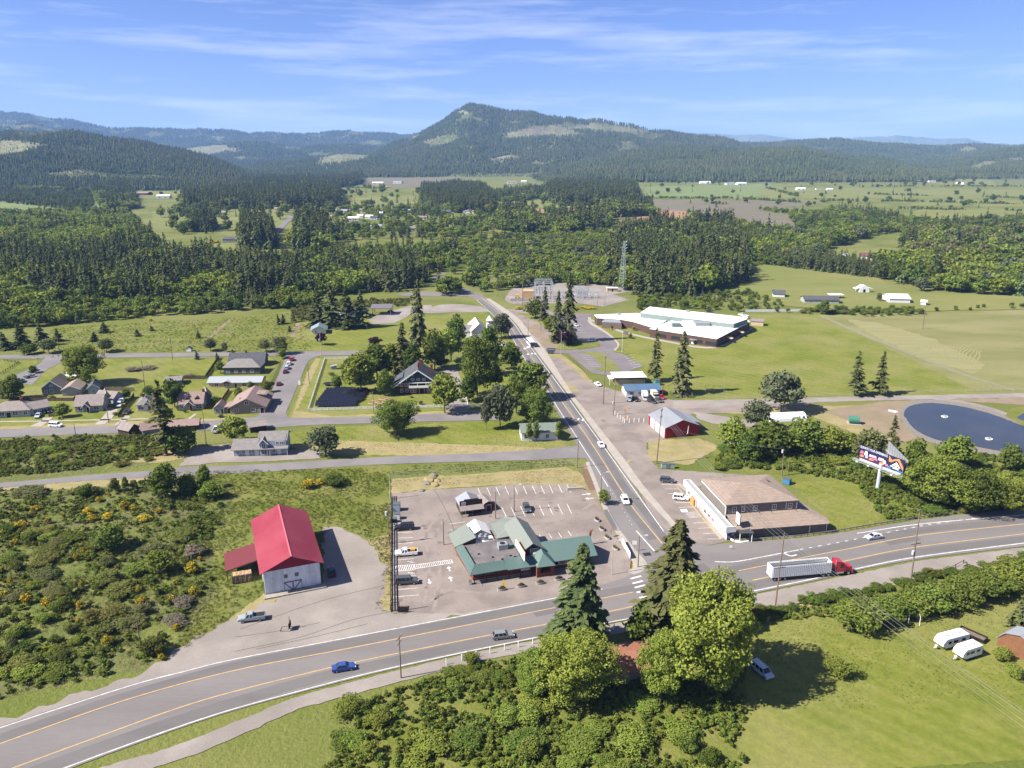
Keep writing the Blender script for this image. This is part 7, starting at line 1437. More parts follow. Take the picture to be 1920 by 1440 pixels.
def car_parts(kind):
 if kind in _protos: return _protos[kind]
 Lc, Wc, H, bz, gz, gh = KIND[kind]; h = Lc / 2; hood = gh[1]
 prof = [(-h + .05, gz), (-h, bz - .35), (-h + .06, bz), (hood, bz), (h - .25, bz - .13), (h - .03, bz - .32), (h, gz + .1), (h - .08, gz)]
 bm = bmesh.new(); lo = [bm.verts.new((x, -Wc / 2, z)) for x, z in prof]; hi = [bm.verts.new((x, Wc / 2, z)) for x, z in prof]
 bm.faces.new(lo); bm.faces.new(hi[::-1]); n = len(prof); eds = []
 for k in range(n): bm.faces.new((lo[k], hi[k], hi[(k + 1) % n], lo[(k + 1) % n]))
 bm.normal_update(); bmesh.ops.recalc_face_normals(bm, faces=bm.faces)
 bmesh.ops.bevel(bm, geom=[e for e in bm.edges if max(v.co.z for v in e.verts) > bz - .5], offset=.09, segments=2, affect='EDGES', clamp_overlap=True)
 body = bpy.data.meshes.new('body'); bm.to_mesh(body); bm.free()
 i = Wc / 2 - .08; t = Wc / 2 - .28; g = MB(); x0, x1, x2, x3 = gh; zb, zt = bz - .03, H - .05
 b_ = [(x0, -i, zb), (x1, -i, zb), (x1, i, zb), (x0, i, zb)]; t_ = [(x2, -t, zt), (x3, -t, zt), (x3, t, zt), (x2, t, zt)]
 for k in range(4): q = (k + 1) % 4; g.poly([b_[k], b_[q], t_[q], t_[k]])
 glass = g.mesh('window', CG)
 r = MB().slab([(x2 - .05, -t - .03, H), (x3 + .05, -t - .03, H), (x3 + .05, t + .03, H), (x2 - .05, t + .03, H)], .09)
 for k in range(4): r.bar(b_[k], t_[k], .10, .10)
 nps = [.5] if kind in ('sedan', 'pickup') else [.36, .68]
 for f in nps:
  for s in (0, 1):
   A_, B_ = (b_[0], b_[1]) if s == 0 else (b_[3], b_[2]); C_, D_ = (t_[0], t_[1]) if s == 0 else (t_[3], t_[2])
   r.bar(Vector(A_).lerp(Vector(B_), f), Vector(C_).lerp(Vector(D_), f), .09, .07)
 if kind == 'pickup':
  bed = MB().box(-h + .15, -.5, -Wc / 2 + .14, Wc / 2 - .14, bz - .02, bz + .02); bedm = bed.mesh('bed', pm('bed_liner', (.02, .02, .02)))
  r.box(-h + .02, -.4, -Wc / 2 + .01, -Wc / 2 + .13, bz - .05, bz + .1).box(-h + .02, -.4, Wc / 2 - .13, Wc / 2 - .01, bz - .05, bz + .1).box(-h + .02, -h + .13, -Wc / 2 + .13, Wc / 2 - .13, bz - .05, bz + .1)
 else: bedm = None
 roofm = r.mesh('roof', CG)
 wh = MB().tube((0, -.11, 0), (0, .11, 0), .35, n=12).mesh('tyre', TYRE); rm_ = MB().tube((0, -.125, 0), (0, .125, 0), .21, n=8).mesh('rim', RIM)
 hl = MB().box(-.06, .06, -.2, .2, -.08, .08).mesh('headlight', HL); tl = MB().box(-.05, .05, -.12, .12, -.15, .12).mesh('taillight', TL)
 _protos[kind] = (body, glass, roofm, bedm, wh, rm_, hl, tl); return _protos[kind]
def car(kind, col, c, d, label, cat=None, group=None, z=.1, name=None, rack=False):
 o = at(*c); q = at(c[0] + d[0], c[1] + d[1]); yw = math.atan2(q.y - o.y, q.x - o.x); o.z = z
 Lc, Wc, H, bz, gz, gh = KIND[kind]; body, glass, roofm, bedm, wh, rm_, hl, tl = car_parts(kind); P = paint(col, PC[col])
 r = thing(name or {'sedan': 'parked_car', 'suv': 'parked_car', 'wagon': 'parked_car', 'bigsuv': 'parked_car', 'van': 'minivan', 'pickup': 'pickup_truck'}[kind], label, cat or {'van': 'van', 'pickup': 'pickup truck'}.get(kind, 'car'), o, yw, group)
 def tinted(me):
  k = me.name.split('.')[0] + '_' + kind + '_' + col
  if k not in bpy.data.meshes: m2 = me.copy(); m2.name = k; m2.materials.clear(); m2.materials.append(P)
  return bpy.data.meshes[k]
 link('body', tinted(body), r); link('roof', tinted(roofm), r); link('window', glass, r)
 if bedm: link('bed', bedm, r)
 for x in (-Lc * .30, Lc * .31):
  for y in (-Wc / 2 + .08, Wc / 2 - .08):
   w = link('wheel', wh, r); w.location = (x, y, .35); link('rim', rm_, w)
 for y in (-Wc / 2 + .32, Wc / 2 - .32):
  a = link('headlight', hl, r); a.location = (Lc / 2 - .06, y, bz - .27); b = link('taillight', tl, r); b.location = (-Lc / 2 + .02, y, bz - .18)
 if kind == 'pickup': pass
 return r
for a in [
 ('bigsuv', 'black', (758, 993), (-10, .6), 'black van with dark windows parked at the lot fence'), ('bigsuv', 'dkgrey', (763, 1094), (10, -.6), 'big dark grey wagon parked nose out at the lot fence'),
 ('suv', 'dkgrey', (988, 957), (5, 12), 'dark grey car alone in the middle row of the lot'), ('suv', 'white', (1172, 942), (6, 12), 'white SUV with sunroof driving down the main road'), ('sedan', 'white', (1127, 837), (6, 9), 'white car driving further up the main road'),
 ('sedan', 'black', (622, 1076), (-2, -10), 'dark car parked in the shade of the barn'), ('wagon', 'grey', (943, 1196), (10, -1.2), 'grey wagon driving along the highway past the tall conifer'), ('sedan', 'blue', (645, 1256), (10, -1.6), 'deep blue car at the lower end of the highway'),
 ('sedan', 'silver', (1638, 1010), (-10, 1.4), 'silver car speeding round the highway bend'), ('suv', 'dkgrey', (1251, 904), (10, 1), 'dark grey SUV in the first stall at the store'), ('suv', 'white', (1276, 937), (10, 1), 'white SUV in the stall at the store entrance'),
 ('suv', 'steelgrey', (1181, 751), (-3, 4), 'blue-grey car at the end of the row before the blue-roofed building'), ('sedan', 'black', (1193, 751), (3, 4), 'black car second in the row before the blue-roofed building'), ('suv', 'black', (1222, 755), (6, 2), 'black SUV in front of the pale camper'), ('sedan', 'dkgrey', (1236, 753), (4, 3), 'dark car at the red post by the fence'), ('sedan', 'red', (1240, 747), (4, 2), 'red car squeezed beside the camper'), ('suv', 'black', (1238, 738), (5, 2), 'black car behind the blue-roofed building'),
 ('sedan', 'white', (1121, 723), (6, 4), 'white car alone at the round shrub of the office'), ('suv', 'white', (1109, 640), (-8, 1), 'white car in the shade at the school drive'), ('sedan', 'silver', (1080, 612), (8, 3), 'pale silver car in the upper school lot'), ('suv', 'white', (1399, 596), (-8, -2), 'white car behind the school gymnasium'), ('pickup', 'white', (1392, 593), (-8, -2), 'white pickup behind the school gymnasium'), ('sedan', 'black', (1330, 585), (8, 1), 'black car behind the school roof'),
 ('suv', 'red', (547, 676), (2, -5), 'bright red car first in the row at the side street'), ('suv', 'white', (542, 684), (2, -5), 'white car second in the row at the side street'), ('suv', 'paleblue', (538, 692), (2, -5), 'pale blue car third in the row at the side street'), ('sedan', 'maroon', (535, 699), (2, -5), 'maroon car last in the row at the side street'), ('sedan', 'maroon', (523, 722), (2, -5), 'maroon car parked alone further down the side street'),
 ('van', 'white', (105, 800), (10, .6), 'white minivan parked on the long street'), ('sedan', 'silver', (72, 782), (-5, 6), 'silver car on the driveway of the long hipped cottage'), ('suv', 'black', (84, 774), (-5, 6), 'black SUV behind the silver car on the driveway'), ('pickup', 'black', (97, 772), (-4, 6), 'black pickup beside the wooden fence on the driveway'), ('suv', 'teal', (40, 717), (6, -5), 'blue van parked at the branch road by the boats'),
 ('van', 'white', (229, 753), (2, -7), 'white van in the yard of junk'), ('suv', 'silver', (224, 762), (-2, 7), 'silver car in the narrow yard drive'), ('sedan', 'black', (239, 775), (-5, 4), 'black car beside the long dark board fence'), ('pickup', 'white', (406, 809), (5, -7), 'white pickup at the clearing behind the round bright tree'),
 ('sedan', 'blue', (733, 586), (8, 1), 'blue car beside the church carport'), ('suv', 'dkgrey', (991, 683), (6, 9), 'dark car half hidden by the roadside tree on the main street'), ('suv', 'silver', (944, 650), (6, 8), 'pale car parked at the church pole'), ('sedan', 'white', (1426, 431), (8, 0), 'distant white car at the long hedge'),
]: car(*a)
def load(tr, m): obj('load', MB().box(-2.3, -1.1, -.6, .6, 1.2, 1.75), m, tr)
t1 = car('pickup', 'white', (762, 1041), (-10, .7), 'white pickup with an orange load in its bed at the lot fence'); load(t1, pm('orange_load', (.55, .24, .04)))
car('pickup', 'steelgrey', (473, 1163), (-10, 1.2), 'silvery grey pickup parked on the gravel by the highway', z=.1)
def boxtruck(c, d, label, L_=6.6, col='white', h=3.0):
 o = at(*c); q = at(c[0] + d[0], c[1] + d[1]); r = thing('box_truck', label, 'truck', (o.x, o.y, .1), math.atan2(q.y - o.y, q.x - o.x)); P = paint(col, PC[col])
 obj('cargo_box', MB().box(-L_ / 2, L_ / 2 - 1.9, -1.15, 1.15, .7, h), P, r); obj('cab', MB().box(L_ / 2 - 1.8, L_ / 2, -1.0, 1.0, .5, 1.3).slab([(L_ / 2 - 1.8, -.95, 2.2), (L_ / 2 - .8, -.95, 2.2), (L_ / 2 - .8, .95, 2.2), (L_ / 2 - 1.8, .95, 2.2)], .12), P, r)
 obj('window', MB().poly([(L_ / 2 - .75, -.9, 2.1), (L_ / 2 - .75, .9, 2.1), (L_ / 2 - .2, .95, 1.3), (L_ / 2 - .2, -.95, 1.3)]).box(L_ / 2 - 1.75, L_ / 2 - .8, -.93, .93, 1.3, 2.1), CG, r)
 for x in (-L_ * .28, L_ * .33):
  for y in (-.95, .95): w = link('wheel', car_parts('van')[4], r); w.location = (x, y, .35); link('rim', car_parts('van')[5], w)
 return r
boxtruck((1209, 749), (2, 5), 'white box van parked before the blue-roofed building')
boxtruck((1226, 745), (5, 4), 'pale tan camper truck beside the white box van', 7, 'tan', 2.9)
# bus on the main street
o = at(995, 648); q = at(1001, 655); bus = thing('bus', 'white-topped bus with dark back heading up the main street', 'bus', (o.x, o.y, .13), math.atan2(o.y - q.y, o.x - q.x))
obj('body', MB().box(-5, 5, -1.25, 1.25, .4, 1.6).box(-5, 5, -1.25, 1.25, 2.6, 3.1), paint('white', PC['white']), bus); obj('window', MB().box(-4.98, 4.95, -1.22, 1.22, 1.6, 2.6), CG, bus); obj('rear_panel', MB().box(-5.08, -5.0, -1.15, 1.15, .6, 2.7), pm('bus_back', (.05, .05, .07)), bus)
for x in (-2.8, 3.2):
 for y in (-1.1, 1.1): w = link('wheel', car_parts('van')[4], bus); w.location = (x, y, .4); w.scale = (1.25,) * 3
# semi truck
A_, B_ = at(1441, 1087), at(1597, 1073); yw = math.atan2(B_.y - A_.y, B_.x - A_.x); sm_ = thing('semi_truck', 'red semi tractor pulling a long white ribbed open-top trailer', 'truck', (A_.x, A_.y, .14), yw)
tr = obj('trailer', MB().box(0, 15.6, -1.28, -1.18, 1.1, 4.0).box(0, 15.6, 1.18, 1.28, 1.1, 4.0).box(0, .1, -1.18, 1.18, 1.0, 4.0).box(15.5, 15.6, -1.18, 1.18, 1.1, 4.0).box(.1, 15.5, -1.18, 1.18, 1.0, 1.2), pm('trailer_white', (.62, .63, .64), rough=.45), sm_)
for k in range(32): obj('rib', MB().box(.3 + k * .485, .46 + k * .485, -1.36, -1.28, 1.1, 3.95), pm('trailer_rib', (.50, .51, .53), rough=.45), tr)
obj('tarp', MB().box(.3, 15.3, .5, 1.0, 3.9, 4.05), pm('rolled_tarp', (.35, .34, .32)), tr); obj('load', MB().box(.12, 15.48, -1.15, 1.15, 1.2, 2.6), pm('dark_load', (.05, .05, .055)), tr)
cab = obj('cab', MB().box(17.0, 19.4, -1.2, 1.2, 1.0, 2.9).slab([(17.0, -1.15, 3.8), (18.6, -1.15, 3.6), (18.6, 1.15, 3.6), (17.0, 1.15, 3.8)], .9).box(19.4, 21.3, -.95, .95, .9, 2.1).box(21.3, 21.6, -1.2, 1.2, .5, .9), paint('red', (.45, .012, .035)), sm_)
obj('window', MB().poly([(18.62, -1.0, 3.4), (18.62, 1.0, 3.4), (19.42, 1.05, 2.5), (19.42, -1.05, 2.5)]).box(18.0, 18.9, -1.23, 1.23, 2.2, 2.9), CG, cab); obj('grille', MB().box(21.3, 21.36, -.7, .7, .9, 2.0), RIM, cab); [obj('exhaust', MB().tube((16.8, y, 1), (16.8, y, 4.3), .1), RIM, cab) for y in (-1.05, 1.05)]
obj('chassis', MB().box(13, 21.0, -.5, .5, .7, 1.0), M_['black'], sm_)
for y in (-.95, .95):
 obj('fuel_tank', MB().tube((17.2, y, .75), (19.0, y, .75), .35, n=10), RIM, sm_)
 for x in (1.0, 2.3, 3.6, 13.8, 15.1, 20.4): w = link('wheel', car_parts('van')[4], sm_); w.location = (x, y, .5); w.scale = (1.42, 2.2, 1.42); link('rim', car_parts('van')[5], w)
# travel trailers and utility trailer on the lawn
def rv(c, d, L_, label, col=(.68, .68, .66)):
 o = at(*c); q = at(c[0] + d[0], c[1] + d[1]); r = thing('travel_trailer', label, 'travel trailer', (o.x, o.y, .03), math.atan2(q.y - o.y, q.x - o.x)); m = pm('rv_shell', col, rough=.4)
 h = L_ / 2; mb = MB(); pf = [(-h, .6), (h - .9, .6), (h, 1.2), (h - .1, 2.0), (h - .9, 2.75), (-h + .2, 2.75), (-h, 2.4)]; n = len(pf); i = 0
 mb.poly([(x, -1.2, z) for x, z in pf]).poly([(x, 1.2, z) for x, z in pf[::-1]])
 for k in range(n): p, s = pf[k], pf[(k + 1) % n]; mb.poly([(p[0], 1.2, p[1]), (s[0], 1.2, s[1]), (s[0], -1.2, s[1]), (p[0], -1.2, p[1])])
 bd = obj('body', mb, m, r)
 for x, w_ in ((-h * .55, 1.0), (h * .05, 1.2), (h * .5, .8)):
  for y in (-1.23, 1.2): obj('window', MB().box(x - w_ / 2, x + w_ / 2, y, y + .03, 1.5, 2.1), CG, r)
 obj('door', MB().box(h * .22, h * .22 + .7, -1.24, -1.2, .65, 2.4), pm('rv_door', (.6, .6, .58)), r)
 for x in (-h * .5, 0, h * .4): obj('roof_vent', MB().box(x - .25, x + .25, -.25, .25, 2.75, 2.9), M_['ltgrey'], r)
 obj('stripe', MB().box(-h + .05, h - .95, -1.225, -1.205, 1.1, 1.25), pm('rv_stripe', (.25, .2, .18)), r); obj('tongue', MB().bar((h - .2, 0, .55), (h + 1.1, 0, .5), .15, .12).box(h + .2, h + .6, -.25, .25, .55, 1.0), M_['white'], r)
 for x in (-.5, .35):
  for y in (-1.05, 1.05): w = link('wheel', car_parts('van')[4], r); w.location = (x, y, .35)
rv((1782, 1210), (-9, 2.4), 7.2, 'longer white travel trailer parked on the lawn'); rv((1812, 1231), (-8, 2.6), 5.6, 'shorter weathered travel trailer with dirty stripe on the lawn', (.60, .59, .54))
o = at(1822, 1194); ut = thing('utility_trailer', 'low black flat utility trailer behind the travel trailers', 'trailer', (o.x, o.y, .03), R(-52)); obj('bed', MB().box(-2.6, 2.6, -1.0, 1.0, .5, .6), M_['wood'], ut); obj('rail', MB().box(-2.7, 2.7, -1.1, -1.0, .45, .95).box(-2.7, 2.7, 1.0, 1.1, .45, .95).box(-2.7, -2.6, -1, 1, .45, .95).box(2.6, 2.7, -1, 1, .45, .95), M_['black'], ut)
for y in (-1.2, 1.2): w = link('wheel', car_parts('van')[4], ut); w.location = (0, y, .35)
a = at(1868, 1212); gs_ = thing('gambrel_shed', 'brown wooden gambrel garden shed with grey roof at the lawn edge', 'shed', a, R(-58)); gambrel(gs_, 8, 4.2, 2.2, mat('cedar_boards', (.19, .085, .04), (.15, .07, .035), s=.8, fine=.15), M_['r_metal'], .3)
sw = thing('swing_frame', 'white metal swing frame at the foot of the hedge', 'swing frame', at(1703, 1170), R(-20))
for x in (0, 2.2): obj('leg', MB().tube((x, 0, 0), (x, .2, 2.0), .06).tube((x, 2.6, 0), (x, .2 + 2.2, 2.0), .06).tube((x, .2, 2.0), (x, 2.4, 2.0), .05), M_['trim'], sw)
car('van', 'paleblue', (1428, 1262), (7, 6), 'white and blue roofed vehicle under the great maple', z=.05)
o = at(1176, 1262); hh_ = thing('brown_roof_house', 'brick-brown roofed low house between the two foreground maples', 'house', o, R(8)); walls(hh_, -6, 6, -3, 6, 2.6, M_['tan'], 1.4, 'x'); gable(hh_, -6, 6, -3, 6, 2.6, 1.4, pm('rust_roof', (.24, .105, .065), fine=.2), 'x', .4); chimney(hh_, -5, 2, 2.6, 5.2, M_['black'], .4)
# boats by the branch road
for c, lab in (((56, 708), 'grey boat on a trailer behind the blue van'), ((65, 699), 'white rimmed open boat on a trailer by the road fence')):
 o = at(*c); bt = thing('boat', lab, 'boat', o, R(62)); mb = MB(); st_ = [(-2.6, .9, .5), (-1, 1.05, .45), (1, .95, .45), (2.2, .5, .6), (2.8, .05, .9)]
 for p, q in zip(st_[:-1], st_[1:]):
  for s in (-1, 1): mb.poly([(p[0], s * p[1], 1.3), (q[0], s * q[1], 1.4), (q[0], 0, q[2]), (p[0], 0, p[2])][::s])
 obj('hull', mb, pm('boat_hull', (.22, .24, .27)), bt); obj('gunwale', MB().bar((-2.6, .9, 1.35), (1, .95, 1.38), .12, .08).bar((-2.6, -.9, 1.35), (1, -.95, 1.38), .12, .08).bar((1, .95, 1.38), (2.8, 0, 1.45), .12, .08).bar((1, -.95, 1.38), (2.8, 0, 1.45), .12, .08), M_['trim'], bt); obj('cradle', MB().bar((-2.4, .5, .4), (2.6, 0, .5), .1, .1).bar((-2.4, -.5, .4), (2.6, 0, .5), .1, .1).box(-.8, -.5, -1, 1, 0, .7), M_['black'], bt)
# ------------------------------------------------------------------ utility poles and wires
PW = mat('pole_wood', (.15, .105, .075), (.19, .145, .11), s=1.5, fine=.15, stretch=(3, 3, .4)); PG = pm('pole_grey', (.34, .33, .32)); CER = pm('insulator', (.30, .28, .26)); CAN = pm('transformer_can', (.42, .43, .43), rough=.5)
POLE = {}
def pole(key, bx, by, ty, label, tx=None, arms=(), can=None, light=False, m=None, r=.16, name='utility_pole', cat='utility pole', h=None):
 b = at(bx, by); H = h or ht(b, ty); top = zat(tx, ty, b.y) - b if tx is not None else Vector((0, 0, H)); top = Vector((max(-.09, min(.09, top.x / max(H, 1))) * H * .6, 0, H))
 o = thing(name, label, cat, b); obj('shaft', MB().tube((0, 0, 0), top, r, r * .62, 8), m or PW, o)
 for zf, w, ang in arms:
  p = top * zf; d = Vector((math.cos(R(ang)), math.sin(R(ang)), 0)) * w / 2; ar = obj('crossarm', MB().bar(p - d, p + d, .12, .14), m or PW, o)
  for f in (-.92, -.45, .45, .92): obj('insulator', MB().tube(p + d * f + Vector((0, 0, .05)), p + d * f + Vector((0, 0, .35)), .06), CER, ar)
 if can: p = top * can; obj('transformer', MB().tube(p + Vector((-.42, -.1, -.5)), p + Vector((-.42, -.1, .5)), .3, n=10), CAN, o)
 if light: p = top * light; ar = obj('lamp_arm', MB().tube(p, p + Vector((1.6, .1, .5)), .05), PG, o); obj('lamp_head', MB().box(p.x + 1.4, p.x + 2.1, p.y - .12, p.y + .32, p.z + .4, p.z + .58), CAN, ar)
 POLE[key] = b + top; return o
for a, k in [
 (('p1', 752, 1272, 1193, 'utility pole with crossarms standing at the bush on the highway verge'), dict(arms=((.97, 2.4, 70), (.85, 1.8, 70)), can=None)),
 (('p2', 1453, 1141, 1000, 'tall brown pole in front of the semi trailer'), dict(tx=1472, arms=((.55, 2.8, 10),), r=.2)),
 (('p3', 1708, 1088, 955, 'tall grey-sleeved pole with transformer at the long hedge'), dict(tx=1722, arms=((.52, 2.8, 15), (.98, 1.0, 15)), can=.40, r=.2)),
 (('p4', 1126, 944, 887, 'wooden pole above the small round street tree'), dict(tx=1128, light=.98)), (('p5', 1196, 1064, 1005, 'wooden pole at the crosswalk corner'), dict(can=None, light=.96)),
 (('p7', 832, 1022, 973, 'plain pole at the rear corner of the restaurant'), {}), (('p8', 964, 960, 910, 'lamp pole between the two stall rows'), dict(light=.97)), (('p9', 929, 973, 922, 'pole beside the restaurant rear roof'), dict(tx=930)),
 (('p10', 730, 1021, 952, 'pole with transformer at the lot fence'), dict(can=.85, arms=((.97, 1.6, 0),))), (('p11', 732, 936, 888, 'grey pole at the far corner of the lot fence'), dict(m=PG)),
 (('p12', 265, 1219, 1158, 'leaning bare pole in the scrub beside the gravel'), dict(tx=255)), (('p13', 746, 1147, 1098, 'dark pole at the lot fence end by the highway'), dict(arms=(), m=M_['brown'])),
 (('p14', 145, 837, 795, 'leaning pole in the vacant lot of brambles'), dict(tx=139)), (('p15', 204, 793, 740, 'leaning pole at the cottage with the wide brown roof'), dict(tx=196, can=.9)), (('p16', 272, 729, 676, 'pole on the vacant lawn by the brush heaps'), dict(tx=266)),
 (('p17', 324, 676, 632, 'pole on the upper street beside the meadow'), dict(tx=319, can=.88)), (('p17b', 346, 659, 632, 'thin pole at the tiny meadow hut'), dict(r=.09)), (('p18', 387, 834, 770, 'brown pole at the clearing beside the pickup'), dict(tx=380)), (('p19', 112, 662, 632, 'pole at the branch of the upper street'), {}),
 (('p20', 603, 672, 622, 'grey lamp pole at the corner of the upper street'), dict(tx=599, m=PG, can=.7)), (('p21', 580, 721, 682, 'short pole at the grass edge of the side street'), {}), (('p22', 701, 776, 733, 'dark pole in front of the white inn fence'), dict(tx=699)), (('p23', 518, 670, 640, 'pole at the garden corner by the red car'), {}),
 (('p24', 1131, 758, 667, 'very tall pole before the flat-roofed office'), dict(tx=1137, arms=((.97, 1.2, 20),), r=.22)), (('p25', 1150, 779, 710, 'pale pole with box at the row of white bollards'), dict(tx=1156, can=.35)), (('p26', 1231, 869, 765, 'tall pole on the grass below the red fire hall'), dict(tx=1244, arms=((.96, 1.0, 30), (.9, 1.0, 100), (.84, 1.0, 30)), r=.22)),
 (('p27', 1052, 664, 622, 'pale lamp pole at the school entrance sign'), dict(m=PG, light=.93)), (('p28', 1014, 621, 566, 'pole on the verge by the upper school drive'), {}), (('p29', 987, 591, 552, 'pale pole at the dark green bush'), dict(m=PG)), (('p30', 980, 578, 509, 'thickest and tallest wooden pole near the substation'), dict(r=.3)), (('p31', 945, 565, 538, 'pole at the substation corner'), {}), (('p31b', 934, 556, 532, 'twin pole behind the substation corner'), {}),
 (('p32', 1012, 562, 492, 'slender dark mast inside the substation'), {}), (('p32b', 1032, 560, 505, 'second slender mast inside the substation'), {}), (('p34', 1140, 549, 506, 'pole beside the lattice tower'), {}), (('p34b', 1102, 560, 526, 'pole at the substation yard'), {}), (('p35', 1291, 573, 532, 'pole behind the school among shrubs'), {}), (('p35b', 1120, 574, 548, 'thin pole on the grass behind the school'), dict(r=.09)), (('p35c', 1134, 574, 546, 'second thin pole on the grass behind the school'), dict(r=.09)),
 (('p36', 1730, 617, 560, 'tall doubled pole alone in the hay field'), dict(tx=1737, r=.24)), (('p37', 1466, 893, 842, 'pole with transformer behind the store dumpster'), dict(tx=1469, can=.92)), (('p37b', 1477, 890, 857, 'second pole behind the store dumpster'), {}), (('p38', 1405, 1014, 961, 'thin mast at the store corner canopy'), dict(tx=1412, r=.08, m=PG)),
 (('p39', 932, 666, 628, 'dark pole at the church yard gate'), {}), (('p39b', 951, 648, 630, 'short pole beside the church tree'), {}), (('p41', 1242, 746, 717, 'rusty red pole at the parked red car'), dict(m=M_['doorred'])), (('p42', 1082, 877, 822, 'pole at the corner where the narrow street meets the main road'), dict(tx=1086)), (('p43', 990, 640, 600, 'pole across the main street from the church'), {}),
]:
 pole(*a, **k)
pole('p6', 1147, 1078, 1015, 'pale steel signal pole with arm at the restaurant corner', m=PG, r=.1, name='signal_pole', cat='signal pole', light=.97)
WIRE = pm('bare_wire', (.20, .20, .20), rough=.5)
def span(A, B, label, offs=((0, 0, 0),), sag=1.2, r=.022):
 w = thing('power_line', label, 'power line', (0, 0, 0)); n = 14; A, B = Vector(A), Vector(B)
 for of in offs:
  P = [A.lerp(B, i / n) + Vector(of) - Vector((0, 0, sag * 4 * (i / n) * (1 - i / n))) for i in range(n + 1)]; mb = MB()
  for p, q in zip(P[:-1], P[1:]): mb.tube(p, q, r, n=4)
  obj('wire', mb, WIRE, w)
W3 = ((-.5, 0, 0), (.5, .1, -.2), (0, 0, -1.4), (.2, 0, -2.6))
span(POLE['p24'], POLE['p26'], 'power lines from the office pole down to the fire hall pole', W3, 2.0); span(POLE['p26'], POLE['p2'], 'power lines crossing over the store roof', W3, 2.2); span(POLE['p2'], Vector((92, 62, 19)), 'power lines running from the semi truck pole over the lawn', W3, 2.0)
span(POLE['p30'], POLE['p24'], 'power lines along the main street to the school', W3, 3.5); span(POLE['p28'], POLE['p27'], 'service wires at the school entrance', ((0, 0, 0), (.2, 0, -.6)), .8)
span(POLE['p37'], POLE['p26'] - Vector((0, 0, 6)), 'service wire from the fire hall pole to the store', sag=1.0)
def fence(label, px, m, h=1.2, sp=2.4, rails=(.5, 1.1), pw=.12, rw=.12, rt=.05, name='fence', infill=None, cat='fence', post_m=None):
 P = [at(*p) for p in px]; r = thing(name, label, cat, P[0]); P = [p - P[0] for p in P]
 for a, b in zip(P[:-1], P[1:]):
  n = max(1, int((b - a).length / sp))
  for z in rails: obj('rail', MB().bar(a + Vector((0, 0, z)), b + Vector((0, 0, z)), rt, rw), m, r)
  if infill: o = obj('boards', MB(), infill, r) if False else None
  pm0 = MB().box(-pw / 2, pw / 2, -pw / 2, pw / 2, 0, h).mesh('post', post_m or m)
  for k in range(n + 1):
   o = link('post', pm0, r); o.location = a.lerp(b, k / n); o.rotation_euler.z = math.atan2(b.y - a.y, b.x - a.x)
  if infill:
   nb = int((b - a).length / .32); mb = MB()
   for k in range(nb): q = a.lerp(b, (k + .5) / nb); d = (b - a).normalized() * .14; mb.bar(q - d + Vector((0, 0, h * .52)), q + d + Vector((0, 0, h * .52)), .03, h * (.92 + .06 * random.random()))
   o = obj('boards', mb, infill, r); o['kind'] = 'stuff'
 return r
# lattice tower and substation
b = at(1167, 545); lt = thing('lattice_tower', 'slim grey lattice radio tower behind the substation', 'lattice tower', b); LH = ht(b, 452); LG = pm('tower_steel', (.32, .36, .38), rough=.5)
def leg(k, z): w = 2.6 * (1 - z / LH) + .7; a = k * 2.094 + .5; return Vector((w * math.cos(a), w * math.sin(a), z))
for k in range(3): obj('leg', MB().tube(leg(k, 0), leg(k, LH), .14, .09), LG, lt)
mb = MB(); N_ = 16
for i in range(N_):
 for k in range(3): z0, z1 = LH * i / N_, LH * (i + 1) / N_; mb.tube(leg(k, z0), leg((k + 1) % 3, z1), .06, n=4).tube(leg(k, z1), leg((k + 1) % 3, z1), .06, n=4)
o = obj('bracing', mb, LG, lt); o['kind'] = 'stuff'
for z, s in ((.97, .8), (.9, .6), (.84, .6)): obj('antenna', MB().tube(leg(0, LH * z), leg(0, LH * z) + Vector((1.4, 0, 1.2)), .15), M_['trim'], lt)
b = at(1020, 566); ss = thing('substation', 'grey steel switchyard frames of the substation', 'substation', b); SG_ = pm('switch_steel', (.40, .43, .46), rough=.5)
for gx in (0, 6, 12):
 for gy in (0, 9, 18):
  mb = MB()
  for dx in (-.4, .4):
   for dy in (-.4, .4): mb.tube((gx + dx - 6, gy + dy, 0), (gx + dx - 6, gy + dy, 13), .09, n=4)
  for i in range(8): mb.tube((gx - 6.4, gy - .4, i * 1.6), (gx - 5.6, gy - .4, i * 1.6 + 1.6), .05, n=4).tube((gx - 5.6, gy + .4, i * 1.6), (gx - 6.4, gy + .4, i * 1.6 + 1.6), .05, n=4)
  c_ = obj('lattice_column', mb, SG_, ss)
for gy in (0, 9, 18):
 for z in (7.5, 12.8):
  mb = MB().tube((-6, gy - .35, z), (6, gy - .35, z), .1, n=4).tube((-6, gy + .35, z), (6, gy + .35, z), .1, n=4).tube((-6, gy, z + .6), (6, gy, z + .6), .1, n=4)
  for i in range(12): mb.tube((-6 + i, gy - .35, z), (-5 + i, gy, z + .6), .05, n=4)
  obj('lattice_beam', mb, SG_, ss)
 for i in range(6): obj('insulator', MB().tube((-5 + i * 2, gy, 7.4), (-5 + i * 2, gy, 5.8), .22, n=6), pm('brown_porcelain', (.14, .07, .05)), ss)
dup(ss, at(1092, 562), R(8), 'smaller steel switchyard frames nearer the lattice tower', .62)
fence('wire mesh fence round the substation yard', [(958, 571), (1040, 571), (1130, 572), (1178, 558)], PG, 2.2, 4, (.1, 1.1, 2.15), .1, .05, .05, name='chain_link_fence')
b = at(1085, 560); s2 = thing('switchgear', 'low bus bars and breakers of the substation yard', 'switchgear', b)
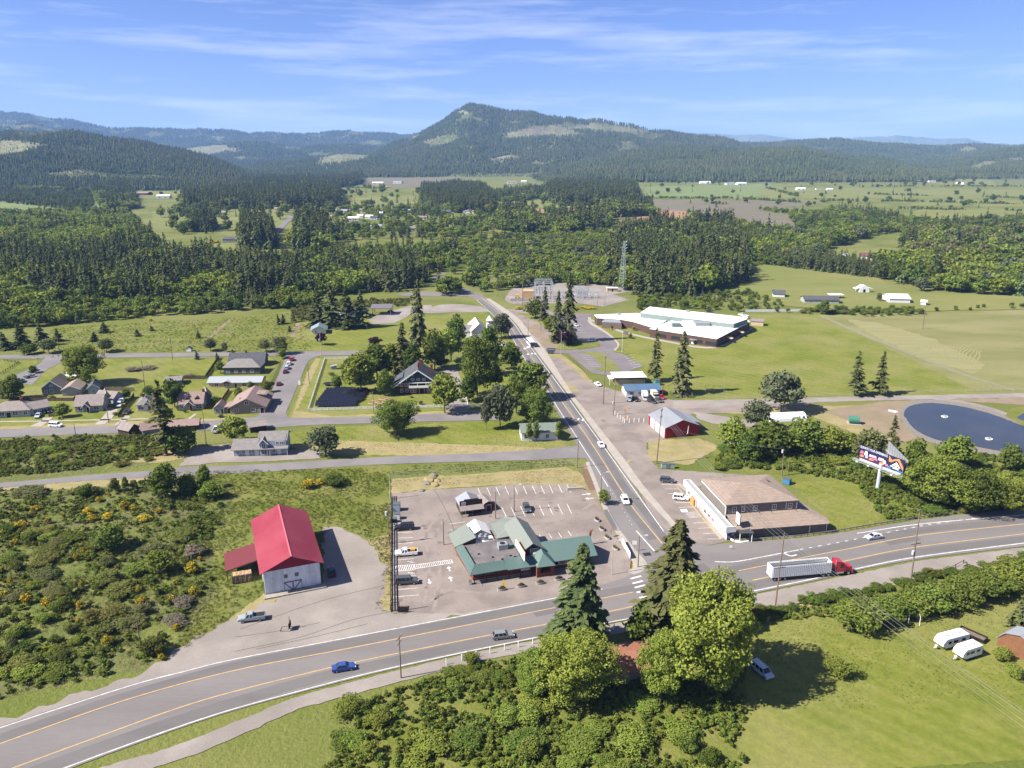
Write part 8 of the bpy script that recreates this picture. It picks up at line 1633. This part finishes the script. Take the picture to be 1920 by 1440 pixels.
for k in range(6): obj('support', MB().box(k * 5 - 12, k * 5 - 11.6, 0, .4, 0, 5).box(k * 5 - 13, k * 5 - 10.6, 0, .3, 5, 5.3).box(k * 5 - 12.8, k * 5 - 11, 4, 6, 0, 2.2), SG_, s2)
obj('bus_bar', MB().tube((-14, .2, 5.6), (16, .2, 5.6), .12).tube((-14, 1.4, 6.2), (16, 1.4, 6.2), .12), SG_, s2)
b = at(1078, 556); ct = thing('control_house', 'small control hut with flat white roof by the lattice tower', 'hut', at(1148, 547)); obj('wall', MB().box(-4, 4, 0, 4, 0, 2.6), M_['cream'], ct); obj('roof', MB().box(-4.4, 4.4, -.5, 4.4, 2.6, 2.9), M_['r_white'], ct); obj('door', MB().box(-.5, .6, -.06, 0, 0, 2.1), M_['dark'], ct)
b = at(990, 561); tn = thing('container', 'big tan container block at the substation', 'container', b); obj('body', MB().box(-4, 4, 0, 10, 0, 5.5), pm('tan_tank', (.42, .27, .13)), tn); obj('end_frame', MB().box(-4.1, -3.8, -.1, .1, 0, 5.6).box(3.8, 4.1, -.1, .1, 0, 5.6).box(-4, 4, -.1, .1, 5.4, 5.7), M_['steel'], tn)
b = at(970, 560); ex = thing('excavator', 'yellow excavator inside the concrete pen at the substation', 'excavator', b); obj('cab', MB().box(-1, 1, 0, 2, 1.0, 3), pm('machine_yellow', (.55, .33, .03)), ex); [obj('track', MB().box(x, x + .6, -.5, 3, 0, .9), M_['black'], ex) for x in (-1.5, .9)]; obj('boom', MB().bar((0, 1, 2.2), (3, .5, 4.6), .4, .5).bar((3, .5, 4.6), (4.4, 0, 1.5), .3, .4), pm('machine_yellow', (.55, .33, .03)), ex)
pn = thing('concrete_pen', 'grey concrete block pen at the substation corner', 'block wall', at(957, 565)); obj('wall', MB().box(0, 14, 0, .6, 0, 2).box(0, .6, .6, 9, 0, 2), M_['conc'], pn)
# ------------------------------------------------------------------ fences
WF = pm('white_fence_paint', (.66, .66, .64)); DW = mat('dark_fence_wood', (.06, .043, .034), (.085, .062, .05), s=2, fine=.2)
fence('white three-rail fence round the inn paddock', [(652, 673), (609, 674), (578, 771), (700, 767), (880, 763)], WF, 1.35, 2.4, (.3, .7, 1.15), .16, .22)
fence('white three-rail fence along the drive of the inn', [(960, 761), (878, 764), (870, 728)], WF, 1.35, 2.4, (.3, .7, 1.15), .16, .22)
fence('white panel fence behind the school field', [(1398, 585), (1450, 584.5), (1503, 584)], WF, 1.6, 3, (.3, 1.4), .18, .12, infill=WF)
fence('dark post and rail fence on the corner lawn', [(2, 702), (36, 681), (8, 677)], DW, 1.2, 2.4, (.5, 1.0), .18, .14)
fence('chain-link fence above the parking lot', [(732, 895), (820, 888), (900, 884), (1000, 877), (1084, 872)], PG, 1.8, 3.2, (.1, .95, 1.75), .07, .05, .05, name='chain_link_fence')
fence('dark board fence with wide rails between lot and straw grass', [(733.5, 932), (733.5, 1010), (733, 1080), (733, 1146)], DW, 1.7, 2.2, (.4, 1.0, 1.6), .2, .3, .08)
fence('dark frame gate at the highway end of the lot fence', [(734, 1147), (749, 1146)], M_['black'], 2.4, 2.2, (.1, 2.35), .14, .14, .1, name='gate_frame', cat='gate')
fence('tall dark board fence behind the slate roofed house', [(411, 672), (399, 690), (386, 709)], DW, 1.8, 2.4, (.4, 1.5), .12, .1, infill=DW)
fence('dark board fence beside the low grey shed', [(386, 711), (318, 711), (307, 722)], DW, 1.8, 2.4, (.4, 1.5), .12, .1, infill=DW)
fence('long dark board fence between the two cottage yards', [(252, 744), (238, 762), (222, 783)], DW, 1.8, 2.4, (.4, 1.5), .12, .1, infill=DW)
fence('grey board fence behind the cottage with the wide roof', [(185, 732), (252, 733)], M_['wood'], 1.6, 2.4, (.4, 1.3), .12, .1, infill=M_['wood'])
fence('curved wooden fence beside the driveway cars', [(120, 762), (118, 772), (104, 780), (92, 782)], M_['wood'], 1.7, 2, (.4, 1.4), .12, .1, infill=M_['wood'])
fence('board fence at the side street below the parked cars', [(527, 680), (514, 711), (500, 738), (492, 752)], M_['wood'], 1.5, 2.4, (.4, 1.2), .14, .12)
fence('dark fence at the back of the long hipped cottage', [(0, 748), (60, 752), (138, 752), (148, 742)], DW, 1.5, 2.4, (.4, 1.2), .12, .1, infill=DW)
fence('reddish board fence beside the corner house', [(430, 733), (424, 742), (416, 754)], mat('reddish_boards', (.16, .06, .035), fine=.2), 1.6, 2.2, (.4, 1.3), .12, .1, infill=mat('reddish_boards', (.16, .06, .035)))
fence('wire fence along the farm track', [(1262, 746), (1400, 747), (1510, 744), (1700, 738), (1920, 732)], PG, 1.3, 5, (.4, .8, 1.25), .08, .03, .03)
fence('rail fence of short posts along the school hedge strip', [(1063, 667), (1080, 682), (1096, 700), (1106, 712)], M_['wood'], 1.1, 3, (.6,), .2, .08)
fence('chain-link backstop panel on the school field', [(1322, 739), (1337, 738), (1357, 737)], PG, 4.0, 4, (.1, 2, 3.9), .1, .06, .05, name='backstop', cat='backstop')
fence('steel guardrail round the highway bend behind the store', [(1376, 1016), (1420, 1014), (1490, 1009), (1560, 1000), (1640, 986), (1721, 973), (1800, 963), (1856, 958)], pm('guardrail_steel', (.30, .27, .25), rough=.6), .85, 1.9, (.68,), .16, .34, .07, name='guardrail', cat='guardrail', post_m=M_['wood'])
fence('broken brown guard fence on the highway bank', [(1738, 1084), (1776, 1072), (1806, 1056), (1812, 1060)], DW, 1.0, 3, (.8,), .14, .14)
cr = thing('kerb_wall', 'curved white kerb wall at the store corner', 'kerb', at(1368, 1010))
Pk = smooth([at(*p) - at(1368, 1010) for p in [(1366, 1008), (1373, 1014), (1388, 1018), (1404, 1017)]], 4); mb = MB()
for p, q in zip(Pk[:-1], Pk[1:]): mb.bar(p + Vector((0, 0, .25)), q + Vector((0, 0, .25)), .35, .5)
obj('kerb', mb, M_['trim'], cr)
# white road posts and bollards
def post(px, h, m, label, group, name, cat, r=.09):
 o = thing(name, label, cat, at(*px), 0, group, None); obj('shaft', MB().tube((0, 0, 0), (0, 0, h), r, r, 8), m, o); obj('cap', MB().tube((0, 0, h), (0, 0, h + .08), r * 1.25, r * .6, 8), m, o)
for p in ((837, 1247), (866, 1239), (893, 1233), (919, 1226), (946, 1220), (972, 1214), (999, 1208), (1151, 1181)): post(p, 1.5, M_['trim'], 'slim white marker post on the verge of the highway', 'white marker posts along the highway', 'marker_post', 'marker post')
for p in ((1153, 778), (1158, 783), (1163, 786), (1168, 790), (1171, 793), (1176, 788), (1180, 793), (1189, 792), (1198, 792), (1207, 792), (1217, 791)): post(p, 1.6, M_['trim'], 'white bollard in the row before the fire hall', 'white bollards before the fire hall', 'bollard', 'bollard', .13)
# ------------------------------------------------------------------ billboard
Lb, Rb = Vector((109.2, 226.6, 8)), Vector((116.7, 213.1, 8)); bl_ = thing('billboard', 'big two-sided billboard with colourful night-blue advert on one grey pole', 'billboard', (113.2, 219.6, 0)); off = Vector((113.2, 219.6, 0))
ux = (Rb - Lb).normalized(); nrm = Vector((ux.y, -ux.x, 0)); Wd_ = (Rb - Lb).length; Hb = 4.3
def bp_(u, v, e=0): return Lb - off + ux * u + Vector((0, 0, v)) + nrm * e
obj('pole', MB().tube((-.4, -.3, 0), (-.4, -.3, 8.6), .62, .58, 14), pm('pale_grey_pole', (.38, .40, .43), rough=.5), bl_)
def bquad(name, pts, e, m, parent): return obj(name, MB().poly([bp_(u, v, e) for u, v in pts]), m, parent)
fp = obj('front_panel', MB().bar(bp_(0, Hb / 2), bp_(Wd_, Hb / 2), .25, Hb), pm('night_blue_print', (.012, .016, .05), fine=.05), bl_)
bquad('print_shape', [(0, 0), (Wd_ * .62, 0), (Wd_ * .60, .9), (0, 1.3)], .16, pm('dark_purple_print', (.05, .02, .07)), fp)
OR, PK, LV, WH2, BL2 = pm('orange_print', (.55, .19, .07)), pm('pink_print', (.45, .12, .20)), pm('lilac_print', (.42, .33, .50)), pm('white_print', (.70, .70, .70)), pm('mid_blue_print', (.04, .12, .28))
for u, v, w_, h_, m in ((.4, .5, 1.4, .8, OR), (3.6, .45, 1.7, .85, OR), (7.2, .35, 1.7, .9, OR), (.3, 1.5, 1.3, 1.1, PK), (1.8, 1.4, 1.2, 1.5, WH2), (3.4, 1.5, 2.8, .9, LV), (4.6, .9, 2.0, .6, PK), (6.6, 1.4, 2.2, 1.1, LV), (8.4, .9, 1.1, 1.2, WH2), (2.2, .6, 1.1, .9, LV), (9.3, .4, 1.0, .9, PK)):
 bquad('print_shape', [(u, v), (u + w_, v + .15), (u + w_ - .2, v + h_), (u + .25, v + h_ - .1)], .17, m, fp)
bquad('print_shape', [(10.3, 2.3), (11.2, 2.3), (12.0, 3.0), (13.2, 3.4), (15.2, .8), (15.2, 2.0), (13.6, Hb - .1), (12.2, 3.7), (11.3, 3.1), (10.2, Hb - .1)], .17, OR, fp)
bquad('print_shape', [(11.2, 1.3), (12.9, 2.9), (14.4, 1.3), (13.3, 1.6), (12.8, 1.2), (12.2, 1.7)], .18, WH2, fp); bquad('print_shape', [(10.9, 1.0), (14.0, 1.0), (14.0, 1.2), (10.9, 1.2)], .18, WH2, fp); bquad('print_shape', [(11.8, .6), (13.8, .6), (13.8, .8), (11.8, .8)], .18, WH2, fp)
bquad('print_shape', [(9.8, .05), (11.4, .05), (11.0, 1.0), (10.2, .9)], .18, BL2, fp); bquad('print_shape', [(12.6, .05), (15.3, .05), (15.3, .6), (13.6, .45)], .18, BL2, fp)
tx = text('lettering', 'ELEVATE YOUR EXPERIENCE', 1.05, fp, bp_(5.0, Hb - .62, .2), (R(90), 0, math.atan2(ux.y, ux.x)), WH2, .01, 9.4)
obj('walkway', MB().bar(bp_(-1.2, -.5, .9), bp_(Wd_ + .6, -.5, .9), 1.0, .12).bar(bp_(-1.2, -.9, 1.4), bp_(Wd_ + .6, -.9, 1.4), .12, .2), M_['steel'], bl_); obj('apron', MB().bar(bp_(.6, -.35, .3), bp_(Wd_ - .6, -.35, .3), .1, .7), pm('pale_green_apron', (.36, .45, .34)), bl_)
for u in (1, 5, 9, 13): obj('floodlight', MB().bar(bp_(u, -.6, 1.2), bp_(u, -.7, 2.0), .1, .1).bar(bp_(u - .3, -.7, 2.1), bp_(u + .3, -.7, 2.1), .3, .3), M_['trim'], bl_)
R2 = Vector((117.6, 213.6, 8)); L2 = Vector((119.3, 229.0, 8)); u2 = (L2 - R2).normalized(); q_ = lambda u, v, e=0: R2 - off + u2 * u + Vector((0, 0, v)) + Vector((-u2.y, u2.x, 0)) * e
W2 = (L2 - R2).length; bk = obj('back_panel', MB().bar(q_(0, Hb / 2), q_(W2, Hb / 2), .2, Hb), pm('panel_back_grey', (.22, .23, .24)), bl_)
for k in range(9): obj('stringer', MB().bar(q_(W2 * k / 8, -.2, .2), q_(W2 * k / 8, Hb + .1, .2), .12, .16), M_['steel'], bk)
obj('walkway', MB().bar(q_(-.5, 1.5, .6), q_(W2, 1.5, .6), .7, .1).bar(q_(-.5, -.5, .5), q_(W2, -.5, .5), .8, .12), M_['steel'], bk); obj('edge_trim', MB().bar(q_(-.05, 0, 0), q_(-.05, Hb, 0), .3, .2), pm('yellowed_trim', (.55, .50, .30)), bk); obj('frame_beam', MB().bar(q_(W2 * .5, .4), bp_(Wd_ * .5, .4), .3, .4).bar(q_(.3, -.4), bp_(Wd_ - .3, -.4), .3, .3), M_['steel'], bl_)
# ------------------------------------------------------------------ small street furniture
def planter(px, label, n=5, yellow=False, yaw=15):
 o = thing('planter', label, 'planter', at(*px), R(yaw)); pr_ = [(1.0 * math.cos(t) * 1.15, .5 * math.sin(t)) for t in [k * math.pi / 6 for k in range(12)]]
 obj('tub', MB().prism(pr_, 0, .62), mat('tub_concrete', (.30, .27, .25), fine=.1), o); obj('soil', MB().prism([(x * .9, y * .9) for x, y in pr_], .62, .66), pm('soil', (.05, .035, .025)), o)
 f = link('flowers', BM['olive'][n % 3], o); f.location = (0, 0, .45); f.scale = (1.35, .7, 1.0)
 return o
for px, lab, yw in (((941, 1107), 'first streetside planter tub with yellow flag, by the restaurant drive', 15), ((977, 1101), 'second streetside planter tub by the restaurant', 15), ((1013, 1095), 'planter tub before the restaurant porch', 15), ((1048, 1088), 'planter tub next to the tall conifer', 15), ((1119, 977), 'planter tub highest on the lot edge by the main road', -60), ((1128, 994), 'planter tub at the silver sign rail', -60), ((1138, 1010), 'planter tub with red and white banner', -60), ((1153, 1030), 'planter tub at the signal pole', -60)): planter(px, lab, int(px[0]), yaw=yw)
def flag(px, label, col, h=2.6, w=.75, yaw=0):
 o = thing('feather_flag', label, 'flag', at(*px), R(yaw)); obj('pole', MB().tube((0, 0, 0), (0, 0, h), .03), M_['steel'], o)
 P = [(0, .9), (w * .8, .8), (w, h * .6), (w * .75, h * .9), (.1, h)]; mb = MB().poly([(x, -.01, z) for x, z in P]).poly([(x, .01, z) for x, z in P[::-1]]); obj('cloth', mb, col, o)
YF = pm('yellow_flag', (.62, .42, .03))
flag((943, 1106), 'yellow feather flag rising from the first planter tub', YF, 2.8); flag((1181, 1072), 'yellow feather flag at the crosswalk corner', YF, 3.2); flag((1179, 1180), 'yellow feather flag on the verge across the crosswalk', YF, 3.4); flag((1145, 1008), 'red and white feather banner by the planter tubs', pm('red_banner', (.5, .07, .05)), 2.6, yaw=70); flag((1082, 1078), 'orange flag behind the tall conifer', pm('orange_flag', (.6, .22, .02)), 2.4); flag((1172, 788), 'orange feather flag by the bollards', pm('orange_flag', (.6, .22, .02)), 2); flag((1132, 733), 'yellow flag at the office shrub', YF, 2.0)
sr = thing('display_rail', 'row of silver panels along the main road edge of the lot', 'display rail', at(1136, 963), 0)
for k in range(10): p = at(1136 + k * 1.9, 963 + k * 3.6) - at(1136, 963); obj('panel', MB().box(p.x - .5, p.x + .5, p.y - .04, p.y + .04, .1, 1.3), M_['steel'], sr)
bs = thing('banner_sign', 'long white banner board at the corner of the restaurant lot', 'sign', at(1166, 1019)); p = at(1182, 1049) - at(1166, 1019); obj('board', MB().bar((0, 0, 1.0), (p.x, p.y, 1.0), .08, 1.6), M_['trim'], bs)
for f in (0, .5, 1): obj('post', MB().box(p.x * f - .06, p.x * f + .06, p.y * f - .06, p.y * f + .06, 0, 2.0), M_['black'], bs)
def streetsign(px, label, h=2.6, w=.9, hh=.9, m=None, yaw=0, name='road_sign'):
 o = thing(name, label, 'sign', at(*px), R(yaw)); obj('post', MB().tube((0, 0, 0), (0, 0, h), .05), M_['steel'], o); obj('plate', MB().box(-w / 2, w / 2, -.06, -.02, h - hh, h + .1), m or M_['trim'], o); return o
streetsign((1189, 1034), 'white arrow board on a post at the lot corner', 3.0, 1.2, 1.0); streetsign((1822, 953), 'grey back of a road sign above the guardrail', 3.0, 1.0, .9, M_['steel']); streetsign((1370, 1030), 'small white sign on the island before the store', 1.0, .7, .5); streetsign((1172, 776), 'orange diamond road sign by the pavement', 2.0, .8, .8, pm('orange_sign', (.6, .25, .02)))
for px, lab, m in (((1408, 1160), 'red and white road sign at the maple edge', M_['doorred']), ((1412, 1140), 'green street name sign at the maple edge', pm('sign_green', (.03, .2, .12)))): streetsign(px, lab, 2.6, .8, .7, m)
o = at(1033, 664); so = thing('school_sign', 'dark readerboard sign at the school drive', 'sign', (o.x, o.y, .1)); obj('board', MB().box(-2.2, 2.2, -.2, .2, 1.4, 3.2).box(-1.6, 1.6, -.2, .2, .2, 1.4), M_['dkgrey'], so); obj('letter_strip', MB().box(-1.9, 1.9, -.24, -.2, 2.1, 2.7), pm('letter_grey', (.2, .21, .23)), so)
fg = pole('pf', 1166, 661, 620, 'white flagpole on the school lawn', m=M_['trim'], r=.07, name='flagpole', cat='flagpole'); H_f = POLE['pf'].z
obj('flag', MB().poly([(.1, 0, H_f - .2), (3.0, .3, H_f - .6), (3.0, .3, H_f - 2.2), (.1, 0, H_f - 1.8)]), pm('flag_cloth', (.45, .40, .45), c2=(.25, .1, .2), s=.6), fg)
a = at(544, 1180); ps = thing('sign_stand', 'black steel sign frame on skids beside the highway gravel', 'sign stand', a); obj('skid', MB().box(-2.0, 0.3, -.9, -.8, 0, .12).box(-2.0, .3, .8, .9, 0, .12).box(-2.0, -1.9, -.8, .8, 0, .12).box(.2, .3, -.8, .8, 0, .12), M_['black'], ps); obj('panel', MB().box(-.04, .04, -.9, .9, .5, 1.9), M_['brown'], ps); obj('post', MB().tube((0, 0, 0), (0, 0, 3.2), .07), M_['black'], ps)
def bin_(px, label, c, w=1.4, d=1.1, h=1.5, yaw=0, name='dumpster'):
 o = thing(name, label, 'dumpster', at(*px), R(yaw)); obj('body', MB().box(-w / 2, w / 2, -d / 2, d / 2, .15, h), c, o); obj('lid', MB().slab([(-w / 2 - .05, -d / 2 - .05, h + .1), (w / 2 + .05, -d / 2 - .05, h + .1), (w / 2 + .05, d / 2 + .05, h + .22), (-w / 2 - .05, d / 2 + .05, h + .22)], .1), M_['dkgrey'], o)
bin_((744, 957), 'tall blue-grey dumpster with dark lid in the lot corner', pm('bin_bluegrey', (.22, .28, .33)), 2.0, 1.8, 2.2); bin_((745, 973), 'white wheeled box beside the blue-grey dumpster', pm('bin_white', (.55, .55, .53)), 1.6, 1.5, 1.7); bin_((738, 979), 'black grill cart beside the white box', M_['black'], 1.8, 1.2, 1.2); bin_((1475, 907), 'blue dumpster at the rear of the store', pm('bin_blue', (.04, .15, .30)), 2.2, 1.8, 1.7, -40); bin_((1244, 877), 'first grey dumpster in the row on the grass strip', pm('bin_grey', (.25, .28, .28)), 1.5, 1.2, 1.5); bin_((1252, 878), 'middle green-grey dumpster on the grass strip', pm('bin_green', (.10, .16, .14)), 1.5, 1.2, 1.5); bin_((1260, 878), 'last dumpster in the row, near the store drive', pm('bin_grey', (.25, .28, .28)), 1.5, 1.2, 1.5); bin_((1232, 722), 'teal water tank bin under the thin school conifer', pm('tank_teal', (.04, .22, .18)), 2.0, 2.0, 2.4)
bin_((882, 1096), 'small pale bin at the restaurant corner', M_['steel'], .6, .6, 1.0)
for px, lab in (((1079, 919), 'stack of grey concrete blocks at the lot exit'),): o = thing('concrete_barrier', lab, 'barrier', at(*px), R(8)); obj('block', MB().box(-2.6, 2.6, -.3, .3, .05, .9), M_['conc'], o); obj('kerb_foot', MB().box(-2.7, 2.7, -.5, .5, .0, .3), M_['conc'], o)
# solar array
a = at(590, 764); sa = thing('solar_array', 'dark blue-black solar array in six tilted rows inside the inn fence', 'solar array', a, R(0)); SPM = mat('solar_glass', (.008, .009, .016), rough=.15, fine=0, spec=.6); WA = 81 / pscale(a)
for k in range(6):
 y = k * 3.6; n_ = 11 if k < 3 else 10; ex_ = WA * (.92 if k < 2 else 1)
 rw = obj('panel_row', MB().box(0, ex_, y + 2.3, y + 2.4, 0, 1.6), M_['steel'], sa)
 for i in range(12): x0 = ex_ * i / 12; o = obj('panel', MB().slab([(x0 + .06, y, .7), (x0 + ex_ / 12 - .06, y, .7), (x0 + ex_ / 12 - .06, y + 3.4, 2.1), (x0 + .06, y + 3.4, 2.1)], .08), SPM, rw)
# raised beds, arbor, tank and odds and ends
for k, (x, y) in enumerate(((705, 752), (712, 756), (718, 749), (724, 755), (728, 748), (698, 757), (708, 762), (720, 763), (735, 752))):
 o = thing('raised_bed', 'light timber raised garden bed before the inn', 'garden bed', at(x, y), R(-25), 'raised garden beds before the inn'); obj('frame', MB().box(-1.8, 1.8, -.6, -.5, 0, .4).box(-1.8, 1.8, .5, .6, 0, .4).box(-1.8, -1.7, -.5, .5, 0, .4).box(1.7, 1.8, -.5, .5, 0, .4), M_['lum'], o); obj('soil', MB().box(-1.7, 1.7, -.5, .5, .05, .32), pm('soil', (.05, .035, .025)), o)
o = thing('trampoline', 'round dark trampoline in the inn paddock', 'trampoline', at(616, 722)); obj('mat', MB().tube((0, 0, .8), (0, 0, .86), 2.3, n=18), M_['black'], o); [obj('leg', MB().tube((x, y, 0), (x, y, .8), .05), M_['steel'], o) for x, y in ((-1.8, 0), (1.8, 0), (0, 1.8), (0, -1.8))]
o = thing('coop', 'little grey coop in the inn paddock', 'coop', at(626, 692), R(10)); obj('wall', MB().box(-1.3, 1.3, -1, 1, 0, 1.6), M_['ltgrey'], o); obj('roof', MB().slab([(-1.5, -1.2, 1.6), (1.5, -1.2, 2.1), (1.5, 1.2, 2.1), (-1.5, 1.2, 1.6)], .12), M_['r_metal'], o)
o = thing('meadow_hut', 'tiny white hut on the meadow edge by the thin pole', 'hut', at(354, 659)); walls(o, -1.3, 1.3, 0, 2, 1.6, M_['white'], .9, 'y'); gable(o, -1.3, 1.3, 0, 2, 1.6, .9, M_['r_slate'], 'y', .2)
o = thing('utility_box', 'white utility cabinet at the side street', 'cabinet', at(562, 721)); obj('body', MB().box(-.5, .5, -.4, .4, 0, 2.0), M_['trim'], o); obj('lid', MB().box(-.55, .55, -.45, .45, 2.0, 2.1), M_['ltgrey'], o)
o = thing('tank', 'green ribbed tank lying on a slab by the pond track', 'tank', at(1601, 794), R(-15)); obj('shell', MB().tube((-1.8, 0, 1.5), (1.8, 0, 1.5), 1.5, n=16), pm('tank_green', (.05, .17, .12)), o); obj('slab', MB().box(-2.6, 2.6, -2, 2, 0, .15), M_['conc'], o)
for k in range(5): obj('rib', MB().tube((-1.6 + k * .8, 0, 1.5), (-1.5 + k * .8, 0, 1.5), 1.58, n=16), pm('tank_green', (.05, .17, .12)), o)
o = thing('greenhouse', 'long low white greenhouse tunnel behind the silvery willow', 'greenhouse', at(1438, 787), R(8)); mb = MB()
for k in range(8): t0, t1 = k * math.pi / 8, (k + 1) * math.pi / 8; mb.poly([(0, 3 * math.cos(t0), 2.6 * math.sin(t0)), (15, 3 * math.cos(t0), 2.6 * math.sin(t0)), (15, 3 * math.cos(t1), 2.6 * math.sin(t1)), (0, 3 * math.cos(t1), 2.6 * math.sin(t1))])
mb.poly([(0, 3 * math.cos(k * math.pi / 8), 2.6 * math.sin(k * math.pi / 8)) for k in range(9)]).poly([(15, 3 * math.cos(k * math.pi / 8), 2.6 * math.sin(k * math.pi / 8)) for k in range(9)][::-1]); obj('cover', mb, pm('white_film', (.6, .61, .62)), o); obj('end_frame', MB().box(-.1, 0, -3, -2.8, 0, .4).box(-.1, 0, 2.8, 3, 0, .4), M_['steel'], o)
for px, lab in (((1771, 782), 'white floating aerator ring in the middle of the pond'), ((1854, 824), 'second white floating aerator ring near the pond shore')):
 o = thing('aerator', lab, 'aerator', (*at(*px)[:2], .16)); mb = MB()
 for k in range(12): a0, a1 = k * math.pi / 6, (k + 1) * math.pi / 6; mb.tube((1.1 * math.cos(a0), 1.1 * math.sin(a0), .1), (1.1 * math.cos(a1), 1.1 * math.sin(a1), .1), .16, n=6)
 obj('float_ring', mb, M_['trim'], o); obj('motor', MB().tube((0, 0, 0), (0, 0, .7), .4, n=8), M_['steel'], o)
for px, lab in (((1674, 772), 'white overturned dinghy on the pond bank'),): o = thing('dinghy', lab, 'boat', at(*px), R(-40)); obj('hull', MB().slab([(-1.6, -.5, .5), (1.2, -.6, .5), (1.9, 0, .5), (1.2, .6, .5), (-1.6, .5, .5)], .5), M_['trim'], o); obj('keel', MB().bar((-1.5, 0, .55), (1.7, 0, .55), .1, .1), M_['ltgrey'], o)
for k, (x, y, s) in enumerate(((813, 893, 1.0), (806, 900, 1.3), (800, 907, .9), (820, 902, .8), (790, 920, .7), (815, 910, .9))):     # rubble by the lot
 bm = bmesh.new(); bmesh.ops.create_icosphere(bm, subdivisions=2, radius=1.6 * s)
 for v in bm.verts: v.co *= 1 + .35 * noise.noise(v.co * .9 + Vector((k * 5, 0, 0))); v.co.z *= .55
 me = bpy.data.meshes.new('boulder'); bm.to_mesh(me); bm.free(); me.materials.append(G['dry'] if k % 2 else G['rock']); thing('boulder', 'earth and rubble mound at the edge of the parking lot', 'mound', at(x, y), k, 'rubble mounds by the parking lot', me)
o = thing('crate_stack', 'pile of dark rails and pallets at the lot fence end', 'pallet pile', at(757, 1143)); obj('pallet', MB().box(-1, 1, -1.2, 1.2, 0, .2).box(-.9, .8, -1, 1.1, .25, .45), M_['wood'], o); obj('board', MB().box(-1, 1, -1.3, -1.2, 0, 1.6), M_['black'], o)
o = thing('guard_post', 'yellow guard post pair by the pavement', 'guard post', at(1178, 868)); obj('post', MB().tube((0, 0, 0), (0, 0, 1.0), .12), YF, o); obj('post', MB().tube((.7, .3, 0), (.7, .3, 1.0), .12), YF, o); obj('base', MB().box(-.3, 1, -.3, .6, 0, .08), M_['conc'], o)
o = thing('drain_grate', 'dark square storm grate on the main road corner', 'grate', (*at(1213, 1040)[:2], .15), R(10)); obj('frame', MB().box(-1.0, 1.0, -.8, .8, 0, .02), pm('grate_dark', (.03, .032, .035)), o); obj('bars', MB().box(-.9, .9, -.1, .1, .02, .035).box(-.9, .9, .3, .4, .02, .035).box(-.9, .9, -.5, -.4, .02, .035), M_['black'], o)
